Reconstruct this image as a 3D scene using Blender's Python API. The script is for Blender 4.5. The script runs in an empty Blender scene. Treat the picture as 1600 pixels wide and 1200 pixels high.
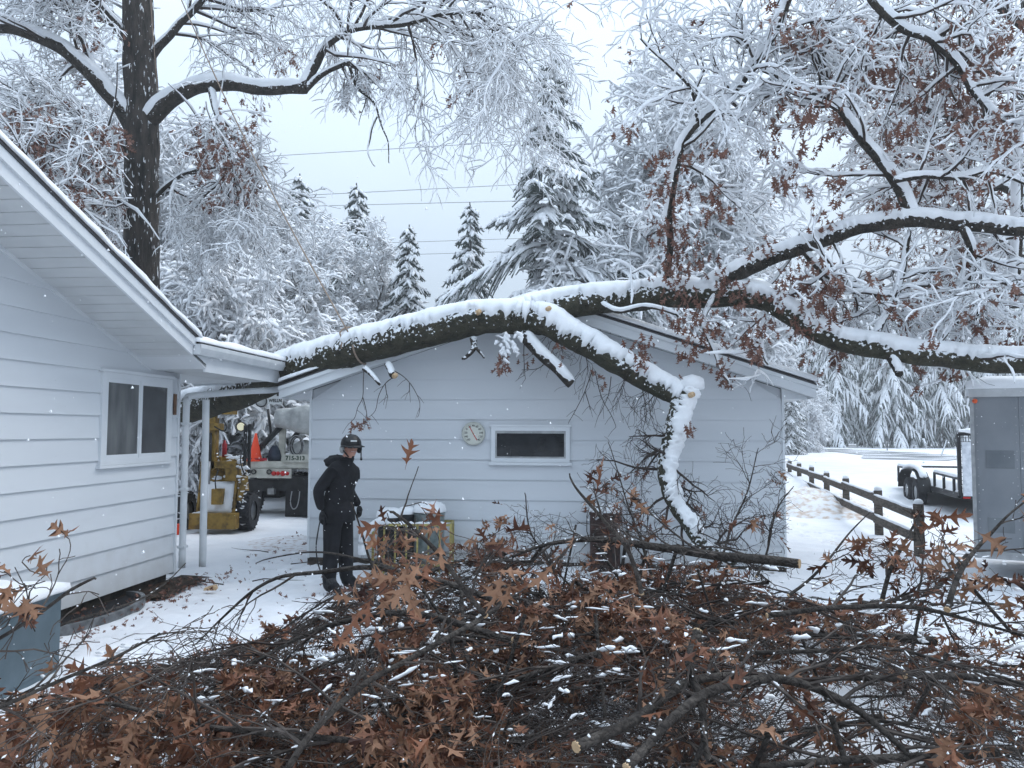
import bpy, math, random
import numpy as np
from mathutils import Vector, Matrix, noise as mnoise

random.seed(7)
rng = np.random.default_rng(7)
sc = bpy.context.scene
COL = sc.collection
R = math.radians

# ------------------------------------------------------------------ camera
CAM_Z = 1.85
FPX = 1202.0                       # focal length in pixels of the 1600 px wide photograph
PITCH = math.atan(72 / FPX)
ROLL = 0.0035
cf = Vector((0, math.cos(PITCH), math.sin(PITCH)))
cu0 = Vector((0, -math.sin(PITCH), math.cos(PITCH)))
cr0 = Vector((1, 0, 0))
cr = cr0 * math.cos(ROLL) + cu0 * math.sin(ROLL)
cu = cu0 * math.cos(ROLL) - cr0 * math.sin(ROLL)
cam_d = bpy.data.cameras.new("camera")
cam = bpy.data.objects.new("camera", cam_d)
COL.objects.link(cam)
cam_d.sensor_width = 36.0
cam_d.lens = 36.0 * FPX / 1600.0
cam_d.clip_start = 0.05
cam_d.clip_end = 1500
m = Matrix.Identity(4)
for i in range(3):
    m[i][0] = cr[i]; m[i][1] = cu[i]; m[i][2] = -cf[i]
m[2][3] = CAM_Z
cam.matrix_world = m
sc.camera = cam
CAMP = Vector((0, 0, CAM_Z))

# ------------------------------------------------------------------ sky and sun (overcast)
SUN_EL, SUN_AZ = 52, 60            # azimuth clockwise from +Y
world = bpy.data.worlds.new("World")
sc.world = world
world.use_nodes = True
wt = world.node_tree
for n in list(wt.nodes):
    wt.nodes.remove(n)
wo = wt.nodes.new("ShaderNodeOutputWorld")
bg = wt.nodes.new("ShaderNodeBackground")
sky = wt.nodes.new("ShaderNodeTexSky")
sky.sky_type = 'NISHITA'
sky.sun_disc = False
sky.sun_elevation = R(SUN_EL)
sky.sun_rotation = R(SUN_AZ)
sky.air_density = 1.0
sky.dust_density = 4.0
mixn = wt.nodes.new("ShaderNodeMix")
mixn.data_type = 'RGBA'
mixn.inputs[0].default_value = 0.88          # closed cloud deck over the clear sky
# cloud deck, faintly uneven
tcw = wt.nodes.new("ShaderNodeTexCoord")
nzw = wt.nodes.new("ShaderNodeTexNoise")
nzw.inputs["Scale"].default_value = 1.3
nzw.inputs["Detail"].default_value = 3
wt.links.new(tcw.outputs["Generated"], nzw.inputs["Vector"])
rw = wt.nodes.new("ShaderNodeValToRGB")
rw.color_ramp.elements[0].position = 0.3
rw.color_ramp.elements[1].position = 0.75
rw.color_ramp.elements[0].color = (5.4, 6.55, 7.85, 1)
rw.color_ramp.elements[1].color = (5.95, 7.05, 8.3, 1)
wt.links.new(nzw.outputs["Fac"], rw.inputs[0])
wt.links.new(sky.outputs[0], mixn.inputs[6])
wt.links.new(rw.outputs[0], mixn.inputs[7])
# an overcast sky is about twice as bright overhead as at the horizon
sepw = wt.nodes.new("ShaderNodeSeparateXYZ")
wt.links.new(tcw.outputs["Generated"], sepw.inputs[0])
mrw = wt.nodes.new("ShaderNodeMapRange")
mrw.inputs["From Min"].default_value = 0.0; mrw.inputs["From Max"].default_value = 1.0
mrw.inputs["To Min"].default_value = 0.70; mrw.inputs["To Max"].default_value = 2.35
wt.links.new(sepw.outputs[2], mrw.inputs[0])
vmw = wt.nodes.new("ShaderNodeVectorMath"); vmw.operation = 'SCALE'
wt.links.new(mixn.outputs[2], vmw.inputs[0]); wt.links.new(mrw.outputs[0], vmw.inputs["Scale"])
wt.links.new(vmw.outputs[0], bg.inputs[0])
bg.inputs[1].default_value = 0.098
wt.links.new(bg.outputs[0], wo.inputs[0])
sun_d = bpy.data.lights.new("sun", 'SUN')
sun_d.energy = 0.9
sun_d.angle = R(35)
sun_d.color = (1.0, 0.97, 0.93)
sun = bpy.data.objects.new("sun", sun_d)
COL.objects.link(sun)
sdir = Vector((math.sin(R(SUN_AZ)) * math.cos(R(SUN_EL)), math.cos(R(SUN_AZ)) * math.cos(R(SUN_EL)), math.sin(R(SUN_EL))))
sun.rotation_euler = sdir.to_track_quat('Z', 'Y').to_euler()
sun.location = sdir * 40

sc.view_settings.view_transform = 'Standard'
sc.view_settings.look = 'None'
sc.view_settings.gamma = 1
sc.view_settings.exposure = 0.38
sc.view_settings.use_curve_mapping = False
sc.render.engine = 'CYCLES'
sc.cycles.max_bounces = 5
sc.cycles.diffuse_bounces = 3
sc.cycles.glossy_bounces = 2
sc.cycles.transmission_bounces = 2
sc.cycles.volume_bounces = 0
sc.cycles.transparent_max_bounces = 4
sc.cycles.caustics_reflective = False
sc.cycles.caustics_refractive = False
sc.cycles.use_denoising = True

# ------------------------------------------------------------------ helpers: places
def P(px, py, D):
    """world point seen at photo pixel (px,py), at distance D along +Y"""
    v = cf + cr * ((px - 800) / FPX) - cu * ((py - 600) / FPX)
    v = v * (D / v.y)
    return Vector((v.x, v.y, v.z + CAM_Z))

def smooth(a, b, x):
    t = min(1.0, max(0.0, (x - a) / (b - a)))
    return t * t * (3 - 2 * t)

def gz(x, y):
    z = 0.42 * smooth(17, 24, y) * smooth(1.0, 7.0, x) + 0.30 * smooth(28, 60, y) * (1 - smooth(1, 7, x))
    return z

# ------------------------------------------------------------------ helpers: objects
def setp(o, label=None, cat=None, group=None, kind=None):
    if label: o["label"] = label
    if cat: o["category"] = cat
    if group: o["group"] = group
    if kind: o["kind"] = kind
    return o

def empty(name, loc, rz=0.0, label=None, cat=None, group=None, kind=None):
    o = bpy.data.objects.new(name, None)
    o.empty_display_size = 0.2
    COL.objects.link(o)
    o.location = loc
    o.rotation_euler = (0, 0, rz)
    return setp(o, label, cat, group, kind)

def link(name, me, parent=None, kind=None):
    o = bpy.data.objects.new(name, me)
    COL.objects.link(o)
    if parent is not None:
        o.parent = parent
    if kind:
        o["kind"] = kind
    return o

def copy_tree(o, parent=None):
    c = o.copy()
    COL.objects.link(c)
    if parent is not None:
        c.parent = parent
    for ch in list(o.children):
        copy_tree(ch, c)
    return c

class MB:
    """mesh buffer: numpy arrays of quads and tris with material slots"""
    def __init__(s):
        s.v = []; s.q = []; s.t = []; s.n = 0; s.qm = []; s.tm = []
    def add(s, v, q=None, t=None, m=0):
        v = np.asarray(v, dtype=np.float32).reshape(-1, 3)
        if q is not None and len(q):
            q = np.asarray(q, dtype=np.int32).reshape(-1, 4)
            s.q.append(q + s.n); s.qm.append(np.full(len(q), m, np.int32))
        if t is not None and len(t):
            t = np.asarray(t, dtype=np.int32).reshape(-1, 3)
            s.t.append(t + s.n); s.tm.append(np.full(len(t), m, np.int32))
        s.v.append(v); s.n += len(v)
        return s
    def box(s, x0, x1, y0, y1, z0, z1, m=0):
        v = [(x0, y0, z0), (x1, y0, z0), (x1, y1, z0), (x0, y1, z0), (x0, y0, z1), (x1, y0, z1), (x1, y1, z1), (x0, y1, z1)]
        return s.add(v, [(0, 3, 2, 1), (4, 5, 6, 7), (0, 1, 5, 4), (1, 2, 6, 5), (2, 3, 7, 6), (3, 0, 4, 7)], m=m)
    def hexa(s, v8, m=0):
        return s.add(v8, [(0, 3, 2, 1), (4, 5, 6, 7), (0, 1, 5, 4), (1, 2, 6, 5), (2, 3, 7, 6), (3, 0, 4, 7)], m=m)
    def beam(s, a, b, w, h, m=0, up=(0, 0, 1)):
        a = Vector(a); b = Vector(b); d = (b - a).normalized()
        u = Vector(up)
        sx = d.cross(u)
        if sx.length < 1e-3: sx = d.cross(Vector((1, 0, 0)))
        sx.normalize(); uz = sx.cross(d).normalized()
        vs = []
        for (p) in (a, b):
            for (i, j) in ((-1, -1), (1, -1), (1, 1), (-1, 1)):
                vs.append(p + sx * (w / 2 * i) + uz * (h / 2 * j))
        return s.add([tuple(v) for v in vs], [(0, 1, 2, 3), (7, 6, 5, 4), (0, 4, 5, 1), (1, 5, 6, 2), (2, 6, 7, 3), (3, 7, 4, 0)], m=m)
    def cyl(s, a, b, r0, r1=None, n=16, m=0, caps=True):
        r1 = r0 if r1 is None else r1
        a = Vector(a); b = Vector(b); d = (b - a).normalized()
        sx = d.cross(Vector((0, 0, 1)))
        if sx.length < 1e-3: sx = Vector((1, 0, 0))
        sx.normalize(); sy = d.cross(sx)
        vs = []
        for p, r in ((a, r0), (b, r1)):
            for i in range(n):
                t = 2 * math.pi * i / n
                vs.append(tuple(p + sx * (r * math.cos(t)) + sy * (r * math.sin(t))))
        q = [(i, (i + 1) % n, n + (i + 1) % n, n + i) for i in range(n)]
        tr = []
        if caps:
            vs.append(tuple(a)); vs.append(tuple(b))
            tr = [(2 * n, (i + 1) % n, i) for i in range(n)] + [(2 * n + 1, n + i, n + (i + 1) % n) for i in range(n)]
        return s.add(vs, q, tr, m=m)
    def lathe(s, prof, c, axis='z', n=20, m=0):
        """prof: list of (r, h)"""
        vs = []
        for r, h in prof:
            for i in range(n):
                t = 2 * math.pi * i / n
                x, y = r * math.cos(t), r * math.sin(t)
                if axis == 'z': p = (c[0] + x, c[1] + y, c[2] + h)
                elif axis == 'y': p = (c[0] + x, c[1] + h, c[2] + y)
                else: p = (c[0] + h, c[1] + x, c[2] + y)
                vs.append(p)
        q = []
        for k in range(len(prof) - 1):
            for i in range(n):
                j = (i + 1) % n
                q.append((k * n + i, k * n + j, (k + 1) * n + j, (k + 1) * n + i))
        return s.add(vs, q, m=m)
    def tube(s, pts, r, n=8, m=0):
        pl = [(list(map(tuple, pts)), [r] * len(pts) if not hasattr(r, '__len__') else list(r))]
        v, q = tubes(pl, n)
        s.add(v, q, m=m)
        k = len(pts)
        t = []
        for base, rev in ((0, True), ((k - 1) * n, False)):
            for i in range(1, n - 1):
                t.append((base, base + i + 1, base + i) if rev else (base, base + i, base + i + 1))
        s.q  # caps share the ring
        s.t.append(np.asarray(t, np.int32) + (s.n - len(v))); s.tm.append(np.full(len(t), m, np.int32))
        return s
    def mesh(s, name, mats, smooth=False):
        me = bpy.data.meshes.new(name)
        V = np.concatenate(s.v) if s.v else np.zeros((0, 3), np.float32)
        Q = np.concatenate(s.q) if s.q else np.zeros((0, 4), np.int32)
        T = np.concatenate(s.t) if s.t else np.zeros((0, 3), np.int32)
        me.vertices.add(len(V)); me.vertices.foreach_set("co", V.ravel())
        nl = len(Q) * 4 + len(T) * 3
        me.loops.add(nl)
        me.loops.foreach_set("vertex_index", np.concatenate([Q.ravel(), T.ravel()]).astype(np.int32))
        me.polygons.add(len(Q) + len(T))
        ls = np.concatenate([np.arange(len(Q)) * 4, len(Q) * 4 + np.arange(len(T)) * 3]).astype(np.int32)
        me.polygons.foreach_set("loop_start", ls)
        mi = np.concatenate((s.qm + s.tm) or [np.zeros(0, np.int32)]).astype(np.int32)
        me.polygons.foreach_set("material_index", mi)
        me.polygons.foreach_set("use_smooth", np.full(len(mi), smooth, dtype=bool))
        if not isinstance(mats, (list, tuple)): mats = [mats]
        for mm in mats: me.materials.append(mm)
        me.update(calc_edges=True)
        me.validate()
        return me
    def obj(s, name, mats, parent=None, smooth=False, kind=None):
        return link(name, s.mesh(name, mats, smooth), parent, kind)

def tubes(polys, n, lift=0.0, ry=1.0, ref=(0, 0, 1), wob=0.0):
    """all polylines -> rings of n verts; lift: ring centre raised by lift*r; ry: vertical radius factor"""
    if not polys:
        return np.zeros((0, 3), np.float32), np.zeros((0, 4), np.int32)
    lens = np.array([len(p[0]) for p in polys])
    pts = np.array([c for p in polys for c in p[0]], dtype=np.float64)
    rad = np.array([c for p in polys for c in p[1]], dtype=np.float64)
    N = len(pts)
    pid = np.repeat(np.arange(len(polys)), lens)
    nx = np.roll(pts, -1, axis=0); pv = np.roll(pts, 1, axis=0)
    last = np.append(pid[1:] != pid[:-1], True)
    first = np.insert(pid[1:] != pid[:-1], 0, True)
    nx[last] = pts[last]; pv[first] = pts[first]
    t = nx - pv
    t /= (np.linalg.norm(t, axis=1, keepdims=True) + 1e-9)
    up = np.array(ref, dtype=np.float64)
    a = np.cross(t, up)
    la = np.linalg.norm(a, axis=1, keepdims=True)
    bad = la[:, 0] < 0.05
    a[bad] = np.cross(t[bad], np.array([0.0, 1.0, 0.02]))
    a /= (np.linalg.norm(a, axis=1, keepdims=True) + 1e-9)
    b = np.cross(a, t)
    th = np.arange(n) * 2 * math.pi / n + (math.pi / 2)
    rr = rad[:, None] * np.ones(n)[None, :]
    if wob > 0:
        rr = rr * (1 + wob * (rng.random((N, n)) - 0.5) * 2)
    V = pts[:, None, :] + a[:, None, :] * (rr * np.cos(th))[:, :, None] + b[:, None, :] * (rr * np.sin(th) * ry)[:, :, None]
    if lift:
        V[:, :, 2] += (lift * rad)[:, None]
    idx = np.where(~last)[0]
    i = np.arange(n); j = (i + 1) % n
    q = np.stack([idx[:, None] * n + i, idx[:, None] * n + j, (idx[:, None] + 1) * n + j, (idx[:, None] + 1) * n + i], axis=2).reshape(-1, 4)
    return V.reshape(-1, 3), q

def snowpolys(polys, t0, tk, keep=1.0, jit=0.35, minh=0.12):
    """snow ridges lying on the twigs: thickness t0 + tk*radius, thin on steep twigs"""
    out = []
    for pts, rad in polys:
        if keep < 1.0 and random.random() > keep: continue
        n = len(pts)
        a, b = pts[0], pts[-1]
        dx, dy, dz = b[0] - a[0], b[1] - a[1], b[2] - a[2]
        L = math.sqrt(dx * dx + dy * dy + dz * dz) + 1e-9
        h = math.sqrt(max(0.0, 1 - (dz / L) ** 2))
        if h < minh: continue
        hh = 0.35 + 0.65 * h
        np_, nr = [], []
        for i, (p, r) in enumerate(zip(pts, rad)):
            t = (t0 + tk * r) * hh * (1 + random.uniform(-jit, jit))
            if i == 0 or i == n - 1: t *= 0.45
            np_.append((p[0], p[1], p[2] + r * 0.7 + t * 0.55)); nr.append(t)
        out.append((np_, nr))
    return out

def rand_perp(d):
    while True:
        v = Vector((random.gauss(0, 1), random.gauss(0, 1), random.gauss(0, 1)))
        v -= d * v.dot(d)
        if v.length > 0.2:
            return v.normalized()

PAR = {}; KEEP = []
def grow(out, tips, p, d, L, r, lvl, c, path=None, par=None):
    """c: dict of per-level lists"""
    ns = c['seg'][lvl]
    if path is None:
        pts = [tuple(p)]; rad = [r]; dirs = [d.copy()]
        q = Vector(p); dd = d.copy()
        w = c['wig'][lvl]; g = c['grav'][lvl]
        for i in range(ns):
            dd = dd + Vector((random.gauss(0, w), random.gauss(0, w), random.gauss(0, w) - g))
            dd.normalize()
            q = q + dd * (L / ns)
            zmin = c.get('zmin')
            if zmin is not None and q.z < zmin:
                q.z = zmin + random.uniform(0, .03)
                dd.z = abs(dd.z) * .3
            zf = c.get('zmax')
            if zf is not None:
                zm = zf(q.x, q.y) * c.get('zk', 1.0)
                if q.z > zm:
                    q.z = zm - random.uniform(0, .04); dd.z = -abs(dd.z) * .4
            pts.append(tuple(q)); dirs.append(dd.copy())
            rad.append(max(c.get('rmin', 0.0015), r * (1 - (i + 1) / ns * c.get('taper', 0.75))))
        out[lvl].append((pts, rad)); KEEP.append(pts); PAR[id(pts)] = par
    else:
        pts, rad = path; KEEP.append(pts)
        dirs = [(Vector(pts[min(i + 1, len(pts) - 1)]) - Vector(pts[max(i - 1, 0)])).normalized() for i in range(len(pts))]
        ns = len(pts) - 1
    if lvl >= c['max']:
        tips.append((Vector(pts[-1]), dirs[-1], rad[-1], id(pts)))
        return
    nc = c['n'][lvl]
    if path is not None: nc = c.get('npath', nc)
    nc = nc if isinstance(nc, int) else random.randint(*nc)
    for k in range(nc):
        t = c['start'][lvl] + (1 - c['start'][lvl]) * ((k + random.random()) / nc)
        f = t * ns; i = min(int(f), ns - 1); f -= i
        b = Vector(pts[i]).lerp(Vector(pts[i + 1]), f)
        rr = rad[i] * (1 - f) + rad[i + 1] * f
        dl = dirs[i]
        an = R(random.uniform(*c['ang'][lvl]))
        pp = rand_perp(dl)
        bias = c.get('bias')
        if bias: 
            pp = (pp + Vector(bias[lvl])); pp -= dl * pp.dot(dl)
            if pp.length < 1e-3: pp = rand_perp(dl)
            pp.normalize()
        cd = dl * math.cos(an) + pp * math.sin(an)
        fl = c.get('flat')
        if fl: cd.z *= fl; cd.normalize()
        cl = c['len'][lvl + 1] * random.uniform(.6, 1.25) * (1 - c.get('lt', 0.45) * t)
        grow(out, tips, b, cd, cl, min(rr * 0.7, c['rad'][lvl + 1]) if c.get('capr', True) else c['rad'][lvl + 1], lvl + 1, c, None, id(pts))
    if lvl > 0 or path is not None:
        tips.append((Vector(pts[-1]), dirs[-1], rad[-1], id(pts)))

def prune(lists, tips):
    """drop growth whose parent was dropped"""
    alive = None
    for L_ in lists:
        if alive is not None:
            L_[:] = [p for p in L_ if PAR.get(id(p[0])) in alive]
        alive = {id(p[0]) for p in L_}
    ok = {id(p[0]) for L_ in lists for p in L_}
    tips[:] = [t for t in tips if t[3] in ok]

def catmull(pts, sub=6, wig=0.0):
    """pts: list of (Vector, radius)"""
    P_ = [p[0] for p in pts]; Rr = [p[1] for p in pts]
    out, rad = [], []
    n = len(P_)
    for i in range(n - 1):
        p0 = P_[max(i - 1, 0)]; p1 = P_[i]; p2 = P_[i + 1]; p3 = P_[min(i + 2, n - 1)]
        for k in range(sub):
            t = k / sub
            v = 0.5 * ((2 * p1) + (p2 - p0) * t + (2 * p0 - 5 * p1 + 4 * p2 - p3) * t * t + (3 * p1 - p0 - 3 * p2 + p3) * t ** 3)
            if wig:
                sd_ = v * 2.3
                v = v + Vector((mnoise.noise(sd_), mnoise.noise(sd_ + Vector((9, 0, 0))), mnoise.noise(sd_ + Vector((0, 9, 0))))) * (wig * 4)
            out.append(tuple(v)); rad.append(Rr[i] * (1 - t) + Rr[i + 1] * t)
    out.append(tuple(P_[-1])); rad.append(Rr[-1])
    return out, rad

def bark_tube(pts, rad, n=22, amp=0.07, seed=0, ref=(0, 0, 1)):
    """thick limb with lengthwise bark ridges"""
    v, q = tubes([(pts, rad)], n, ref=ref)
    v = v.reshape(len(pts), n, 3)
    c = np.array(pts)
    for i in range(len(pts)):
        for k in range(n):
            a = k / n * 2 * math.pi
            nn = mnoise.noise(Vector((math.cos(a) * 5 + seed, math.sin(a) * 5, i * 0.22)))
            n2 = mnoise.noise(Vector((math.cos(a) * 2.0 + seed, math.sin(a) * 2.0, i * 0.09 + 7)))
            f = 1 + amp * nn + amp * 1.3 * n2
            v[i, k] = c[i] + (v[i, k] - c[i]) * f
    return v.reshape(-1, 3), q

def snowcap(pts, rad, thick=0.07, ext=(75, 75), across=11, seed=0, rag=0.45, full=0.0):
    """ragged blanket of snow on the top side of a thick limb; ext: degrees each side"""
    t = np.array(pts); n = len(pts)
    ts = t.copy()
    for _ in range(6): ts[1:-1] = (ts[:-2] + ts[1:-1] * 2 + ts[2:]) / 4
    tg = np.gradient(ts, axis=0); tg /= np.linalg.norm(tg, axis=1, keepdims=True) + 1e-9
    a = np.cross(tg, [0, 0, 1.0]); a /= np.linalg.norm(a, axis=1, keepdims=True) + 1e-9
    b = np.cross(a, tg)
    V = np.zeros((n, across, 3))
    cum = np.concatenate([[0], np.cumsum(np.linalg.norm(np.diff(t, axis=0), axis=1))])
    for i in range(n):
        s_ = cum[i]
        es = []
        for side in (0, 1):
            nz = mnoise.noise(Vector((s_ * 9, side * 9 + seed, 0))) * .6 + mnoise.noise(Vector((s_ * 28, side * 5 + seed, 3))) * .7 + mnoise.noise(Vector((s_ * 2.2, side * 5 + seed, 3))) * .6
            es.append(ext[side] * (1 + rag * nz))
        th = thick * (0.95 + 0.25 * mnoise.noise(Vector((s_ * 1.3, seed, 5))))
        endf = min(1.0, min(i, n - 1 - i) / 3 + .15)
        for k in range(across):
            u = -1 + 2 * k / (across - 1)
            ang = R((es[0] if u < 0 else es[1]) * u) * endf
            prof = max(0.0, 1 - abs(u) ** 3.0) ** .6
            rr = rad[i] * (0.985 if abs(u) > .99 else 1.02) + th * endf * prof * (1 + .22 * mnoise.noise(Vector((s_ * 5, u * 2.2, seed + 3))) + .16 * mnoise.noise(Vector((s_ * 17, u * 6, seed + 3))))
            V[i, k] = t[i] + a[i] * (math.sin(ang) * rr) + b[i] * (math.cos(ang) * rr)
    i = np.arange(n - 1)[:, None]; k = np.arange(across - 1)[None, :]
    q = np.stack([i * across + k, (i + 1) * across + k, (i + 1) * across + k + 1, i * across + k + 1], axis=2).reshape(-1, 4)
    return V.reshape(-1, 3), q

# ------------------------------------------------------------------ materials
def mat(name, col, rough=0.7, metal=0.0, spec=0.3):
    m_ = bpy.data.materials.new(name)
    m_.use_nodes = True
    b = m_.node_tree.nodes["Principled BSDF"]
    b.inputs["Base Color"].default_value = (*col, 1)
    b.inputs["Roughness"].default_value = rough
    b.inputs["Metallic"].default_value = metal
    b.inputs["Specular IOR Level"].default_value = spec
    return m_

def nd(m_, t, **kw):
    n = m_.node_tree.nodes.new(t)
    for k, v in kw.items():
        if k in n.inputs: n.inputs[k].default_value = v
        else: setattr(n, k, v)
    return n

def noisy(name, c0, c1, scale=8.0, rough=0.75, bump=0.0, detail=5, c2=None, pos=(0.35, 0.65), stretch=None, metal=0.0, spec=0.3, bscale=None, coord="Object", bdist=0.02):
    m_ = mat(name, c0, rough, metal, spec)
    nt = m_.node_tree; b = nt.nodes["Principled BSDF"]
    tc = nd(m_, "ShaderNodeTexCoord")
    src = tc.outputs[coord]
    if stretch:
        mp = nd(m_, "ShaderNodeMapping"); mp.inputs["Scale"].default_value = stretch
        nt.links.new(src, mp.inputs["Vector"]); src = mp.outputs[0]
    nz = nd(m_, "ShaderNodeTexNoise"); nz.inputs["Scale"].default_value = scale; nz.inputs["Detail"].default_value = detail
    nt.links.new(src, nz.inputs["Vector"])
    rp = nd(m_, "ShaderNodeValToRGB")
    rp.color_ramp.elements[0].position = pos[0]; rp.color_ramp.elements[1].position = pos[1]
    rp.color_ramp.elements[0].color = (*c0, 1); rp.color_ramp.elements[1].color = (*c1, 1)
    if c2:
        e = rp.color_ramp.elements.new((pos[0] + pos[1]) / 2); e.color = (*c2, 1)
    nt.links.new(nz.outputs["Fac"], rp.inputs[0]); nt.links.new(rp.outputs[0], b.inputs["Base Color"])
    if bump:
        nb = nd(m_, "ShaderNodeTexNoise"); nb.inputs["Scale"].default_value = bscale or scale * 3; nb.inputs["Detail"].default_value = 6
        nt.links.new(src, nb.inputs["Vector"])
        bp = nd(m_, "ShaderNodeBump"); bp.inputs["Strength"].default_value = bump; bp.inputs["Distance"].default_value = bdist
        nt.links.new(nb.outputs["Fac"], bp.inputs["Height"]); nt.links.new(bp.outputs[0], b.inputs["Normal"])
    return m_

M = {}
M['snow'] = noisy('snow', (.80, .82, .85), (.87, .88, .90), 3.0, .65, bump=.35, bscale=35, bdist=.01)
M['snow_ground'] = noisy('snow_ground', (.77, .79, .83), (.87, .88, .91), 1.3, .7, bump=.5, bscale=9, bdist=.03)
M['twig'] = noisy('twig_bark', (.020, .014, .012), (.062, .046, .040), 14, .85, pos=(.3, .7))
M['twig_grey'] = noisy('grey_twig_bark', (.028, .022, .019), (.115, .095, .084), 9, .85, pos=(.35, .7))
M['white_paint'] = noisy('white_paint', (.66, .69, .72), (.72, .745, .77), 2.0, .55, bump=.06, bscale=25, bdist=.004)
M['siding'] = noisy('white_siding', (.63, .66, .695), (.68, .71, .74), 1.2, .5, bump=.08, bscale=18, bdist=.004, stretch=(.35, .35, 2.2))
M['siding2'] = noisy('garage_siding', (.58, .61, .645), (.63, .655, .685), 1.2, .5, bump=.08, bscale=18, bdist=.004, stretch=(.35, .35, 2.2))
M['soffit'] = noisy('vinyl_soffit', (.56, .58, .59), (.62, .64, .65), 3, .45, bump=.03)
M['gutter'] = noisy('white_gutter', (.60, .63, .65), (.68, .70, .72), 6, .4, bump=.05)
M['shingle'] = noisy('shingle', (.03, .028, .03), (.10, .09, .09), 40, .9, bump=.5)
M['dark'] = mat('dark_void', (.012, .012, .014), .9)
M['foundation'] = noisy('dark_foundation', (.03, .027, .025), (.09, .075, .06), 12, .9, bump=.4)
M['trim_dark'] = mat('drip_edge', (.06, .06, .065), .6)
M['black'] = noisy('black_metal', (.010, .010, .011), (.03, .03, .032), 8, .5, bump=.1)
M['rubber'] = noisy('tyre_rubber', (.012, .012, .013), (.04, .04, .045), 20, .8, bump=.4)
M['yellow'] = noisy('yellow_paint', (.11, .068, .022), (.30, .185, .04), 9, .6, bump=.3, c2=(.235, .145, .03))
M['cream'] = noisy('cream_truck_paint', (.42, .42, .37), (.58, .57, .51), 6, .5, bump=.1)
M['orange'] = mat('orange_cloth', (.85, .07, .02), .6)
M['red'] = mat('red_lens', (.50, .02, .02), .25)
M['redpaint'] = mat('red_paint', (.35, .02, .03), .45)
M['tarp'] = noisy('grey_tarp', (.30, .31, .31), (.50, .51, .50), 5, .7, bump=.5, bscale=9, bdist=.05)
M['steel'] = noisy('worn_steel', (.30, .31, .32), (.42, .43, .44), 9, .4, metal=.6)
M['trailer'] = noisy('grey_trailer_skin', (.165, .18, .20), (.225, .24, .26), 1.6, .38, bump=.05, spec=.5, pos=(.3, .62))
M['trailer_smudge'] = noisy('grey_trailer_grime', (.135, .15, .165), (.19, .205, .22), 3, .5)
M['fence'] = noisy('weathered_wood', (.05, .042, .035), (.14, .115, .095), 6, .9, bump=.5, stretch=(1, 1, 6))
M['bluebox'] = noisy('blue_grey_metal', (.085, .125, .15), (.115, .16, .19), 5, .5, bump=.1)
M['asphalt'] = noisy('wet_asphalt', (.05, .055, .06), (.09, .095, .10), 3, .5)
M['chips'] = noisy('wood_chips_in_snow', (.80, .81, .83), (.45, .33, .25), 6, .9, bump=.9, bscale=24, detail=12, pos=(.44, .70), c2=(.66, .58, .52))
M['needle'] = noisy('conifer_needles', (.045, .062, .055), (.11, .135, .125), 6, .8)  # needle colour lightened to stand for haze over the distance
M['cut'] = noisy('cut_wood', (.45, .30, .17), (.62, .45, .28), 30, .8)
M['glass_dark'] = noisy('dark_window_glass', (.004, .005, .007), (.014, .016, .02), 6, .05, spec=.3)
M['glass_house'] = noisy('house_window_glass', (.03, .03, .032), (.07, .072, .075), 2.2, .06, spec=.5)
M['rope'] = noisy('rope', (.22, .16, .12), (.34, .27, .22), 60, .9)
M['wire'] = mat('power_wire', (.16, .17, .19), .6)

# splashed grime low on the boards
for k_ in ('siding', 'siding2'):
    m_ = M[k_]; nt = m_.node_tree; bb = nt.nodes["Principled BSDF"]
    src = bb.inputs["Base Color"].links[0].from_socket
    tc = nd(m_, "ShaderNodeTexCoord"); sp_ = nd(m_, "ShaderNodeSeparateXYZ"); nt.links.new(tc.outputs["Object"], sp_.inputs[0])
    n1 = nd(m_, "ShaderNodeTexNoise"); n1.inputs["Scale"].default_value = 6; n1.inputs["Detail"].default_value = 7; nt.links.new(tc.outputs["Object"], n1.inputs["Vector"])
    mr = nd(m_, "ShaderNodeMapRange"); mr.inputs["From Min"].default_value = .05; mr.inputs["From Max"].default_value = 1.1; mr.inputs["To Min"].default_value = .42; mr.inputs["To Max"].default_value = -.12
    nt.links.new(sp_.outputs[2], mr.inputs[0])
    ad = nd(m_, "ShaderNodeMath"); ad.operation = 'MULTIPLY_ADD'; ad.inputs[1].default_value = .55; nt.links.new(n1.outputs["Fac"], ad.inputs[0]); nt.links.new(mr.outputs[0], ad.inputs[2])
    rr_ = nd(m_, "ShaderNodeValToRGB"); rr_.color_ramp.elements[0].position = .38; rr_.color_ramp.elements[1].position = .85; rr_.color_ramp.elements[1].color = (.5, .5, .5, 1)
    nt.links.new(ad.outputs[0], rr_.inputs[0])
    mx = nd(m_, "ShaderNodeMix"); mx.data_type = 'RGBA'; nt.links.new(rr_.outputs[0], mx.inputs[0]); nt.links.new(src, mx.inputs[6]); mx.inputs[7].default_value = (.36, .34, .31, 1)
    nt.links.new(mx.outputs[2], bb.inputs["Base Color"])

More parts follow.
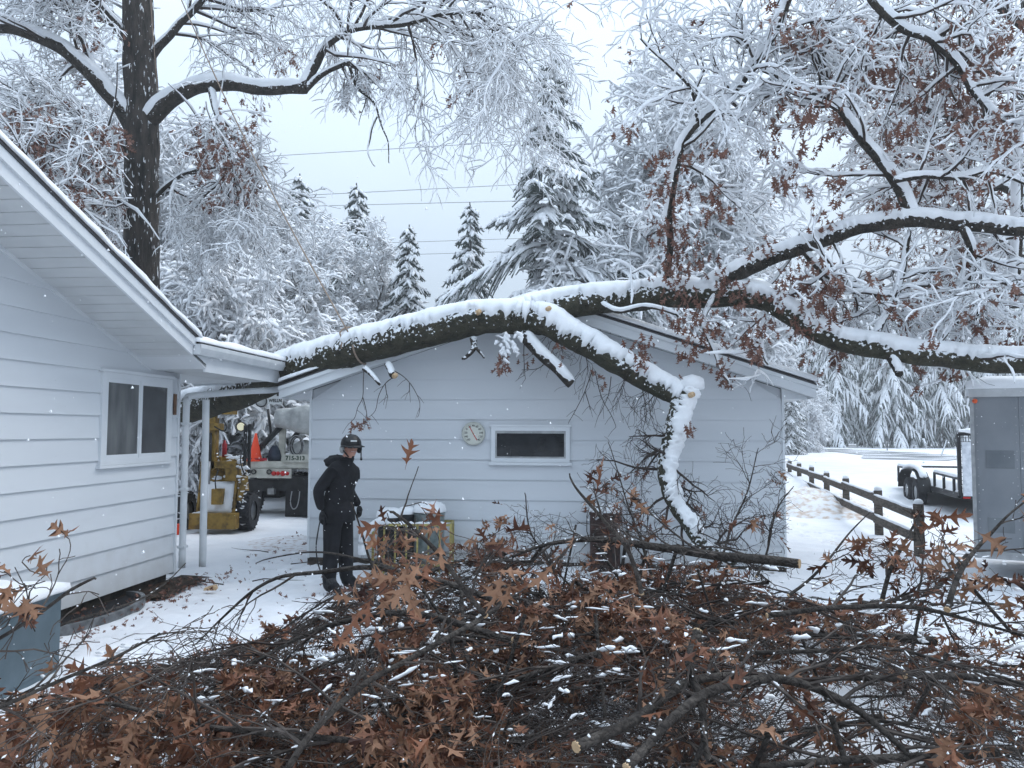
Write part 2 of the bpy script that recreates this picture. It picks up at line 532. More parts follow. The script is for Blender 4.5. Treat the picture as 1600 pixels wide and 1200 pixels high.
def bark_mat(name, c0, c1, snowy=0.0, scale=7, stretch=None, moss=None):
    """furrowed bark; windblown snow caught in the furrows"""
    m_ = mat(name, c0, .9)
    nt = m_.node_tree; b = nt.nodes["Principled BSDF"]; L = nt.links
    tc = nd(m_, "ShaderNodeTexCoord"); mp = nd(m_, "ShaderNodeMapping")
    mp.inputs["Scale"].default_value = stretch or (1, 1, 1)
    L.new(tc.outputs["Object"], mp.inputs["Vector"])
    nz = nd(m_, "ShaderNodeTexNoise"); nz.inputs["Scale"].default_value = scale; nz.inputs["Detail"].default_value = 8; nz.inputs["Roughness"].default_value = .65
    L.new(mp.outputs[0], nz.inputs["Vector"])
    vo = nd(m_, "ShaderNodeTexVoronoi"); vo.inputs["Scale"].default_value = scale * 2.2; vo.feature = 'DISTANCE_TO_EDGE'
    L.new(mp.outputs[0], vo.inputs["Vector"])
    rp = nd(m_, "ShaderNodeValToRGB"); rp.color_ramp.elements[0].position = .35; rp.color_ramp.elements[1].position = .68
    rp.color_ramp.elements[0].color = (*c0, 1); rp.color_ramp.elements[1].color = (*c1, 1)
    L.new(nz.outputs["Fac"], rp.inputs[0])
    col = rp.outputs[0]
    if moss:
        n3 = nd(m_, "ShaderNodeTexNoise"); n3.inputs["Scale"].default_value = 5
        L.new(tc.outputs["Object"], n3.inputs["Vector"])
        r3 = nd(m_, "ShaderNodeValToRGB"); r3.color_ramp.elements[0].position = .4; r3.color_ramp.elements[1].position = .8
        L.new(n3.outputs["Fac"], r3.inputs[0])
        mx = nd(m_, "ShaderNodeMix"); mx.data_type = 'RGBA'
        L.new(r3.outputs[0], mx.inputs[0]); L.new(col, mx.inputs[6]); mx.inputs[7].default_value = (*moss, 1)
        col = mx.outputs[2]
    if snowy > 0:
        ns = nd(m_, "ShaderNodeTexNoise"); ns.inputs["Scale"].default_value = scale * 2.6; ns.inputs["Detail"].default_value = 4
        L.new(mp.outputs[0], ns.inputs["Vector"])
        ge = nd(m_, "ShaderNodeNewGeometry"); sx = nd(m_, "ShaderNodeSeparateXYZ")
        L.new(ge.outputs["Normal"], sx.inputs[0])
        ma = nd(m_, "ShaderNodeMath"); ma.operation = 'MULTIPLY_ADD'; ma.inputs[1].default_value = .22; ma.inputs[2].default_value = snowy
        L.new(sx.outputs[2], ma.inputs[0])
        ad = nd(m_, "ShaderNodeMath"); ad.operation = 'ADD'; L.new(ns.outputs["Fac"], ad.inputs[0]); L.new(ma.outputs[0], ad.inputs[1])
        rs = nd(m_, "ShaderNodeValToRGB"); rs.color_ramp.elements[0].position = .70; rs.color_ramp.elements[1].position = .74
        L.new(ad.outputs[0], rs.inputs[0])
        mx2 = nd(m_, "ShaderNodeMix"); mx2.data_type = 'RGBA'
        L.new(rs.outputs[0], mx2.inputs[0]); L.new(col, mx2.inputs[6]); mx2.inputs[7].default_value = (.80, .82, .85, 1)
        col = mx2.outputs[2]
    L.new(col, b.inputs["Base Color"])
    bp = nd(m_, "ShaderNodeBump"); bp.inputs["Strength"].default_value = .9; bp.inputs["Distance"].default_value = .03
    sm = nd(m_, "ShaderNodeMath"); sm.operation = 'ADD'; L.new(vo.outputs["Distance"], sm.inputs[0]); L.new(nz.outputs["Fac"], sm.inputs[1])
    L.new(sm.outputs[0], bp.inputs["Height"]); L.new(bp.outputs[0], b.inputs["Normal"])
    return m_

M['bark_fallen'] = bark_mat('fallen_oak_bark', (.016, .014, .010), (.075, .068, .045), .13, 9, (1, 1, 1), moss=(.040, .042, .028))
M['bark_limb'] = bark_mat('limb_bark', (.014, .012, .010), (.065, .055, .045), .10, 10)
M['bark_oak'] = bark_mat('standing_oak_bark', (.012, .011, .010), (.075, .062, .052), .06, 9, (1, 1, .22))
M['bark_far'] = bark_mat('far_bark', (.03, .03, .03), (.10, .095, .09), .14, 5, (1, 1, .3))

def leaf_mat(name, front, front2, back):
    m_ = mat(name, front, .6, spec=.25)
    nt = m_.node_tree; b = nt.nodes["Principled BSDF"]; L = nt.links
    oi = nd(m_, "ShaderNodeObjectInfo"); tc = nd(m_, "ShaderNodeNewGeometry")
    nz = nd(m_, "ShaderNodeTexNoise"); nz.inputs["Scale"].default_value = 11; nz.inputs["Detail"].default_value = 3
    L.new(tc.outputs["Position"], nz.inputs["Vector"])
    ad = nd(m_, "ShaderNodeMath"); ad.operation = 'MULTIPLY_ADD'; ad.inputs[1].default_value = .5
    L.new(oi.outputs["Random"], ad.inputs[0]); L.new(nz.outputs["Fac"], ad.inputs[2])
    rp = nd(m_, "ShaderNodeValToRGB"); rp.color_ramp.elements[0].position = .42; rp.color_ramp.elements[1].position = .95
    rp.color_ramp.elements[0].color = (*front, 1); rp.color_ramp.elements[1].color = (*front2, 1)
    L.new(ad.outputs[0], rp.inputs[0])
    mx = nd(m_, "ShaderNodeMix"); mx.data_type = 'RGBA'
    L.new(tc.outputs["Backfacing"], mx.inputs[0]); L.new(rp.outputs[0], mx.inputs[6]); mx.inputs[7].default_value = (*back, 1)
    L.new(mx.outputs[2], b.inputs["Base Color"])
    nb = nd(m_, "ShaderNodeTexNoise"); nb.inputs["Scale"].default_value = 70
    L.new(tc.outputs["Position"], nb.inputs["Vector"])
    bp = nd(m_, "ShaderNodeBump"); bp.inputs["Strength"].default_value = .4; bp.inputs["Distance"].default_value = .004
    L.new(nb.outputs["Fac"], bp.inputs["Height"]); L.new(bp.outputs[0], b.inputs["Normal"])
    return m_
M['leaf'] = leaf_mat('dry_oak_leaf', (.040, .015, .011), (.20, .083, .045), (.255, .135, .08))
M['leaf_far'] = leaf_mat('brown_oak_leaf', (.085, .032, .022), (.17, .075, .05), (.19, .10, .075))

# ------------------------------------------------------------------ leaves
HALF = [(-.22, .006, -.22), (0, .012, 0), (.09, .05, .08), (.17, .20, .15), (.22, .055, .22), (.33, .07, .32), (.44, .24, .40), (.55, .36, .46), (.51, .15, .50), (.53, .055, .54),
        (.63, .08, .63), (.82, .26, .72), (.76, .075, .78), (.88, .07, .87), (1.0, 0.0, 1.0)]
HALF_LO = [(-.15, .006, -.15), (.08, .05, .08), (.17, .21, .16), (.26, .06, .28), (.52, .37, .42), (.53, .06, .56), (.84, .28, .74), (.78, .07, .80), (1.0, 0.0, 1.0)]
def leaf_geo(half, curl, fold, twist, k):
    vs, q = [], []
    for side in (1, -1):
        base = len(vs)
        for (x, y, mx) in half:
            for (xx, yy) in ((mx, 0.0), (x, y)):
                y2 = yy * side
                z = abs(yy) * fold + (yy ** 2) * curl * 2.2
                # bend along the length
                an = curl * xx * 1.6
                X = xx * math.cos(an * .5); Z = z + math.sin(an) * xx * .45
                ca, sa = math.cos(twist * xx), math.sin(twist * xx)
                vs.append((X, y2 * ca - Z * sa, y2 * sa + Z * ca))
        n = len(half)
        for i in range(n - 1):
            a, b, c, d = base + 2 * i, base + 2 * i + 1, base + 2 * i + 3, base + 2 * i + 2
            q.append((a, b, c, d) if side > 0 else (d, c, b, a))
    return np.array(vs, np.float32), np.array(q, np.int32)
LV = []; LVLO = []
for k in range(8):
    cu_, fo_, tw_ = random.uniform(-1.3, 1.5), random.uniform(-.3, .9), random.uniform(-1.5, 1.5)
    LV.append(leaf_geo(HALF, cu_, fo_, tw_, k)); LVLO.append(leaf_geo(HALF_LO, cu_, fo_, tw_, k))
LEAFMESH = []
for k in range(8):
    for mm, nm in ((M['leaf'], 'n'), (M['leaf_far'], 'f')):
        LEAFMESH.append(MB().add(LV[k][0], LV[k][1]).mesh('leaf', mm, True) if nm == 'n' else MB().add(LVLO[k][0], LVLO[k][1]).mesh('leaf', mm, True))

def leaf_frame(loc, d, size, hang=.6):
    """matrix of one leaf hanging from loc"""
    x = (d + Vector((random.gauss(0, .5), random.gauss(0, .5), random.gauss(0, .4) - hang))).normalized()
    y = rand_perp(x); z = x.cross(y)
    mt = Matrix.Identity(4)
    s1 = size * random.uniform(.7, 1.25)
    for i in range(3):
        mt[i][0] = x[i] * s1; mt[i][1] = y[i] * s1 * random.uniform(.85, 1.1); mt[i][2] = z[i] * s1; mt[i][3] = loc[i]
    return mt

def put_leaves(parent, mats4, maxind, near=True, name='leaf'):
    """the leaves that show largest become parts, the rest one mass"""
    mats4 = sorted(mats4, key=lambda t: -((t.col[0].length) / max(.5, (t.translation - CAMP).length)))
    inv = parent.matrix_basis.inverted()
    for t in mats4[:maxind]:
        o = link(name, LEAFMESH[random.randrange(8) * 2 + (0 if near else 1)], parent)
        o.matrix_basis = inv @ t
    rest = mats4[maxind:]
    if rest:
        b = MB()
        for t in rest:
            v, q = (LV if near else LVLO)[random.randrange(8)]
            A = np.array(inv @ t)
            b.add(v @ A[:3, :3].T + A[:3, 3], q)
        b.obj('foliage', M['leaf' if near else 'leaf_far'], parent, True, 'stuff')

# ================================================================== THE SETTING: ground
def wobj(mb, name, mats, parent, smooth=False, kind=None):
    """mesh buffer holding world coordinates -> child of an unrotated empty"""
    off = np.array(parent.location, dtype=np.float32)
    mb.v = [v - off for v in mb.v]
    return mb.obj(name, mats, parent, smooth, kind)

def axis_pts(lo, hi, fine_lo, fine_hi, fine, growth=1.09):
    a = list(np.arange(fine_lo, fine_hi, fine))
    s_ = fine; x = a[-1]
    while x < hi:
        s_ *= growth; x += s_; a.append(x)
    s_ = fine; x = a[0]; pre = []
    while x > lo:
        s_ *= growth; x -= s_; pre.append(x)
    return np.array(pre[::-1] + a)
gx = axis_pts(-450, 450, -5.5, 8, .055, 1.1); gy = axis_pts(-60, 900, 1.8, 15, .055, 1.1)
random.seed(8)
prints = []
def walk(x0, y0, x1, y1):
    n = int(math.hypot(x1 - x0, y1 - y0) / .36); a = math.atan2(y1 - y0, x1 - x0)
    for i in range(n):
        t = i / n; s_ = .12 * (1 if i % 2 else -1)
        prints.append((x0 + (x1 - x0) * t - math.sin(a) * s_ + random.gauss(0, .05), y0 + (y1 - y0) * t + math.cos(a) * s_ + random.gauss(0, .05), a + random.gauss(0, .25), random.uniform(.035, .065)))
walk(-1.9, 8.4, -3.3, 13.8); walk(-2.4, 6.2, -2.1, 8.8); walk(-3.4, 13.5, -2.4, 8.9); walk(-3.1, 5.2, -2.6, 8.0); walk(-2.9, 9.6, -4.0, 13); walk(-2.2, 9.2, .5, 9.4); walk(6.0, 9.5, 5.6, 16); walk(5.1, 16, 5.4, 10)
pgrid = {}
for p_ in prints:
    for a in (-1, 0, 1):
        for c_ in (-1, 0, 1): pgrid.setdefault((int(p_[0] * 2) + a, int(p_[1] * 2) + c_), []).append(p_)
def print_dip(x, y):
    d = 0
    for (fx_, fy_, a, dp) in pgrid.get((int(x * 2), int(y * 2)), ()):
        u = (x - fx_) * math.cos(a) + (y - fy_) * math.sin(a); w = -(x - fx_) * math.sin(a) + (y - fy_) * math.cos(a)
        r = (u / .17) ** 2 + (w / .08) ** 2
        if r < 1: d = min(d, -dp * (1 - r) ** .5)
        elif r < 2.2: d = max(d, .012 * (2.2 - r)) if d >= 0 else d
    return d
gxx, gyy = np.meshgrid(gx, gy, indexing='ij')
gzz = np.zeros_like(gxx)
for i in range(len(gx)):
    for j in range(len(gy)):
        x, y = gx[i], gy[j]
        z = gz(x, y)
        if -8 < x < 14 and 0 < y < 32:
            z += .030 * mnoise.noise(Vector((x * 1.1, y * 1.1, 0))) + .022 * mnoise.noise(Vector((x * 3.3, y * 3.3, 4)))
            # trodden path between the buildings
            pth = math.exp(-((x + 3.0 + .1 * (y - 10)) / 1.1) ** 2) * smooth(7.5, 10, y)
            z += print_dip(x, y)
            if y < 15: z += .010 * mnoise.noise(Vector((x * 9, y * 9, 2)))
            z -= pth * (.03 + .07 * max(0, mnoise.noise(Vector((x * 11, y * 11, 9)))) + .07 * max(0, mnoise.noise(Vector((x * 5, y * 5, 9)))))
        gzz[i, j] = z
nxg, nyg = len(gx), len(gy)
ii = np.arange(nxg - 1)[:, None]; jj = np.arange(nyg - 1)[None, :]
gq = np.stack([ii * nyg + jj, (ii + 1) * nyg + jj, (ii + 1) * nyg + jj + 1, ii * nyg + jj + 1], axis=2).reshape(-1, 4)
g = MB(); g.add(np.stack([gxx, gyy, gzz], axis=2).reshape(-1, 3), gq)
ground = g.obj('snowy_ground', M['snow_ground'], smooth=True)
setp(ground, 'white snow covering the whole yard', None, kind='structure')

# strip of cleared road beyond the fence
b = MB()
rp_ = []
for k, (px, py, D) in enumerate([(1235, 697, 60), (1262, 697, 60), (1292, 699, 60), (1322, 704, 50), (1335, 710, 44)]):
    pass
A_ = [(22.5, 62), (26, 61), (27.5, 53), (26.5, 46), (24, 41), (21.5, 38)]
B_ = [(20.0, 61), (21.5, 58), (22.2, 53), (21.0, 46), (19.0, 42), (18.2, 40)]
vs = []
for (x1, y1), (x0, y0) in zip(A_, B_):
    for t in np.linspace(0, 1, 9):
        x = x0 + (x1 - x0) * t; y = y0 + (y1 - y0) * t
        vs.append((x, y, gz(x, y) + .03))
qq = []
for i in range(len(A_) - 1):
    for k in range(8):
        qq.append((i * 9 + k, i * 9 + k + 1, (i + 1) * 9 + k + 1, (i + 1) * 9 + k))
b.add(vs, qq)
road_m = noisy('road_half_cleared', (.80, .82, .86), (.07, .08, .09), 1.2, .6, pos=(.46, .54), stretch=(.25, 1.6, 1), detail=6)
setp(b.obj('road', road_m), 'wet dark road surface showing through snow far right', None, kind='structure')

# ================================================================== HOUSE (left)
ANG = R(5.8)
house = empty('white_house', (-4.10, 9.40, 0), -ANG, 'white clapboard house with wide sloping eave at left', 'house')
def hobj(mb, name, m_, parent=None, smooth=False, kind=None):
    return mb.obj(name, m_, parent or house, smooth, kind)
# core wall (behind the boards)
def zs(y): return 2.53 + .375 * max(0.0, (-.56 - y))       # soffit line on the wall
b = MB()
prof = [(0.0, .16), (0.0, zs(0)), (-.56, zs(-.56)), (-7.5, zs(-7.5)), (-7.5, .16)]
for (sgn, x) in ((0, -.02), (1, -6.0)):
    pass
v = [(-.02, y, z) for y, z in prof] + [(-6.0, y, z) for y, z in prof]
n5 = len(prof)
b.add(v, [(i, (i + 1) % n5, n5 + (i + 1) % n5, n5 + i) for i in range(n5)], [(0, 2, 1), (0, 3, 2), (0, 4, 3), (5, 6, 7), (5, 7, 8), (5, 8, 9)])
hobj(b, 'wall', M['siding'])
b = MB().box(-6.0, -.05, -7.5, -.03, -.2, .16)
hobj(b, 'foundation', M['foundation'])
# clapboards
EXP = .232
k = 0; z = .13
while z < 4.9:
    z1 = z + EXP + .012
    # clip against the raking soffit: board runs from y=-7.5 to the y where the soffit reaches it
    def ylim(zz):
        return 0.0 if zz <= 2.53 else min(0.0, -.56 - (zz - 2.53) / .375)
    ya, yb = ylim(z), ylim(min(z1, 5.1))
    if yb > -7.45:
        w0, w1 = .028, .006
        j = (random.random() - .5) * .002
        v8 = [(-.018, -7.5, z + j), (w0, -7.5, z + j), (w0, ya, z), (-.018, ya, z), (-.018, -7.5, z1), (w1, -7.5, z1), (w1, yb, z1), (-.018, yb, z1)]
        hobj(MB().hexa(v8), 'siding_board', M['siding'])
    z += EXP
hobj(MB().box(-.08, .036, -.004, .030, .10, 2.52), 'corner_trim', M['white_paint'])
hobj(MB().box(-6.0, -.03, .0, .02, .10, 2.52), 'end_wall', M['siding'])
# window
b = MB()
wy0, wy1, wz0, wz1 = -1.50, -.17, 1.47, 2.44
win = hobj(MB().box(.0, .045, wy0 - .0, wy0 + .06, wz0, wz1).box(.0, .045, wy1 - .06, wy1, wz0, wz1).box(.0, .044, wy0 + .06, wy1 - .06, wz1 - .06, wz1)
           .box(.0, .044, wy0 + .06, wy1 - .06, wz0, wz0 + .06), 'window', M['white_paint'])
hobj(MB().box(.0, .065, wy0 - .03, wy1 + .03, wz0 - .03, wz0 - .001), 'sill', M['white_paint'], win)
hobj(MB().box(.0, .055, wy0 - .03, wy1 + .03, wz1 + .001, wz1 + .035), 'head_casing', M['white_paint'], win)
ym = (wy0 + wy1) / 2 + .02
for (a0, a1, xo) in ((wy0 + .06, ym + .012, .038), (ym - .012, wy1 - .06, .0435)):
    s_ = .045
    fr = MB().box(.021, xo, a0, a0 + s_, wz0 + .06, wz1 - .06).box(.021, xo, a1 - s_, a1, wz0 + .06, wz1 - .06)
    fr.box(.021, xo - .001, a0 + s_, a1 - s_, wz1 - .06 - s_, wz1 - .06).box(.021, xo - .001, a0 + s_, a1 - s_, wz0 + .06, wz0 + .06 + s_)
    hobj(fr, 'sash', M['white_paint'], win)
    hobj(MB().box(.029, .0325, a0 + s_, a1 - s_, wz0 + .06 + s_, wz1 - .06 - s_), 'pane', M['glass_house'] if xo > .04 else noisy('paler_window_glass', (.075, .078, .08), (.15, .155, .155), 3.0, .06, spec=.5, stretch=(1, 2.5, .6)), win)  # the left pane's own glass colour is paler and streaked
# wooden thermometer strip by the window
wt_ = setp(MB().box(.030, .042, -.035 - .09, -.035 - .03, 2.02, 2.27).obj('wall_thermometer', noisy('brown_wood', (.10, .05, .03), (.20, .11, .06), 20, .6)),
           'narrow brown wooden thermometer on the wall beside the house window', 'thermometer')
wt_.parent = None
wt_.matrix_basis = house.matrix_basis.copy()
# raking soffit, one vinyl panel after the other
W = .68
y = -.60; 
while y > -7.4:
    y2 = y - .152
    def q4(ya, yb, g_):
        return [(0.0, ya, zs(ya) - g_), (W, ya, zs(ya) - g_), (W, yb, zs(yb) - g_), (0.0, yb, zs(yb) - g_),
                (0.0, ya, zs(ya) + .03 - g_), (W, ya, zs(ya) + .03 - g_), (W, yb, zs(yb) + .03 - g_), (0.0, yb, zs(yb) + .03 - g_)]
    hobj(MB().hexa([(a, b_, c) for a, b_, c in q4(y, y2 + .012, 0)]), 'soffit_panel', M['soffit'])
    y = y2
hobj(MB().hexa([(0, -.6, zs(-.6) + .012), (W, -.6, zs(-.6) + .012), (W, -7.5, zs(-7.5) + .012), (0, -7.5, zs(-7.5) + .012),
                (0, -.6, zs(-.6) + .04), (W, -.6, zs(-.6) + .04), (W, -7.5, zs(-7.5) + .04), (0, -7.5, zs(-7.5) + .04)]), 'soffit_backing', M['trim_dark'])
hobj(MB().beam((.012, -.6, zs(-.6) - .018), (.012, -7.5, zs(-7.5) - .018), .024, .035), 'soffit_moulding', M['white_paint'])
# rake fascia: wide board, a narrower crown strip, dark drip edge
def rake(x0, x1, za, zb, ya, yb):
    return [(x0, ya, zs(ya) + za), (x1, ya, zs(ya) + za), (x1, yb, zs(yb) + za), (x0, yb, zs(yb) + za),
            (x0, ya, zs(ya) + zb), (x1, ya, zs(ya) + zb), (x1, yb, zs(yb) + zb), (x0, yb, zs(yb) + zb)]
def zt(y): return zs(y)
hobj(MB().hexa(rake(W, W + .025, -.02, .175, -.95, -7.6)), 'rake_board', M['white_paint'])
hobj(MB().hexa(rake(W + .025, W + .05, .09, .178, -.93, -7.6)), 'crown_strip', M['white_paint'])
hobj(MB().hexa(rake(W + .0, W + .062, .180, .196, -.93, -7.6)), 'drip_edge', M['trim_dark'])
hobj(MB().hexa(rake(-6.3, W + .06, .198, .235, -.90, -7.6)), 'roof', M['shingle'])
hobj(MB().box(-6.3, W - .01, -14.5, -7.5, zs(-7.5) - .5, zs(-7.5) + .1), 'rear_roof_mass', M['shingle'])
# snow on the raking roof
def snow_slab(fn, nu, nv, th, parent, name='snow', seed=0, edge=.5):
    """fn(u,v)->Vector on the roof (u,v in 0..1); th thickness; rounded uneven edge"""
    top = np.zeros((nu + 1, nv + 1, 3)); bot = np.zeros_like(top)
    for i in range(nu + 1):
        for j in range(nv + 1):
            u, v_ = i / nu, j / nv
            e = min(i, nu - i, j, nv - j)
            # first rows crowd at the edge so the rim is steep
            if i == 1: u = .12 / nu
            if i == nu - 1: u = 1 - .12 / nu
            if j == 1: v_ = .12 / nv
            if j == nv - 1: v_ = 1 - .12 / nv
            p = fn(u, v_)
            ef = 0.0 if e < .5 else (.55 if e < 1.5 else (.88 if e < 2.5 else 1.0))
            t = th * ef * (1 + .25 * mnoise.noise(Vector((p.x * 2 + seed, p.y * 2, 0))) + .12 * mnoise.noise(Vector((p.x * 9, p.y * 9, seed))))
            if e < .5: t = th * .12
            jx = .012 * mnoise.noise(Vector((p.x * 6, p.y * 6, 3 + seed))) if e < 1.5 else 0
            top[i, j] = (p.x + jx, p.y + jx, p.z + t); bot[i, j] = (p.x + jx, p.y + jx, p.z)
    b = MB()
    nn = nv + 1
    I = np.arange(nu)[:, None]; J = np.arange(nv)[None, :]
    q = np.stack([I * nn + J, (I + 1) * nn + J, (I + 1) * nn + J + 1, I * nn + J + 1], axis=2).reshape(-1, 4)
    N = (nu + 1) * nn
    side = []
    for i in range(nu):
        side += [(i * nn, i * nn + N, (i + 1) * nn + N, (i + 1) * nn), (i * nn + nv, (i + 1) * nn + nv, (i + 1) * nn + nv + N, i * nn + nv + N)]
    for j in range(nv):
        side += [(j, j + 1, j + 1 + N, j + N), (nu * nn + j, nu * nn + j + N, nu * nn + j + 1 + N, nu * nn + j + 1)]
    b.add(np.concatenate([top.reshape(-1, 3), bot.reshape(-1, 3)]), np.concatenate([q, q[:, ::-1] + N, np.array(side)]))
    return b.obj(name, M['snow'], parent, True, 'stuff')
snow_slab(lambda u, v_: Vector((W + .085 - v_ * 3.0, -.86 - u * 6.6, zs(-.86 - u * 6.6) + .215)), 90, 40, .10, house, 'roof_snow', 1)
# level eave with gutter
EZ = 2.53
hobj(MB().box(-.9, W - .04, -.60, 2.05, EZ + .035, EZ + .26), 'eave_core', M['white_paint'])
y = -.60
while y < 2.0:
    hobj(MB().box(-.0, W - .045, y, y + .142, EZ, EZ + .033), 'soffit_panel', M['soffit'])
    y += .152
hobj(MB().box(-.9, -.002, .025, 2.05, EZ - .002, EZ + .033), 'porch_ceiling', M['soffit'])
hobj(MB().box(W - .04, W - .015, -.60, 2.05, EZ - .03, EZ + .24), 'fascia_board', M['white_paint'])
hobj(MB().box(-.9, W - .01, 2.055, 2.08, EZ - .03, EZ + .24), 'end_fascia', M['white_paint'])
hobj(MB().box(-2.6, W + .0, -.93, 2.10, EZ + .262, EZ + .29), 'flat_roof', M['shingle'])
# box return closing the foot of the rake
hobj(MB().hexa([(0.0, -.6, EZ), (W, -.6, EZ), (W, -.95, EZ + .15), (0, -.95, EZ + .15), (0, -.6, EZ + .26), (W, -.6, EZ + .26), (W, -.95, EZ + .262), (0, -.95, EZ + .262)]), 'eave_return', M['white_paint'])
gpts = [(.0, .0), (.015, -.03), (.05, -.075), (.05, -.095)]
def gutter(y0, y1, x, z, parent):
    # K-style section
    sec = [(0, 0), (0, -.115), (.075, -.115), (.10, -.075), (.115, -.045), (.118, -.0), (.106, -.0), (.106, -.04), (.07, -.105), (.01, -.105), (.01, 0)]
    n = len(sec); b = MB()
    v = [(x + a, y0, z + c) for a, c in sec] + [(x + a, y1, z + c) for a, c in sec]
    b.add(v, [(i, n + i, n + (i + 1) % n, (i + 1) % n) for i in range(n)])
    for yy in (y0, y1):
        b.box(x, x + .112, yy - .003, yy + .003, z - .115, z - .002)
    return b.obj('gutter', M['gutter'], parent)
gt = gutter(-.93, 2.12, W - .012, EZ + .255, house)
for yy in (-.3, .5, 1.3):
    hobj(MB().box(W - .012, W + .104, yy - .012, yy + .012, EZ + .2555, EZ + .2595), 'hanger', M['gutter'], gt)
snow_slab(lambda u, v_: Vector((W + .105 - v_ * 2.6, -.95 + u * 3.1, EZ + .292 - .02 * (v_ < .05))), 60, 34, .095, house, 'roof_snow', 5)
# downspouts
gm = M['gutter']
def spout(pts, w=.075, parent=house, nm='downspout'):
    b = MB()
    for a, c in zip(pts[:-1], pts[1:]):
        a_, c_ = Vector(a), Vector(c); dd = (c_ - a_).normalized() * .012
        b.beam(a_ - dd, c_ + dd, w, w * .8, up=(1, 0, 0) if abs(dd.z) > .008 else (0, 0, 1))
    return b.obj(nm, gm, parent)
def rpipe(pts, r, nm, parent):
    p, q = catmull([(Vector(a), r) for a in pts], 5)
    b = MB().tube(p, q, 8); return b.obj(nm, gm, parent, True)
dsp = rpipe([(W + .045, 1.70, EZ + .16), (W + .045, 1.70, EZ + .02), (W - .02, 1.62, EZ - .09), (W - .12, 1.5, EZ - .13), (.45, 1.02, EZ - .17), (.12, .25, EZ - .26), (.075, .11, EZ - .30), (.075, .10, EZ - .42), (.075, .10, 1.2), (.075, .10, .16)], .042, 'downspout', house)
for zz in (.4, 1.1, 1.9):
    hobj(MB().box(.03, .12, .052, .148, zz, zz + .03), 'strap', gm, dsp)
ds2 = rpipe([(.20, .34, 2.22), (.205, .34, 1.9), (.21, .335, 1.5), (.215, .33, .8), (.22, .325, .14)], .045, 'downspout', house)
# snow lodged at the foot of the pipes
# window well against the foundation
ww = empty('window_well', house.matrix_basis @ Vector((.02, -1.75, 0)), -ANG, 'dark curved metal window well at foot of house wall', 'window well')
b = MB(); n = 28
for r0, r1, z0, z1 in ((.60, .575, -.1, .085), ):
    vs, q = [], []
    for i in range(n + 1):
        t = -math.pi / 2 + math.pi * i / n
        for rr, zz in ((.60, -.1), (.60, .085), (.555, .09), (.555, -.1)):
            vs.append((rr * math.cos(t) * .8, rr * math.sin(t) * 1.45, zz))
    for i in range(n):
        for k in range(3):
            q.append((i * 4 + k, (i + 1) * 4 + k, (i + 1) * 4 + k + 1, i * 4 + k + 1))
    b.add(vs, q)
b.obj('rim', noisy('galvanised_rim', (.09, .095, .10), (.25, .26, .27), 9, .45, metal=.5), ww)
b = MB(); vs = [(0, 0, .045)]; 
for i in range(n + 1):
    t = -math.pi / 2 + math.pi * i / n
    vs.append((.55 * math.cos(t) * .8, .55 * math.sin(t) * 1.45, .045))
b.add(vs, t=[(0, i + 1, i + 2) for i in range(n)]); b.obj('pit_shade', M['dark'], ww)  # flat sheet; the shade of the well is put into its near-black colour
# bare ground and leaf litter along the wall
b = MB()
dirt = []
N_ = 130
for i in range(N_ + 1):
    yy = -4.2 + 4.5 * i / N_
    w_ = .34 + .16 * mnoise.noise(Vector((yy * 2.1, 3, 0))) + .12 * mnoise.noise(Vector((yy * 8, 1, 0))) + .06 * mnoise.noise(Vector((yy * 21, 1, 0))) + (.10 if yy > -1.2 else 0) * (1 - abs(yy + .4) / .8 if abs(yy + .4) < .8 else 0)
    for k_ in range(5):
        dirt.append((k_ / 4 * w_ - .04, yy, .036 - .02 * (k_ / 4) ** 2 + .012 * mnoise.noise(Vector((yy * 7, k_, 1)))))
b.add(dirt, [(i * 5 + k, (i + 1) * 5 + k, (i + 1) * 5 + k + 1, i * 5 + k + 1) for i in range(N_) for k in range(4)])
di = setp(b.obj('soil_strip', noisy('wet_soil', (.018, .013, .010), (.06, .042, .03), 16, .95, bump=.8), None, True), 'dark bare soil strip along the foot of the house', None, kind='stuff')
di.matrix_basis = house.matrix_basis.copy()

# blue grey cabinet against the house
cab = empty('utility_cabinet', (-3.90, 5.55, 0), 0, 'blue grey metal cabinet capped with snow at lower left', 'cabinet')
MB().box(-.60, .46, -.42, .42, .0, .585).obj('body', M['bluebox'], cab)
MB().box(-.62, .48, -.44, .44, .587, .612).obj('lid', M['bluebox'], cab)
MB().box(.4605, .468, -.35, .35, .06, .54).obj('side_panel', M['bluebox'], cab)
snow_slab(lambda u, v_: Vector((-.64 + u * 1.14, -.46 + v_ * .92, .613)), 24, 20, .10, cab, 'snow', 9)

# ================================================================== GARAGE
garage = empty('white_garage', (-2.84, 10.95, 0), -ANG, 'low white clapboard garage with snowy gable roof, the fallen oak lying over it', 'garage')
GW = 6.48; GZ = 2.30; SL = .335; OV = .36; OH = .33
mid = GW / 2
def gtop(x): return GZ + .112 + SL * (mid - abs(x - mid))
b = MB()
pr = [(0, 0), (GW, 0), (GW, gtop(GW)), (mid, gtop(mid)), (0, gtop(0))]
v = [(x, .02, z) for x, z in pr] + [(x, 7.0, z) for x, z in pr]
b.add(v, [(i, (i + 1) % 5, 5 + (i + 1) % 5, 5 + i) for i in range(5)], [(0, 1, 2), (0, 2, 3), (0, 3, 4), (5, 7, 6), (5, 8, 7), (5, 9, 8)])
b.obj('wall', M['siding2'], garage)
MB().box(-.03, GW + .03, .0, 6.9, -.15, .055).obj('foundation', M['foundation'], garage)
GE = .2765
z = .06; 
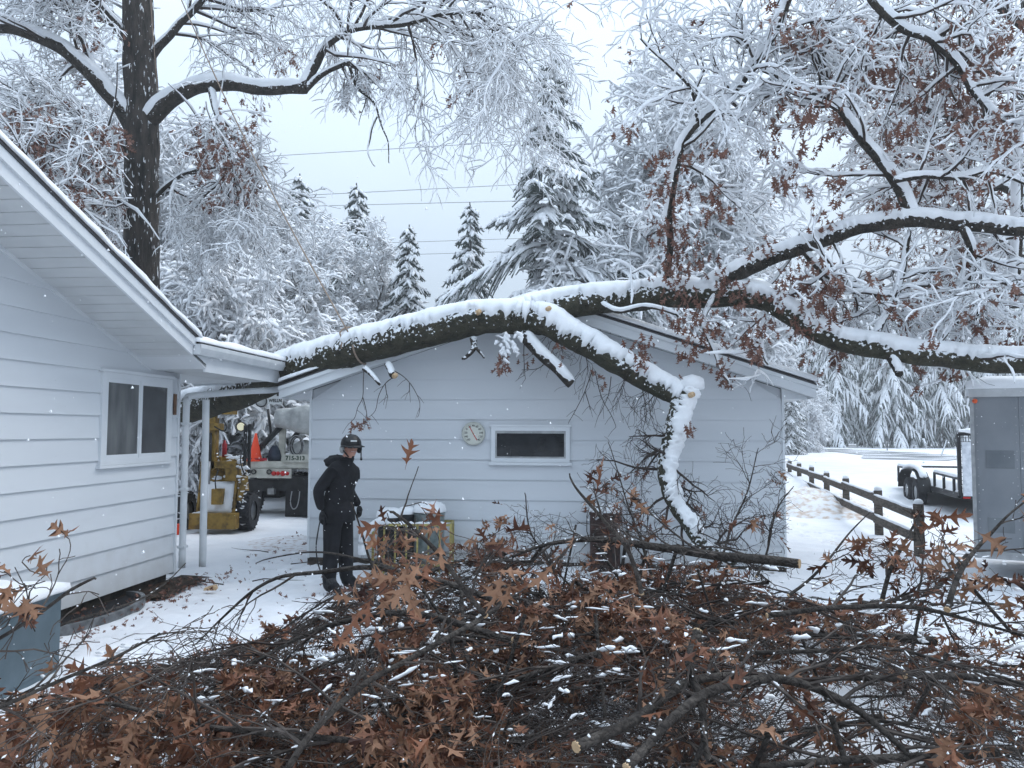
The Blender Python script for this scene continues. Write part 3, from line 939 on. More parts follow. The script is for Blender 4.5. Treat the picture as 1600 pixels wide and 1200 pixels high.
while z < gtop(mid) - .02:
    z1 = z + GE + .012
    def xl(zz):
        return 0.0 if zz <= gtop(0) else (zz - gtop(0)) / SL
    a0, a1 = xl(z), min(mid - .02, xl(z1))
    zz1 = min(z1, gtop(mid) - .002)
    v8 = [(a0, -.027, z), (GW - a0, -.027, z), (GW - a0, .019, z), (a0, .019, z), (a1, -.007, zz1), (GW - a1, -.007, zz1), (GW - a1, .019, zz1), (a1, .019, zz1)]
    MB().hexa(v8).obj('siding_board', M['siding2'], garage)
    z += GE
for x in (0, GW):
    s_ = -1 if x == 0 else 1
    MB().box(min(x, x + s_ * .03), max(x, x + s_ * .03), -.03, .10, .05, GZ).obj('corner_trim', M['white_paint'], garage)
    # side walls' boards seen edge on
for k in range(8):
    zz = .06 + k * GE
    for x, s_ in ((0, -1), (GW, 1)):
        MB().hexa([(x, .1, zz), (x + s_ * .022, .1, zz), (x + s_ * .022, 7.0, zz), (x, 7.0, zz), (x, .1, zz + GE), (x + s_ * .006, .1, zz + GE), (x + s_ * .006, 7.0, zz + GE), (x, 7.0, zz + GE)]).obj('siding_board', M['siding2'], garage)
# roof planes
def groof(side):
    """x runs from eave to ridge"""
    ex = -OV if side < 0 else GW + OV
    ze = GZ + .14 - 0 * OV
    zr = ze + SL * (mid + OV)
    v8 = [(ex, -OH, ze), (mid, -OH, zr), (mid, 7.3, zr), (ex, 7.3, ze), (ex, -OH, ze + .035), (mid, -OH, zr + .035), (mid, 7.3, zr + .035), (ex, 7.3, ze + .035)]
    MB().hexa(v8).obj('roof_plane', M['shingle'], garage)
    # rake fascia board
    zb = ze - .165
    v8 = [(ex, -OH - .002, zb), (mid, -OH - .002, zb + SL * (mid + OV)), (mid, -OH + .026, zb + SL * (mid + OV)), (ex, -OH + .026, zb),
          (ex, -OH - .002, ze - .002), (mid, -OH - .002, zr - .002), (mid, -OH + .026, zr - .002), (ex, -OH + .026, ze - .002)]
    MB().hexa(v8).obj('rake_board', M['white_paint'], garage)
    v8 = [(ex, -OH - .03, ze - .05), (mid, -OH - .03, zr - .05), (mid, -OH - .003, zr - .05), (ex, -OH - .003, ze - .05),
          (ex, -OH - .03, ze + .0), (mid, -OH - .03, zr + .0), (mid, -OH - .003, zr + .0), (ex, -OH - .003, ze + .0)]
    MB().hexa(v8).obj('crown_strip', M['white_paint'], garage)
    v8 = [(ex, -OH - .035, ze + .002), (mid, -OH - .035, zr + .002), (mid, -OH - .004, zr + .002), (ex, -OH - .004, ze + .002),
          (ex, -OH - .035, ze + .02), (mid, -OH - .035, zr + .02), (mid, -OH - .004, zr + .02), (ex, -OH - .004, ze + .02)]
    MB().hexa(v8).obj('drip_edge', M['trim_dark'], garage)
    # raking soffit
    sx0 = 0 if side < 0 else GW
    def zso(x): return zb + .02 + SL * (abs(x - ex))
    n = 26
    for i in range(n):
        xa = ex + (mid - ex) * i / n; xb = ex + (mid - ex) * (i + .95) / n
        MB().hexa([(xa, -OH + .027, zso(xa)), (xb, -OH + .027, zso(xb)), (xb, -.024, zso(xb)), (xa, -.024, zso(xa)),
                   (xa, -OH + .027, zso(xa) + .015), (xb, -OH + .027, zso(xb) + .015), (xb, -.024, zso(xb) + .015), (xa, -.024, zso(xa) + .015)]).obj('soffit_panel', M['soffit'], garage)
    # eave fascia and flat soffit
    s_ = -1 if side < 0 else 1
    MB().box(min(ex, ex - s_ * .025), max(ex, ex - s_ * .025), -OH + .028, 7.3, zb + .0, ze - .002).obj('eave_fascia', M['white_paint'], garage)
    x0, x1 = (ex + .026, -.024) if side < 0 else (GW + .024, ex - .026)
    MB().box(x0, x1, -.02, 7.3, zb + .002, zb + .018).obj('eave_soffit', M['soffit'], garage)
    xi, xo = (-.0, ex + .002) if side < 0 else (GW, ex - .002)
    MB().hexa([(xi, -.0205, zb - .001), (xo, -.0205, zb - .001), (xo, .01, zb - .001), (xi, .01, zb - .001), (xi, -.0205, zso(xi) + .004), (xo, -.0205, zso(xo) + .004), (xo, .01, zso(xo) + .004), (xi, .01, zso(xi) + .004)]).obj('eave_return', M['white_paint'], garage)
groof(-1); groof(1)
ze = GZ + .14 + .036
snow_slab(lambda u, v_: Vector((GW + OV + .03 - u * (mid + OV), -OH - .05 + v_ * 7.6, ze + SL * u * (mid + OV))), 60, 60, .125, garage, 'roof_snow', 11)
snow_slab(lambda u, v_: Vector((mid - u * (mid - 1.2), -OH - .05 + v_ * 7.6, ze + SL * (mid + OV - u * (mid - 1.2)))), 30, 60, .12, garage, 'roof_snow', 12)
# swept roof corner under the trunk: bare shingles with slabs of snow
for i in range(14):
    for j in range(3):
        x = -OV - .02 + i * .17 + random.uniform(-.02, .02)
        y0 = -OH - .04 + j * .30
        zz = ze + SL * (x + OV)
        MB().hexa([(x, y0, zz + .004), (x + .185, y0, zz + SL * .185 + .016), (x + .185, y0 + .29, zz + SL * .185 + .016), (x, y0 + .29, zz + .004),
                   (x, y0, zz + .016), (x + .185, y0, zz + SL * .185 + .024), (x + .185, y0 + .29, zz + SL * .185 + .024), (x, y0 + .29, zz + .016)]).obj('shingle', M['shingle'], garage)
for (x, wv, lv, th) in ((-.36, .34, .9, .09), (-.10, .30, .8, .075), (.17, .34, .7, .085), (.52, .22, .5, .06), (.8, .3, .6, .06)):
    zz = ze + SL * (x + OV)
    snow_slab(lambda u, v_: Vector((x + u * wv, -OH - .06 + v_ * lv, zz + SL * u * wv + .028)), 10, 14, th, garage, 'snow_slab', int(x * 50))
# window
GX0, GX1, GZ0, GZ1 = 2.575, 3.655, 1.41, 1.895
t_ = .055
gwn = MB().box(GX0, GX0 + t_, -.058, -.02, GZ0, GZ1).box(GX1 - t_, GX1, -.058, -.02, GZ0, GZ1).box(GX0 + t_, GX1 - t_, -.057, -.02, GZ1 - t_, GZ1).box(GX0 + t_, GX1 - t_, -.057, -.02, GZ0, GZ0 + t_).obj('window', M['white_paint'], garage)
MB().box(GX0 - .03, GX1 + .03, -.075, -.02, GZ0 - .04, GZ0 - .002).obj('sill', M['white_paint'], gwn)
MB().box(GX0 - .03, GX1 + .03, -.068, -.02, GZ1 + .002, GZ1 + .03).obj('head_casing', M['white_paint'], gwn)
g2 = M['steel']
s_ = .022; a0, a1, c0, c1 = GX0 + t_, GX1 - t_, GZ0 + t_, GZ1 - t_
MB().box(a0, a0 + s_, -.050, -.028, c0, c1).box(a1 - s_, a1, -.050, -.028, c0, c1).box(a0 + s_, a1 - s_, -.049, -.028, c1 - s_ * 1.6, c1).box(a0 + s_, a1 - s_, -.049, -.028, c0, c0 + s_).obj('sash', g2, gwn)
MB().box(a0 + s_, a1 - s_, -.036, -.030, c0 + s_, c1 - s_ * 1.6).obj('pane', M['glass_dark'], gwn)

# round dial thermometer
def text_mesh(txt, size, extrude=.0008, bold=0.0):
    cu_ = bpy.data.curves.new('text', 'FONT'); cu_.body = txt; cu_.size = size; cu_.extrude = extrude
    cu_.align_x = 'CENTER'; cu_.align_y = 'CENTER'; cu_.offset = bold; cu_.resolution_u = 2
    o = bpy.data.objects.new('text_tmp', cu_); COL.objects.link(o)
    dg = bpy.context.evaluated_depsgraph_get()
    me = bpy.data.meshes.new_from_object(o.evaluated_get(dg))
    bpy.data.objects.remove(o); bpy.data.curves.remove(cu_)
    vs = np.array([v.co[:] for v in me.vertices], np.float32)
    tr = []
    me.calc_loop_triangles()
    for t in me.loop_triangles: tr.append(tuple(t.vertices))
    bpy.data.meshes.remove(me)
    return vs, np.array(tr, np.int32)
dl = garage.matrix_basis @ Vector((2.325, -.03, 1.80))
th = empty('dial_thermometer', dl, -ANG, 'round white dial thermometer with red needle beside the small garage window', 'thermometer')
b = MB(); b.lathe([(.0, -.028), (.142, -.028), (.150, -.034), (.158, -.034), (.163, -.024), (.163, 0)], (0, 0, 0), 'y', 40)
b.obj('rim', noisy('pale_rim', (.42, .43, .39), (.52, .53, .48), 8, .5), th, True)
b = MB(); b.lathe([(.0, -.0295), (.143, -.0295)], (0, 0, 0), 'y', 40); b.obj('dial', mat('cream_dial', (.60, .61, .55), .5), th)
ink = mat('black_ink', (.02, .02, .02), .6)
b = MB()
for i, tx in enumerate(['-60', '-40', '-20', '0', '20', '40', '60', '80', '100', '120', '140']):
    an = R(225 - 5 - i * 26.2) if i else R(228)
    an = R(231 - i * 28.2)
    vs, tr = text_mesh(tx, .040, .0006, .0006)
    vs2 = np.stack([vs[:, 0] + math.cos(an) * .108, np.full(len(vs), -.0312) + vs[:, 2] * 0 - vs[:, 2] * .3, vs[:, 1] + math.sin(an) * .108], axis=1)
    b.add(vs2, t=tr)
    for s_ in range(5):
        a2 = an - R(28.2) * s_ / 5
        if i == 10 and s_: break
        rr0 = .128 if s_ else .124
        b.beam((math.cos(a2) * rr0, -.0305, math.sin(a2) * rr0), (math.cos(a2) * .138, -.0305, math.sin(a2) * .138), .0025, .0008, up=(0, 1, 0))
b.obj('numerals', ink, th, kind='stuff')
MB().beam((-.055, -.034, .098), (.050, -.034, -.090), .009, .002, up=(0, 1, 0)).obj('needle', mat('red_needle', (.55, .02, .02), .4), th)
MB().cyl((0, -.030, 0), (0, -.040, 0), .009, n=12).obj('hub', mat('brass', (.3, .2, .1), .4), th)

# ================================================================== TREES
def poly_mb(polys, n, mb=None, m=0, **kw):
    mb = mb or MB()
    v, q = tubes(polys, n, **kw)
    if len(v): mb.add(v, q, m=m)
    return mb

# ---- far and middle snowy broadleaf trees (three kinds, then copied)
def make_broadleaf(name, H, spread, seed, dens=1.0, dome=False):
    random.seed(seed)
    root = empty(name, (0, 0, 0))
    out = [[], [], [], [], []]; tips = []
    c = dict(max=4, seg=[10, 6, 5, 4, 3], wig=[.05, .16, .2, .25, .3], grav=[0, -.03, .03, .10, .16],
             n=[int(15 * dens), (8, 10), (6, 8), (4, 5)], start=[.22, .15, .15, .1], ang=[(35, 75), (30, 65), (30, 70), (25, 75)],
             len=[H, spread * .75, spread * .42, spread * .22, spread * .11], rad=[H * .014, .075, .03, .013, .007], taper=.75, lt=.35, rmin=.004)
    if dome:
        c['grav'] = [0, .10, .16, .22, .28]; c['start'][0] = .05
    grow(out, tips, Vector((0, 0, -.2)), Vector((0, 0, 1)), H * .95, H * .016, 0, c)
    wobj(poly_mb(out[0], 8, ref=(1, 0, 0)), 'trunk', M['bark_far'], root, True)
    wobj(poly_mb(out[1], 5), 'limb_mass', M['bark_far'], root, True, 'stuff')
    b = poly_mb(out[2], 4); poly_mb(out[3], 3, b); poly_mb(out[4], 3, b)
    wobj(b, 'twigs', M['twig_grey'], root, False, 'stuff')
    b = poly_mb(snowpolys(out[1], .05, .9, jit=.5), 4)
    poly_mb(snowpolys(out[2], .063, .9, jit=.6), 4, b)
    poly_mb(snowpolys(out[3], .056, .8, .95, jit=.7), 3, b)
    poly_mb(snowpolys(out[4], .046, .8, .9, jit=.7), 3, b)
    wobj(b, 'snow_load', M['snow'], root, True, 'stuff')
    return root

def make_conifer(name, H, Rb, seed, kind='spruce', dens=1.0):
    """trunk, whorled boughs with hanging needle sprays, snow lying on the boughs"""
    random.seed(seed)
    root = empty(name, (0, 0, 0))
    wobj(poly_mb([([(random.gauss(0, .02), random.gauss(0, .02), H * i / 10) for i in range(11)], [H * .013 * (1 - .93 * i / 10) + .012 for i in range(11)])], 8, ref=(1, 0, 0)), 'trunk', M['bark_far'], root, True)
    fol = MB(); sn = MB(); wood = []
    nb = int(H * (9 if kind == 'spruce' else 4.2) * dens)
    tv, tt = [], []
    sp = []; snl = []
    for i in range(nb):
        f = (i + random.random()) / nb
        f0 = .04 if kind == 'spruce' else .16
        f = f0 + (1 - f0 - .01) * f
        z = f * H
        if kind == 'spruce':
            L = Rb * (1 - f) ** .85 * random.uniform(.7, 1.1) + .12
            droop, up = .55, -.15
        elif kind == 'weeping':
            L = Rb * (1 - f) ** .7 * random.uniform(.6, 1.15) + .2
            droop, up = 1.05, -.3
        else:
            L = Rb * (math.sin(math.pi * min(1, .22 + f * .80)) ** .8) * random.uniform(.35, 1.15) + .3
            droop, up = .75, .30 - .5 * random.random()
        az = i * 2.39996 + random.uniform(-.4, .4)
        if kind == 'pine':
            if mnoise.noise(Vector((math.cos(az) * .9, math.sin(az) * .9, z * .55))) < -.22: continue
            L *= 1 + .9 * mnoise.noise(Vector((math.cos(az) * 1.2, math.sin(az) * 1.2, z * .8 + 5)))
        n = 7
        pts = []; rad = []
        for k in range(n + 1):
            t = k / n
            rr = L * t
            hz = z + L * (up * t - droop * .75 * t * t + (.12 * t ** 4 if kind == 'spruce' else .22 * t ** 3))
            aa = az + .12 * math.sin(t * 3 + i)
            pts.append((rr * math.cos(aa), rr * math.sin(aa), hz)); rad.append(.035 * (L / Rb) * (1 - .8 * t) + .008)
        wood.append((pts, rad))
        # side sprays
        ns = max(4, int(L * (7 if kind == 'spruce' else 6) * dens + 3))
        for s_ in range(ns):
            t = .12 + .88 * (s_ + random.random()) / ns
            fi = t * n; k0 = min(int(fi), n - 1); ff = fi - k0
            p = Vector(pts[k0]).lerp(Vector(pts[k0 + 1]), ff)
            dl = (Vector(pts[k0 + 1]) - Vector(pts[k0])).normalized()
            sd = (1 if s_ % 2 else -1)
            side = dl.cross(Vector((0, 0, 1))) * sd
            ln = L * .38 * (1 - .62 * t) * random.uniform(.6, 1.3) + .14
            hang = random.uniform(.25, .8) if kind != 'weeping' else random.uniform(.8, 1.7)
            dr = (dl * random.uniform(.5, 1.0) + side * random.uniform(.5, 1.0)).normalized()
            q = []; rr_ = []
            m_ = 4
            for k in range(m_ + 1):
                u = k / m_
                pp = p + dr * (ln * u) + Vector((0, 0, -hang * ln * u * u))
                q.append(tuple(pp)); rr_.append((.052 + .03 * random.random()) * (1 - .72 * u) * (1.0 if kind == 'spruce' else 1.25 if kind == 'weeping' else .95) + .006)
            sp.append((q, rr_))
            snl.append(([(a, b_, c_ + r_ * .75) for (a, b_, c_), r_ in zip(q, rr_)], [r_ * random.uniform(.75, 1.35) * (1.65 if kind == 'pine' else 1.15) for r_ in rr_[:-1]] + [rr_[-1] * .4]))
            # needle tufts: ragged little blades hanging round the spray
            for k in range(7 if kind == 'spruce' else 9):
                u = random.random(); kk = min(int(u * m_), m_ - 1)
                c0 = Vector(q[kk]).lerp(Vector(q[kk + 1]), u * m_ - kk)
                dv = (dr * random.uniform(.2, 1) + rand_perp(dr) * .9 + Vector((0, 0, -.55))).normalized() * random.uniform(.09, .20) * (1 if kind == 'spruce' else 1.35)
                wv = dv.cross(rand_perp(dv.normalized())).normalized() * random.uniform(.014, .028)
                bi = len(tv)
                tv += [tuple(c0 - wv), tuple(c0 + wv), tuple(c0 + dv)]; tt.append((bi, bi + 1, bi + 2))
        # snow pads on the bough itself
        snl.append(([(a, b_, c_ + .035) for a, b_, c_ in pts], [(.045 + .055 * random.random()) * (1 - .5 * k / n) * min(1.2, .4 + L / Rb) for k in range(n)] + [.02]))
    fv, fq = tubes(sp, 4, wob=.35); fol.add(fv, fq); fol.add(tv, t=tt)
    wobj(poly_mb(wood, 4), 'bough_wood', M['bark_far'], root, True, 'stuff')
    wobj(fol, 'needle_foliage', M['needle'], root, False, 'stuff')
    sv, sq = tubes(snl, 5, ry=.75, wob=.25); sn.add(sv, sq)
    wobj(sn, 'snow_load', M['snow'], root, True, 'stuff')
    return root

def place(o, x, y, rz, s, label, group, cat='tree', sz=None):
    o.location = (x, y, gz(x, y) - .05); o.rotation_euler = (0, 0, rz); o.scale = (s, s, sz or s)
    setp(o, label, cat, group)
    return o

protoA = make_broadleaf('snowy_broadleaf_tree', 11, 5.2, 11, 1.0)
protoB = make_broadleaf('snowy_broadleaf_tree', 12, 5.6, 23, 1.15)
protoD = make_broadleaf('snow_bowed_tree', 5.5, 4.2, 35, 1.25, dome=True)
protoS = make_conifer('snowy_spruce', 10, 2.3, 41)
protoW = make_conifer('snow_draped_conifer', 11, 3.3, 52, 'weeping', .85)
protoP = make_conifer('white_pine', 16, 2.7, 64, 'pine', 2.0)
used = set()
def inst(proto, *a, **k):
    o = proto if proto.name not in used else copy_tree(proto)
    used.add(proto.name)
    return place(o, *a, **k)

def pxX(px, D): return (px - 800) / FPX * D
# individually visible trees: (proto, px, D, rot, scale, label)
inst(protoP, pxX(862, 27), 27, .6, .96, 'tall white pine with wide uneven snowy boughs behind the garage', None)
inst(protoS, pxX(635, 30), 30, 0, 1.0, 'narrow snowy spruce left of the two spires behind the garage', None)
inst(protoS, pxX(733, 31), 31, 1.9, 1.12, 'snowy spruce standing between the pine and the smaller spruce spire', None)
inst(protoS, pxX(553, 38), 38, 2.6, 1.42, 'spruce tip poking out above the frosted broadleaf trees', None)
inst(protoS, pxX(462, 36), 36, 4.1, 1.40, 'spruce tip just left of the red rope line', None)
B_ = 'snow covered broadleaf trees behind the buildings'
for (pr, px, D, rz, s, lab) in [
    (protoA, 500, 26, .3, .72, 'frosted broadleaf tree right behind the rope, left of the spruce spire'),
    (protoB, 545, 31, 1.3, .72, 'frosted broadleaf tree nearest to the spruce spire'),
    (protoB, 330, 27, 2.3, .82, 'frosted broadleaf tree just right of the big oak trunk'),
    (protoA, 415, 31, 3.3, .90, 'frosted broadleaf tree halfway between the oak trunk and the rope foot'),
    (protoA, 985, 29, 4.3, 1.18, 'tall frosted broadleaf tree right of the white pine'),
    (protoB, 1060, 33, 5.1, 1.22, 'tallest frosted broadleaf tree behind the upright oak branch'),
    (protoB, 930, 35, .9, .80, 'lower frosted broadleaf tree tucked behind the white pine'),
    (protoA, 1160, 36, 1.7, 1.05, 'frosted broadleaf tree behind the right end of the garage ridge'),
    (protoA, 60, 24, 2.9, 1.0, 'frosted broadleaf tree above the house roof at far left'),
    (protoB, 150, 28, .1, 1.1, 'frosted broadleaf tree left of the big oak trunk'),
]:
    inst(pr, pxX(px, D), D, rz, s, lab, B_)
D_ = 'low snow bowed trees'
for (px, D, rz, s, lab) in [(400, 21, .4, .98, 'rounded snow bowed tree above the house eave'), (305, 22, 2.2, .95, 'snow bowed tree at the foot of the big oak'),
                            (500, 23, 3.2, .78, 'low snow bowed tree where the rope meets the trunk'), (455, 30, 1.2, .7, 'snow bowed shrub seen between loader and truck'),
                            (340, 33, 4.2, .75, 'snow bowed shrub seen above the yellow loader'),
                            (1262, 60, 1.0, .75, 'snow bowed bush at the road end by the garage corner'), (1235, 52, 3.0, .62, 'small snow bowed bush just right of the garage')]:
    inst(protoD, pxX(px, D), D, rz, s, lab, D_)
W_ = 'snow draped conifers beyond the road'
CL = ['snow draped conifer behind the garage corner, first of the front row beyond the road', 'snow draped conifer at the road end, second from the garage corner', 'taller snow draped conifer behind the second and fourth of the front row', 'broad snow draped conifer above the middle of the rail fence', 'snow draped conifer above the wheels of the open trailer', 'snow draped conifer just left of the upright ramp gate', 'snow draped conifer right above the ramp gate of the open trailer']
for k, (px, D, s) in enumerate([(1262, 74, 1.25), (1310, 70, 1.22), (1345, 78, 1.45), (1392, 68, 1.25), (1428, 73, 1.42), (1470, 68, 1.22), (1505, 76, 1.45), (1560, 70, 1.35), (1610, 72, 1.4), (1240, 84, 1.3), (1290, 90, 1.6), (1370, 92, 1.7), (1450, 90, 1.65), (1540, 92, 1.7), (1660, 80, 1.6)]):
    inst(protoW, pxX(px, D), D, k * 1.37, s, CL[k] if k < len(CL) else 'snow draped dark conifer in the back row of the wood beyond the road', W_)
# far wood closing the view behind the buildings
F_ = 'far snowy wood behind the buildings'
for k in range(20):
    px = -60 + k * 68 + random.uniform(-15, 15); D = random.uniform(44, 60)
    pr = random.choice((protoA, protoB, protoS, protoB))
    s = random.uniform(.55, .78) * (D / 48) * (1.0 if not 560 < px < 900 else .62)
    inst(pr, pxX(px, D), D, k * 1.1, s, 'snowy tree in the far wood behind the buildings', F_)
for k, px in enumerate((1226, 1233, 1247)):
    D = 62
    t = empty('bare_pole_tree', (pxX(px, D), D, gz(20, D)), 0, 'thin bare dark tree trunk beside the garage corner, beyond the road', 'tree', 'thin dark trunks right of the garage')
    wobj(poly_mb([([(t.location.x + random.gauss(0, .03), t.location.y, t.location.z + 1.1 * i) for i in range(10)], [.14 - .010 * i for i in range(10)])], 7, ref=(1, 0, 0)), 'trunk', M['bark_far'], t, True)

# ---- snowed big limbs given by their course
def limb(parent, name, ctrl, sub=8, n=16, bark='bark_limb', cap=.05, ext=(72, 72), wig=.006, ref=(0, 0, 1), seed=0, sname='snow', amp=.07, rag=.45, across=9):
    """ctrl: [(px,py,D,radius)] -> returns path; bark mesh + snow cap child"""
    pts, rad = catmull([(P(a, b_, D), r) for a, b_, D, r in ctrl], sub, wig)
    mb = MB(); v, q = bark_tube(pts, rad, n, amp, seed, ref); mb.add(v, q)
    k = len(pts)
    for base, rev in ((0, 0), ((k - 1) * n, 1)):
        t = [(base, base + i, base + i + 1) if rev else (base, base + i + 1, base + i) for i in range(1, n - 1)]
        mb.t.append(np.asarray(t, np.int32)); mb.tm.append(np.zeros(len(t), np.int32))
    o = wobj(mb, name, M[bark], parent, True)
    if cap:
        sv, sq = snowcap(pts, rad, cap, ext, across, seed, rag)
        b = MB(); b.add(sv, sq); b.v = [x - np.array(parent.location, dtype=np.float32) for x in b.v]
        so = b.obj(sname, M['snow'], o, True, 'stuff')
    return pts, rad, o

random.seed(99)
# ================================================================== BIG STANDING OAK (left)
OD = 15.0
ob = P(222, 690, OD)
oak = empty('standing_oak', (ob.x, ob.y, 0), 0, 'big dark standing oak rising behind the house roof, with two snowy arms', 'tree')
def opt(px, py, D=OD): return P(px, py, D)
tp = [(222, 760, OD, .40), (222, 600, OD, .335), (221, 430, OD, .315), (222, 300, OD, .315), (221, 150, OD, .31), (217, 40, OD, .30), (213, -80, OD, .27), (205, -260, OD, .22)]
limb(oak, 'trunk', tp, 14, 30, 'bark_oak', 0, ref=(0, 1, 0), seed=4, amp=.06)
cO = dict(max=4, seg=[6, 6, 5, 4, 3], wig=[.1, .15, .2, .25, .25], grav=[0, .06, .13, .16, .15], n=[0, (5, 6), (4, 5), (3, 4)], npath=16,
          start=[.08, .12, .12, .1], ang=[(30, 80), (25, 60), (25, 65), (25, 60)], len=[3, 2.1, 1.15, .62, .32], rad=[.1, .030, .013, .007, .0045], taper=.75, lt=.25, rmin=.0025)
o_out = [[], [], [], [], []]; o_tips = []
limbs_o = [
    ([(215, 215, OD, .15), (180, 160, OD - .2, .135), (130, 105, OD - .5, .125), (70, 60, OD - .8, .115), (0, 42, OD - 1.1, .105), (-90, 40, OD - 1.4, .09)], 15, .085),
    ([(228, 195, OD, .17), (262, 160, OD - .2, .155), (305, 138, OD - .4, .13), (360, 133, OD - .6, .12), (420, 140, OD - .8, .105), (478, 138, OD - 1, .095)], 12, .09),
    ([(474, 137, OD - 1, .085), (492, 105, OD - 1.0, .075), (515, 68, OD - 1.1, .06), (560, 45, OD - 1.2, .045), (630, 38, OD - 1.3, .04), (700, 22, OD - 1.4, .035), (770, 30, OD - 1.5, .02), (815, 90, OD - 1.6, .012)], 26, .055),
    ([(478, 140, OD - 1, .06), (500, 120, OD - 1.0, .05), (535, 100, OD - 1.1, .042), (548, 98, OD - 1.1, .035)], 6, .03),
    ([(543, 96, OD - 1.1, .035), (560, 140, OD - 1.1, .028), (583, 158, OD - 1.1, .022), (592, 180, OD - 1.1, .018), (604, 215, OD - 1.1, .013), (608, 255, OD - 1.1, .007)], 0, .0),
    ([(590, 182, OD - 1.1, .016), (578, 210, OD - 1.1, .014), (574, 235, OD - 1.1, .011), (586, 260, OD - 1.1, .006)], 0, .012),
    ([(573, 155, OD - 1.1, .012), (565, 175, OD - 1.1, .009), (561, 196, OD - 1.1, .005)], 0, .0),
    ([(330, 135, OD - .5, .075), (340, 180, OD - .7, .06), (360, 235, OD - .9, .05), (372, 275, OD - 1.0, .04), (390, 320, OD - 1.1, .025), (405, 375, OD - 1.2, .012)], 11, .012),
    ([(366, 260, OD - 1.0, .03), (358, 300, OD - 1, .02), (357, 350, OD - 1, .01)], 4, 0),
    ([(200, 235, OD, .10), (160, 215, OD - .7, .07), (100, 210, OD - 1.4, .05), (40, 220, OD - 2, .035)], 20, .05),
    ([(205, 330, OD, .07), (160, 300, OD - 1, .05), (110, 290, OD - 2, .035), (50, 270, OD - 3, .02)], 20, .04),
    ([(195, 60, OD, .09), (165, 20, OD - .6, .07), (130, -30, OD - 1, .05)], 12, .05),
    ([(150, 110, OD - .4, .05), (125, 55, OD - .5, .045), (105, 0, OD - .6, .04), (95, -60, OD - .7, .03)], 14, .02),
    ([(235, 90, OD, .08), (290, 30, OD - .4, .06), (350, -30, OD - .8, .045), (420, -50, OD - 1, .03)], 16, .04),
    ([(240, 310, OD, .045), (290, 270, OD - .6, .03), (340, 260, OD - 1, .02)], 12, .03),
]
for k, (ct, npth, cap) in enumerate(limbs_o):
    pts, rad, o = limb(oak, 'limb', ct, 8, 14 if ct[0][3] > .06 else 8, 'bark_limb', cap, ext=(80, 80), seed=k * 3.1, wig=.01, ref=(0, 1, 0) if k in (4, 5, 6, 7, 8) else (0, 0, 1))
    if npth:
        c = dict(cO); c['npath'] = npth
        if k == 2: c['start'] = [.25, .1, .1, .1]; c['len'] = [3, 1.9, 1.2, .65, .36]; c['grav'] = [0, .10, .18, .20, .18]; c['npath'] = 34; c['lt'] = .0
        if k in (0, 1): c['start'] = [.2, .1, .1, .1]
        if k in (9, 10): c['grav'] = [0, .0, .05, .1, .1]
        if k in (7, 8): c['grav'] = [0, .16, .2, .2, .15]; c['len'] = [3, 1.5, .9, .5, .3]
        if k == 1: c['npath'] = 13; c['len'] = [3, 2.1, 1.15, .62, .32]; c['grav'] = [0, .12, .16, .18, .15]
        if k in (3,): c['len'] = [1, .9, .5, .3, .2]
        grow(o_out, o_tips, None, None, 0, 0, 0, c, path=(pts, rad))
# keep the trunk and the two arms in view: growth that would hang right in front of them grew the other way
def clear_front(lists, lines, keep):
    segs = []
    for pl, hw in lines:
        for (a, c_) in zip(pl[:-1], pl[1:]):
            segs.append((a[0], a[1], c_[0], c_[1], (a[2] + c_[2]) / 2, hw))
    for L_ in lists:
        keepers = []
        for poly in L_:
            pts = poly[0]; hit = False
            for p in (pts[0], pts[len(pts) // 2], pts[-1]):
                if p[1] < .5: continue
                px = 800 + p[0] / p[1] * FPX; py = 672 - (p[2] - CAM_Z) / p[1] * FPX
                for x0, y0, x1, y1, D, hw in segs:
                    if p[1] > D: continue
                    dx, dy = x1 - x0, y1 - y0
                    t = ((px - x0) * dx + (py - y0) * dy) / (dx * dx + dy * dy); t = min(1, max(0, t))
                    if (px - x0 - dx * t) ** 2 + (py - y0 - dy * t) ** 2 < hw * hw: hit = True; break
                if hit: break
            if hit and random.random() > keep: continue
            keepers.append(poly)
        L_[:] = keepers
clear_front(o_out[1:], [([(222, -60, OD + .2), (222, 250, OD + .2)], 30), ([(222, 250, OD + .2), (222, 440, OD + .2)], 22)] + [([(c[0], c[1], c[2] + .1) for c in limbs_o[k][0]], 20) for k in (0, 1)] + [([(c[0], c[1], c[2] + .1) for c in limbs_o[2][0][:5]], 12)], .10)
prune(o_out[1:], o_tips)
b = poly_mb(o_out[1], 5); poly_mb(o_out[2], 4, b); poly_mb(o_out[3], 3, b); poly_mb(o_out[4], 3, b)
wobj(b, 'twigs', M['twig'], oak, False, 'stuff')
b = poly_mb(snowpolys(o_out[1], .018, .9), 5); poly_mb(snowpolys(o_out[2], .016, .9), 4, b)
poly_mb(snowpolys(o_out[3], .013, .9, .95), 3, b); poly_mb(snowpolys(o_out[4], .010, .9, .9), 3, b)
wobj(b, 'snow_load', M['snow'], oak, True, 'stuff')
lm = []
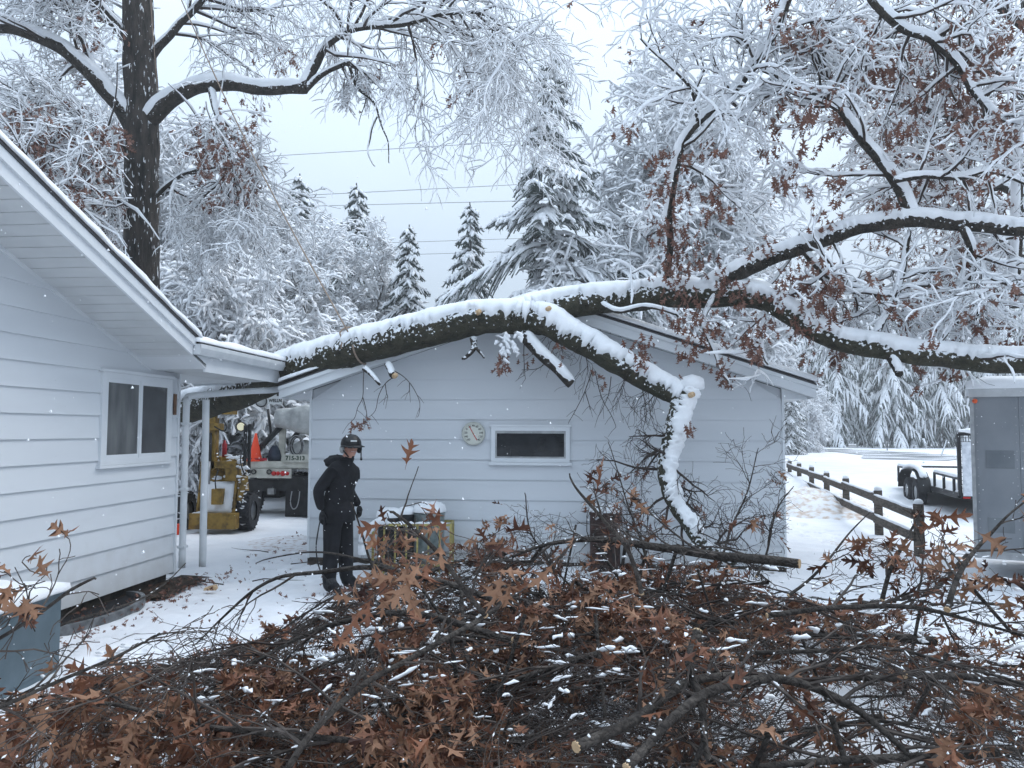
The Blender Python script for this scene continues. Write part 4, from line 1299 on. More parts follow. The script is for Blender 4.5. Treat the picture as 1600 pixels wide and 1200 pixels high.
for (p, d, r, _i) in o_tips:
    # brown leaves survive only in some places
    px = 800 + p.x / p.y * FPX; py = 672 - (p.z - CAM_Z) / p.y * FPX
    dens = 0
    if 185 < px < 262: continue
    if 0 < px < 240 and 150 < py < 400: dens = .45
    if 240 < px < 400 and 140 < py < 320: dens = .40
    if 380 < px < 460 and 60 < py < 190: dens = .3
    if 90 < px < 200 and 0 < py < 120: dens = .2
    if 500 < px < 760 and 40 < py < 170: dens = .06
    dens *= smooth(.42, .58, .5 + .8 * mnoise.noise(p * 1.1))
    if random.random() < dens:
        for _ in range(random.randint(2, 5)):
            lm.append(leaf_frame(p + Vector((random.gauss(0, .05), random.gauss(0, .05), random.gauss(0, .05))), d, .12, 1.0))
put_leaves(oak, lm, 200, near=False)

# ================================================================== FALLEN OAK over the garage
random.seed(5)
fb = P(300, 640, 12.2)
fal = empty('fallen_oak', (fb.x, fb.y, 0), 0, 'fallen snow covered oak lying across the garage roof, one arm bent down to the ground', 'tree')
TR = [(262, 646, 13.0, .235), (330, 628, 12.2, .235), (400, 603, 11.5, .232), (470, 571, 10.9, .228), (550, 548, 10.55, .220), (640, 524, 10.3, .212), (740, 502, 10.15, .205), (835, 496, 10.05, .19)]
t_pts, t_rad, tr_o = limb(fal, 'trunk', TR, 26, 34, 'bark_fallen', .075, ext=(48, 66), seed=2, amp=.08, rag=.85, across=15)
L1 = [(800, 497, 10.05, .19), (850, 505, 10.0, .175), (900, 530, 9.9, .16), (960, 565, 9.75, .145), (1020, 598, 9.6, .13), (1064, 622, 9.5, .12)]
p1, r1, _ = limb(fal, 'descending_limb', L1, 22, 26, 'bark_fallen', .075, ext=(50, 84), seed=8, amp=.08, rag=.8, across=15)
L1b = [(1075, 605, 9.5, .135), (1062, 640, 9.45, .13), (1048, 690, 9.4, .115), (1040, 730, 9.35, .10), (1050, 775, 9.25, .09), (1072, 812, 9.1, .085), (1100, 850, 8.9, .075), (1150, 878, 8.6, .06)]
p1b, r1b, lo = limb(fal, 'broken_limb', L1b, 20, 22, 'bark_fallen', 0, seed=12, amp=.09, ref=(0, 1, 0))
# snow plastered on the near side of the bent limb
def plaster(pts, rad, parent, thick, ang0, half, seed):
    t = np.array(pts); n = len(pts); ac = 15
    ts = t.copy()
    for _ in range(8): ts[1:-1] = (ts[:-2] + ts[1:-1] * 2 + ts[2:]) / 4
    tg = np.gradient(ts, axis=0); tg /= np.linalg.norm(tg, axis=1, keepdims=True)
    a = np.cross(tg, [0, 1.0, 0]); a /= np.linalg.norm(a, axis=1, keepdims=True); b_ = np.cross(a, tg)
    V = np.zeros((n, ac, 3))
    for i in range(n):
        hf = half * (.92 + .5 * mnoise.noise(Vector((i * .16, seed, 0))) + .7 * mnoise.noise(Vector((i * .45, seed, 2))))
        endf = min(1, min(i, n - 1 - i) / 4 + .1)
        th_ = thick * (.9 + .7 * mnoise.noise(Vector((i * .07, seed, 4)))) * endf
        for k in range(ac):
            u = -1 + 2 * k / (ac - 1)
            an = R(ang0 + hf * u * endf)
            rr = rad[i] * (.98 if abs(u) > .99 else 1.02) + th_ * max(0, 1 - abs(u) ** 3) ** .6 * (1 + .30 * mnoise.noise(Vector((i * .13, u * 3, seed))) + .45 * mnoise.noise(Vector((i * .35, u * 5, seed))) + .3 * mnoise.noise(Vector((i * .9, u * 11, seed))))
            V[i, k] = t[i] + a[i] * math.sin(an) * rr + b_[i] * math.cos(an) * rr
    I = np.arange(n - 1)[:, None]; K = np.arange(ac - 1)[None, :]
    q = np.stack([I * ac + K, (I + 1) * ac + K, (I + 1) * ac + K + 1, I * ac + K + 1], axis=2).reshape(-1, 4)
    mb = MB(); mb.add(V.reshape(-1, 3) - np.array(fal.location), q)
    return mb.obj('snow', M['snow'], parent, True, 'stuff')
plaster(p1b[:118], r1b[:118], lo, .055, 150, 60, 3)
bv, bq = tubes([([tuple(P(1066, 606, 9.45)), tuple(P(1072, 600, 9.42)), tuple(P(1080, 600, 9.42)), tuple(P(1092, 600, 9.45)), tuple(P(1098, 606, 9.5))], [.05, .10, .12, .09, .03])], 14, wob=.10)
wobj(MB().add(bv, bq), 'burr_snow', M['snow'], fal, True, 'stuff')
L2 = [(820, 492, 10.1, .19), (880, 478, 10.1, .175), (960, 468, 10.0, .17), (1040, 462, 9.9, .165), (1120, 462, 9.7, .15), (1190, 466, 9.5, .135), (1230, 490, 9.3, .12), (1280, 520, 9.1, .115), (1340, 540, 8.9, .115), (1420, 552, 8.7, .11), (1500, 562, 8.5, .11), (1600, 568, 8.2, .11), (1760, 560, 7.8, .10)]
p2, r2, _ = limb(fal, 'long_limb', L2, 18, 22, 'bark_fallen', .08, ext=(74, 66), seed=15, amp=.07, rag=.8, across=13)
L3 = [(1085, 462, 9.8, .10), (1130, 440, 9.6, .095), (1180, 415, 9.45, .09), (1240, 392, 9.3, .088), (1300, 372, 9.15, .085), (1350, 355, 9.0, .08), (1430, 345, 8.8, .078), (1520, 352, 8.6, .075), (1610, 358, 8.4, .07), (1750, 340, 8.1, .06)]
p3, r3, _ = limb(fal, 'rising_limb', L3, 18, 16, 'bark_limb', .075, ext=(78, 72), seed=19, amp=.06, rag=.7, across=11)
EX = [
    ([(1048, 465, 9.8, .055), (1046, 400, 9.7, .045), (1047, 330, 9.6, .040), (1055, 270, 9.5, .038), (1075, 215, 9.4, .036), (1100, 185, 9.3, .034), (1135, 160, 9.2, .034), (1165, 120, 9.1, .042), (1200, 70, 9.0, .04), (1230, 10, 8.9, .035), (1255, -60, 8.8, .03)], 26, .065),
    ([(1425, 348, 8.8, .06), (1400, 290, 8.8, .05), (1372, 245, 8.8, .045), (1330, 200, 8.8, .04), (1300, 160, 8.8, .035), (1255, 140, 8.8, .025), (1190, 110, 8.8, .015)], 24, .065),
    ([(1300, 160, 8.9, .03), (1290, 110, 8.9, .025), (1270, 60, 8.9, .02)], 12, .04),
    ([(1345, -60, 8.4, .05), (1365, 5, 8.4, .045), (1410, 45, 8.4, .04), (1455, 62, 8.3, .038), (1500, 110, 8.3, .03), (1520, 140, 8.3, .025), (1560, 185, 8.3, .02), (1620, 190, 8.3, .01)], 22, .06),
    ([(1455, 64, 8.3, .03), (1480, 50, 8.3, .025), (1510, 35, 8.3, .015)], 5, .04),
    ([(1372, 522, 8.9, .04), (1385, 490, 8.9, .036), (1402, 455, 8.9, .033), (1412, 415, 8.9, .028), (1420, 360, 8.9, .02)], 10, .02),
    ([(1390, 552, 8.75, .055), (1398, 570, 8.7, .05), (1404, 584, 8.65, .042)], 0, .02),
    ([(1395, 285, 8.6, .03), (1450, 275, 8.6, .028), (1500, 278, 8.6, .025), (1545, 268, 8.6, .02), (1610, 290, 8.6, .012)], 14, .05),
    ([(1500, 350, 8.6, .04), (1530, 420, 8.6, .03), (1545, 470, 8.6, .02)], 14, .04),
    ([(1250, 390, 9.3, .035), (1290, 430, 9.2, .025), (1350, 450, 9.1, .02), (1420, 460, 9.0, .012)], 16, .04),
    ([(1120, 455, 9.6, .03), (1100, 500, 9.5, .022), (1120, 560, 9.4, .015), (1138, 600, 9.3, .008)], 10, .02),
    ([(1090, 190, 9.3, .025), (1080, 140, 9.2, .02), (1040, 100, 9.1, .014), (1000, 60, 9.0, .008)], 12, .025),
    ([(1190, 85, 9.1, .02), (1150, 60, 9.1, .014), (1160, 15, 9.1, .008)], 6, .02),
    ([(1600, 180, 9, .06), (1590, 330, 9, .055), (1585, 480, 9, .05)], 14, .02),
    ([(930, 470, 10.0, .03), (965, 485, 9.7, .026), (1010, 480, 9.5, .02), (1060, 495, 9.4, .012)], 8, .035),
    ([(815, 520, 10.0, .085), (838, 545, 9.95, .08), (868, 575, 9.9, .07), (893, 600, 9.85, .062)], 3, .03),
    ([(740, 530, 10.1, .05), (738, 545, 10.0, .035), (722, 560, 9.95, .018)], 1, .0),
    ([(740, 540, 10.0, .025), (752, 552, 9.95, .018), (756, 558, 9.9, .010)], 1, .0),
    ([(572, 575, 10.3, .04), (585, 588, 10.2, .028), (594, 601, 10.15, .02)], 0, .01),
    ([(606, 570, 10.3, .05), (612, 580, 10.2, .045), (615, 586, 10.1, .042)], 0, .01),
    ([(1200, 470, 9.5, .03), (1190, 520, 9.4, .02), (1200, 570, 9.3, .01)], 12, .02),
]
cF = dict(max=3, seg=[6, 7, 6, 4], wig=[.1, .2, .24, .26], grav=[0, .02, .06, .09], n=[0, (5, 7), (3, 5)], npath=16,
          start=[.12, .12, .12], ang=[(30, 85), (28, 65), (25, 65)], len=[3, 1.25, .62, .32], rad=[.1, .019, .0085, .005], taper=.75, lt=.2, rmin=.0025)
f_out = [[], [], [], []]; f_tips = []
for k, (ct, npth, cap) in enumerate(EX):
    vert = abs(ct[-1][1] - ct[0][1]) > 2.2 * abs(ct[-1][0] - ct[0][0])
    pts, rad, o = limb(fal, 'branch', ct, 8, 12 if ct[0][3] > .045 else 8, 'bark_limb', cap, ext=(85, 85), seed=30 + k * 2.3, wig=.008, ref=(0, 1, 0) if vert else (0, 0, 1))
    if npth:
        c = dict(cF); c['npath'] = max(1, int(npth * .9))
        grow(f_out, f_tips, None, None, 0, 0, 0, c, path=(pts, rad))
for (pp, rr, i0, npth) in ((p2, r2, 60, 30), (p3, r3, 20, 28)):
    c = dict(cF); c['npath'] = npth; c['len'] = [3, 1.35, .65, .34]
    if pp is p2: c['bias'] = [(0, 0, .35), (0, 0, 0), (0, 0, 0)]
    grow(f_out, f_tips, None, None, 0, 0, 0, c, path=(pp[i0:], rr[i0:]))
clear_front(f_out[1:], [([(c[0], c[1], c[2] + .1) for c in L2[2:]], 26), ([(c[0], c[1], c[2] + .1) for c in L3[1:]], 26), ([(c[0], c[1], c[2] + .1) for c in L1], 34), ([(c[0], c[1], c[2] + .1) for c in L1b[:6]], 34),
                        ([(1120, 528, 10.3), (1200, 562, 10.2), (1275, 598, 10.1)], 20), ([(c[0], c[1], c[2] + .1) for c in EX[0][0][:6]], 14), ([(c[0], c[1], c[2] + .1) for c in EX[1][0][:5]], 12)], .15)
# the wall of the garage and its window stay clear of snowy twigs
def in_wall(p):
    px = 800 + p[0] / p[1] * FPX; py = 672 - (p[2] - CAM_Z) / p[1] * FPX
    return (px < 1010 and py > 505) or (px < 1210 and py > 640) or (py > 615 and random.random() < (.8 if px < 1500 else .93))
for L_ in f_out: L_[:] = [p for p in L_ if not in_wall(p[0][-1]) and not in_wall(p[0][len(p[0]) // 2])]
prune(f_out[1:], f_tips)
bare = [[], [], [], []]
for (pp, rr, npth, ln) in ((p1, r1, 5, .5), (p1b, r1b, 17, .8)):
    c = dict(cF); c['npath'] = npth; c['len'] = [3, ln, .4, .22]; c['start'] = [.2, .1, .1]
    if pp is p1: c['bias'] = [(0, -.2, -1.6), (0, 0, -.6), (0, 0, -.4)]; c['rad'] = [.1, .010, .006, .004]
    grow(bare, f_tips, None, None, 0, 0, 0, c, path=(pp, rr))
b = poly_mb(f_out[1], 6); poly_mb(f_out[2], 4, b); poly_mb(f_out[3], 3, b)
poly_mb(bare[1], 6, b); poly_mb(bare[2], 4, b); poly_mb(bare[3], 3, b)
wobj(b, 'twigs', M['twig'], fal, False, 'stuff')
def hi(polys, cut=-9):   # little snow holds on the sheltered hanging twigs under the trunk
    return [p for p in polys if p[0][0][2] > 1.9 or p[0][0][0] > 4]
b = poly_mb(snowpolys(f_out[1], .015, 1.0), 6, wob=.12); poly_mb(snowpolys(f_out[2], .012, 1.0), 4, b, wob=.15); poly_mb(snowpolys(f_out[3], .009, 1.0, .85), 4, b, wob=.15)
wobj(b, 'snow_load', M['snow'], fal, True, 'stuff')
# hand-placed bare twigs hanging below the trunk
hang = []
for ct in ([(570, 578), (569, 598), (567, 620), (558, 636), (553, 652), (545, 662)], [(567, 620), (571, 640), (573, 660)], [(613, 590), (603, 600), (592, 620), (586, 640), (573, 652)], [(603, 600), (606, 620)],
           [(617, 578), (632, 588), (645, 605), (655, 630), (652, 652)], [(640, 598), (640, 612)], [(819, 535), (819, 560), (821, 592)], [(926, 578), (915, 610), (900, 640), (888, 662)], [(915, 610), (922, 640)],
           [(930, 580), (940, 620), (955, 650), (962, 668)], [(955, 588), (950, 620), (935, 650)], [(1003, 605), (1010, 640), (1005, 668)], [(858, 560), (840, 575), (815, 578)]):
    pts, rad = catmull([(P(a, c_, 10.05), .006 * (1 - .6 * i / len(ct))) for i, (a, c_) in enumerate(ct)], 4, .006)
    hang.append((pts, rad))
    for _ in range(3):
        i = random.randrange(3, len(pts)); d = Vector((random.gauss(0, 1), random.gauss(0, .3), -.9)).normalized()
        hang.append(([pts[i], tuple(Vector(pts[i]) + d * .07), tuple(Vector(pts[i]) + d * .14 + Vector((0, 0, -.02)))], [.003, .0025, .002]))
wobj(poly_mb(hang, 4, ref=(0, 1, 0)), 'hanging_twigs', M['twig'], fal, False, 'stuff')
for (px, py, D) in ((855, 484, 9.83), (746, 489, 9.93), (616, 588, 10.05), (1078, 618, 9.3)):
    c_ = P(px, py, D); wobj(MB().cyl(c_, c_ + Vector((.03, -.05, .015)), .036, .032, 12), 'cut_stub', M['cut'], fal, True)
lm = []
zones = [(1020, 1080, 240, 500, .9), (1080, 1150, 200, 330, .35), (1060, 1145, 430, 600, .9), (1150, 1330, 400, 560, .75), (1200, 1330, 150, 320, .5), (1150, 1240, 330, 420, .35), (1380, 1600, 0, 330, .55), (1380, 1600, 330, 700, .15), (1230, 1400, 0, 150, .35), (960, 1020, 180, 230, .6), (1210, 1250, 520, 570, .3)]
for (p, d, r, _i) in f_tips:
    px = 800 + p.x / p.y * FPX; py = 672 - (p.z - CAM_Z) / p.y * FPX
    dens = .02
    for (x0, x1, y0, y1, dd) in zones:
        if x0 < px < x1 and y0 < py < y1: dens = max(dens, dd)
    dens *= smooth(.35, .6, .5 + .9 * mnoise.noise(p * 1.6))
    if random.random() < dens:
        for _ in range(random.randint(3, 7)):
            lm.append(leaf_frame(p + Vector((random.gauss(0, .05), random.gauss(0, .05), random.gauss(0, .05))), d, .115, 1.3))
# leaf bunches hanging on the limbs and round the burr
def bunch(px, py, D, n, sp, size=.12):
    for _ in range(n):
        lm.append(leaf_frame(P(px + random.gauss(0, sp), py + random.gauss(0, sp), D + random.gauss(0, .1)), Vector((random.gauss(0, .5), random.gauss(0, .5), -1)), size, 1.0))
for a in ((1050, 380, 9.4, 34, 16), (1062, 300, 9.3, 24, 13), (1100, 350, 9.3, 22, 14), (1040, 240, 9.4, 12, 8), (1420, 200, 8.5, 18, 14), (1480, 130, 8.5, 18, 14), (1350, 60, 8.5, 16, 12), (1110, 300, 9.3, 20, 12), (1135, 330, 9.2, 18, 10), (1020, 250, 9.4, 14, 9), (1090, 400, 9.4, 26, 14), (1065, 500, 9.3, 26, 14), (1140, 440, 9.3, 22, 14), (1180, 550, 9.1, 18, 9), (1300, 440, 9.0, 16, 12), (1050, 420, 9.5, 40, 18), (1047, 350, 9.5, 30, 14), (1060, 450, 9.5, 30, 16), (1045, 290, 9.4, 16, 10), (1080, 250, 9.3, 14, 10), (1090, 470, 9.5, 30, 20), (1110, 520, 9.4, 34, 16), (1130, 575, 9.3, 16, 9), (1075, 545, 9.4, 22, 14),
          (1010, 560, 9.5, 18, 8), (1160, 470, 9.3, 30, 18), (1190, 520, 9.2, 34, 16), (1220, 470, 9.2, 34, 20), (1260, 500, 9.0, 34, 18), (1290, 480, 9.0, 28, 18), (1240, 430, 9.1, 22, 16), (985, 550, 9.6, 10, 7), (1080, 670, 9.2, 10, 5),
          (550, 661, 10.0, 5, 3), (559, 660, 10.0, 4, 3), (569, 655, 10.0, 4, 3), (785, 560, 9.7, 14, 9), (783, 572, 9.7, 8, 5), (875, 545, 9.7, 8, 7), (1010, 530, 9.5, 10, 8), (1230, 280, 8.9, 20, 10), (1215, 195, 8.9, 14, 8), (1225, 150, 8.9, 14, 7), (1310, 280, 8.8, 14, 8), (1290, 340, 9.0, 18, 12), (1390, 320, 8.7, 16, 8), (1190, 380, 9.2, 12, 10), (985, 200, 9.4, 12, 7), (1170, 530, 9.2, 20, 8)):
    bunch(*a)
put_leaves(fal, lm, 300, near=False)
# tuft of snow-loaded leaves below the fork
b = MB(); sp_ = []
for _ in range(26):
    a = P(795 + random.gauss(0, 9), 530 + random.gauss(0, 12), 9.65)
    sp_.append(([tuple(a), tuple(a + Vector((random.gauss(0, .04), 0, -.03))), tuple(a + Vector((random.gauss(0, .06), 0, -.08)))], [.02, .03, .012]))
wobj(poly_mb(sp_, 6, wob=.2), 'snow_tuft', M['snow'], fal, True, 'stuff')

# ---- second oak, crowded brown-leaved crown at upper right behind the fallen crown
random.seed(77)
s0 = P(1640, 672, 13)
so = empty('leafy_oak', (s0.x, s0.y, 0), 0, 'oak keeping its brown leaves, filling the upper right corner behind the fallen crown', 'tree')
limb(so, 'trunk', [(1640, 760, 13, .25), (1640, 500, 13, .22), (1630, 200, 13, .2), (1610, -60, 13, .17)], 10, 18, 'bark_limb', 0, ref=(0, 1, 0))
s_out = [[], [], [], []]; s_tips = []
for k, ct in enumerate(([(1630, 180, 13, .09), (1550, 110, 12.8, .07), (1450, 60, 12.6, .05), (1350, 40, 12.4, .03)], [(1635, 240, 13, .09), (1540, 200, 12.8, .07), (1440, 170, 12.6, .05), (1350, 150, 12.4, .03)],
                        [(1635, 330, 13, .08), (1560, 290, 12.8, .06), (1470, 260, 12.6, .04), (1400, 270, 12.4, .025)], [(1620, 60, 13, .08), (1540, 0, 12.8, .06), (1450, -30, 12.6, .04), (1340, -40, 12.4, .03)], [(1640, 400, 13, .06), (1570, 400, 12.8, .04), (1500, 420, 12.6, .02)])):
    pts, rad, o = limb(so, 'limb', ct, 8, 10, 'bark_limb', .05, seed=60 + k)
    c = dict(cF); c['npath'] = 22; c['len'] = [3, 1.6, .85, .42]; c['rad'] = [.1, .025, .012, .007]; c['grav'] = [0, .05, .1, .12]
    grow(s_out, s_tips, None, None, 0, 0, 0, c, path=(pts, rad))
b = poly_mb(s_out[1], 5); poly_mb(s_out[2], 4, b); poly_mb(s_out[3], 3, b)
wobj(b, 'twigs', M['twig'], so, False, 'stuff')
b = poly_mb(snowpolys(s_out[1], .016, .9), 5); poly_mb(snowpolys(s_out[2], .013, .9), 4, b); poly_mb(snowpolys(s_out[3], .010, .9, .8), 3, b)
wobj(b, 'snow_load', M['snow'], so, True, 'stuff')
lm = []
for (p, d, r, _i) in s_tips:
    if random.random() < .55 * smooth(.3, .55, .5 + .8 * mnoise.noise(p * 1.0)):
        for _ in range(random.randint(2, 5)):
            lm.append(leaf_frame(p + Vector((random.gauss(0, .06), random.gauss(0, .06), random.gauss(0, .06))), d, .12, 1.0))
put_leaves(so, lm, 200, near=False)

# rope tied round the fallen trunk, run up out of the picture
rp0 = P(258, -60, 14.0); rp1 = P(544, 519, 10.35)
b = MB()
rl = []
for i in range(41):
    t = i / 40; p = rp0.lerp(rp1, t); p.z -= .25 * math.sin(math.pi * t); rl.append(tuple(p))
b.tube(rl, .011, 6)
setp(b.obj('rope', M['rope'], None, True), 'taut brown rope running down from the sky to the fallen trunk', 'rope')
k_ = min(range(len(t_pts)), key=lambda i: (Vector(t_pts[i]) - P(545, 549, 10.5)).length)
c0 = Vector(t_pts[k_]); tg_ = (Vector(t_pts[k_ + 1]) - c0).normalized(); s1 = tg_.cross(Vector((0, 0, 1))).normalized(); u1 = s1.cross(tg_)
rl = [tuple(c0 + (s1 * math.cos(a) + u1 * math.sin(a)) * (t_rad[k_] * 1.06 + (.09 if math.sin(a) > .5 else 0)) + tg_ * .03 * a) for a in np.linspace(0, 2 * math.pi, 26)]
o = MB().tube(rl, .013, 6).obj('rope_loop', M['rope'], None, True)
setp(o, 'rope loop cinched round the fallen trunk left of its middle', 'rope')
o2 = []
rl = [tuple(P(a, c_, 14.2)) for a, c_ in ((232, -60), (238, 40), (246, 140))]
setp(MB().tube(rl, .008, 5).obj('rope', M['rope'], None, True), 'thin line hanging straight down beside the big oak trunk at top', 'rope')

# power lines far behind
for k, (x0, y0, x1, y1, D) in enumerate(((440, 243, 790, 222, 55), (480, 305, 780, 290, 55), (490, 322, 770, 315, 55), (590, 380, 830, 372, 66), (600, 399, 830, 392, 66))):
    a, c_ = P(x0, y0, D), P(x1, y1, D); d = (c_ - a)
    pts = []
    for i in range(61):
        t = -4 + 9 * i / 60
        p = a + d * t; p.z += .012 * ((t - .5) ** 2) * 1.0
        pts.append(tuple(p))
    o = MB().tube(pts, .022, 4).obj('power_line', M['wire'])
    setp(o, ['topmost power line crossing the sky', 'second power line from the top crossing the sky', 'third power line from the top, just under the second',
             'fourth power line, crossing behind the spruce spires', 'lowest power line, crossing behind the spruce spires'][k], 'power line', 'power lines crossing the sky')

# ================================================================== OBJECTS
random.seed(31)
# ---------------- yellow loader behind the gap
LD = 14.0
def lx(px, D=LD): return (px - 800) / FPX * D
def lz(py, D=LD): return CAM_Z + (672 - py) / FPX * D
ldr = empty('yellow_loader', (lx(345), LD + .6, 0), 0, 'yellow compact loader caked with snow, parked in the gap between house and garage', 'loader')
def pb(mb, x0, x1, y0, y1, D0, D1, m=0):
    """box given by photo columns/rows at its front distance"""
    return mb.box(lx(x0, D0), lx(x1, D0), D0, D1, lz(y1, D0), lz(y0, D0), m)
Y = M['yellow']
wobj(pb(MB(), 300, 372, 803, 827, 13.75, 13.95), 'bumper_blade', Y, ldr)
b = MB()
x0, x1 = lx(311), lx(373)
b.hexa([(x0, 13.96, lz(806)), (x1, 13.96, lz(806)), (x1, 14.8, lz(806)), (x0, 14.8, lz(806)), (x0 + .03, 14.22, lz(716)), (x1 - .02, 14.22, lz(716)), (x1 - .12, 14.8, lz(716)), (x0 + .03, 14.8, lz(716))])
wobj(b, 'body', Y, ldr)
b = MB(); vs = []; n1, n2 = 14, 16
for i in range(n1 + 1):
    for j in range(n2 + 1):
        u, v_ = i / n1, j / n2
        x = lx(316) + (lx(369) - lx(316)) * u; z = lz(804) + (lz(752) - lz(804)) * v_
        yy = 13.96 + (z - lz(806)) / (lz(716) - lz(806)) * .26
        e = min(u, 1 - u, v_, 1 - v_)
        t = .05 * min(1, e * 7) * (1 + .7 * mnoise.noise(Vector((x * 8, z * 8, 2)))) - (.03 if e == 0 else 0)
        if e == 0: x += .02 * mnoise.noise(Vector((z * 20, 3, 3))); z += .03 * mnoise.noise(Vector((x * 20, 9, 3)))
        vs.append((x, yy - t, z))
b.add(vs, [(i * (n2 + 1) + j, (i + 1) * (n2 + 1) + j, (i + 1) * (n2 + 1) + j + 1, i * (n2 + 1) + j + 1) for i in range(n1) for j in range(n2)])
wobj(b, 'snow', M['snow'], ldr, True, 'stuff')
wobj(pb(MB(), 334, 350, 765, 789, 13.86, 14.05), 'tool_box', Y, ldr)
wobj(pb(pb(MB(), 316, 370, 722, 733, 14.0, 14.6), 355, 372, 733, 752, 14.02, 14.4), 'cowl', Y, ldr)
wobj(pb(MB(), 322, 337, 655, 735, 14.0, 14.2), 'mast', Y, ldr)
wobj(pb(MB(), 318, 341, 663, 674, 13.94, 14.25), 'mast_collar', Y, ldr)
wobj(pb(MB(), 324, 336, 590, 655, 14.05, 14.2), 'mast_column', noisy('oily_yellow', (.10, .07, .02), (.28, .18, .03), 9, .6), ldr)
wobj(MB().cyl((lx(331), 13.96, lz(735)), (lx(331), 13.96, lz(678)), .035, n=12), 'hydraulic_cylinder', M['black'], ldr, True)
wobj(MB().cyl((lx(332.5), 13.93, lz(757)), (lx(332), 13.93, lz(722)), .018, n=10), 'piston_rod', M['steel'], ldr, True)
wobj(pb(pb(MB(), 345, 362, 641, 649, 14.0, 14.3), 341, 366, 637, 641, 13.98, 14.32), 'boom_head', Y, ldr)
b = MB().lathe([(0, .13), (.08, .13), (.13, .10), (.15, .03), (.14, -.02), (0, -.02)], (lx(359), 14.5, lz(722)), 'z', 18)
wobj(b, 'seat', M['rubber'], ldr, True)
wobj(MB().lathe([(0, .33), (.02, .33), (.025, .28), (.045, .26), (.045, 0), (0, 0)], (lx(343), 14.3, lz(718)), 'z', 14), 'fire_extinguisher', M['redpaint'], ldr, True)
b = MB(); b.beam((lx(378.5), 14.2, lz(745)), (lx(378.5), 14.2, lz(666)), .05, .05).beam((lx(384), 14.25, lz(745)), (lx(384), 14.25, lz(664)), .05, .05)
wobj(b, 'guard_post', M['black'], ldr)
b = MB(); b.beam((lx(375), 14.05, lz(783)), (lx(382), 14.1, lz(747)), .11, .10); wobj(b, 'lift_arm', Y, ldr)
for pts in ([(346, 735), (342, 750), (343, 764)], [(322, 700), (316, 720), (316, 750)], [(350, 655), (357, 668), (352, 675), (338, 668)], [(386, 690), (380, 720), (388, 745)], [(326, 668), (318, 690), (320, 706), (314, 712)]):
    p_, q_ = catmull([(Vector((lx(a), 13.93, lz(c_))), .012) for a, c_ in pts], 6); wobj(MB().tube(p_, q_, 6), 'hose', M['black'], ldr, True)
def tyre(cx, cy, cz, r, w, parent, lugs=22, chains=True):
    b = MB(); b.lathe([(r * .5, -w / 2), (r * .88, -w / 2), (r * .97, -w * .40), (r, -w * .28), (r, w * .28), (r * .97, w * .40), (r * .88, w / 2), (r * .5, w / 2)], (cx, cy, cz), 'x', 32)
    for i in range(lugs):
        a = 2 * math.pi * i / lugs
        for s_ in (-1, 1):
            a2 = a + (math.pi / lugs if s_ > 0 else 0)
            p0 = (cx + s_ * w * .46, cy + math.cos(a2 + .12) * r * .99, cz + math.sin(a2 + .12) * r * .99)
            p1_ = (cx + s_ * w * .02, cy + math.cos(a2 - .05) * r * 1.01, cz + math.sin(a2 - .05) * r * 1.01)
            b.beam(p0, p1_, r * .10, r * .09, up=(0, math.cos(a2), math.sin(a2)))
    o = wobj(b, 'wheel', M['rubber'], parent)
    b = MB(); b.lathe([(0, -w * .2), (r * .3, -w * .25), (r * .5, -w * .42), (r * .52, -w * .3), (r * .52, w * .3), (r * .5, w * .42), (r * .3, w * .25), (0, w * .2)], (cx, cy, cz), 'x', 24)
    b.v = [x - np.array(parent.location, dtype=np.float32) for x in b.v]
    b.obj('rim', M['steel'], o, True)
    b = MB(); sn = []
    for i in range(lugs * 2):
        a = random.uniform(0, 2 * math.pi); xx = cx + random.uniform(-.46, .46) * w
        if random.random() < .7:
            dx = random.uniform(.03, .1)
            sn.append(([(xx - dx, cy + math.cos(a) * r * 1.01, cz + math.sin(a) * r * 1.01), (xx, cy + math.cos(a + .03) * r * 1.03, cz + math.sin(a + .03) * r * 1.03), (xx + dx, cy + math.cos(a) * r * 1.01, cz + math.sin(a) * r * 1.01)], [.004, .014, .004]))
    b = poly_mb(sn, 5); b.v = [x - np.array(parent.location, dtype=np.float32) for x in b.v]
    b.obj('snow', M['snow'], o, True, 'stuff')
    return o
tyre(lx(381.5, 14.2), 14.35, .345, .35, .37, ldr)
tyre(lx(281, 14.2), 14.35, .345, .35, .37, ldr)
wobj(MB().lathe([(0, 0), (.07, 0), (.09, -.05), (.085, -.09), (0, -.09)], (lx(371), 14.3, lz(668)), 'y', 14), 'work_lamp', M['black'], ldr, True)
lens = mat('lamp_lens', (.9, .85, .6), .3); lb = lens.node_tree.nodes["Principled BSDF"]; lb.inputs["Emission Color"].default_value = (1, .9, .6, 1); lb.inputs["Emission Strength"].default_value = .2
wobj(MB().lathe([(0, -.094), (.075, -.094)], (lx(371), 14.3, lz(668)), 'y', 14), 'lamp_lens', lens, ldr)
setp(MB().box(lx(289), lx(299), 13.6, 13.8, 0, .17).obj('chock', M['orange']), 'orange wheel chock on the snow behind the downspouts', 'chock')
pc = setp(MB().cyl((lx(291), 13.5, 0), (lx(291), 13.5, .9), .025, n=8).obj('marker_stake', M['orange']), 'orange marker stake seen between the downspout and the house corner', 'stake')

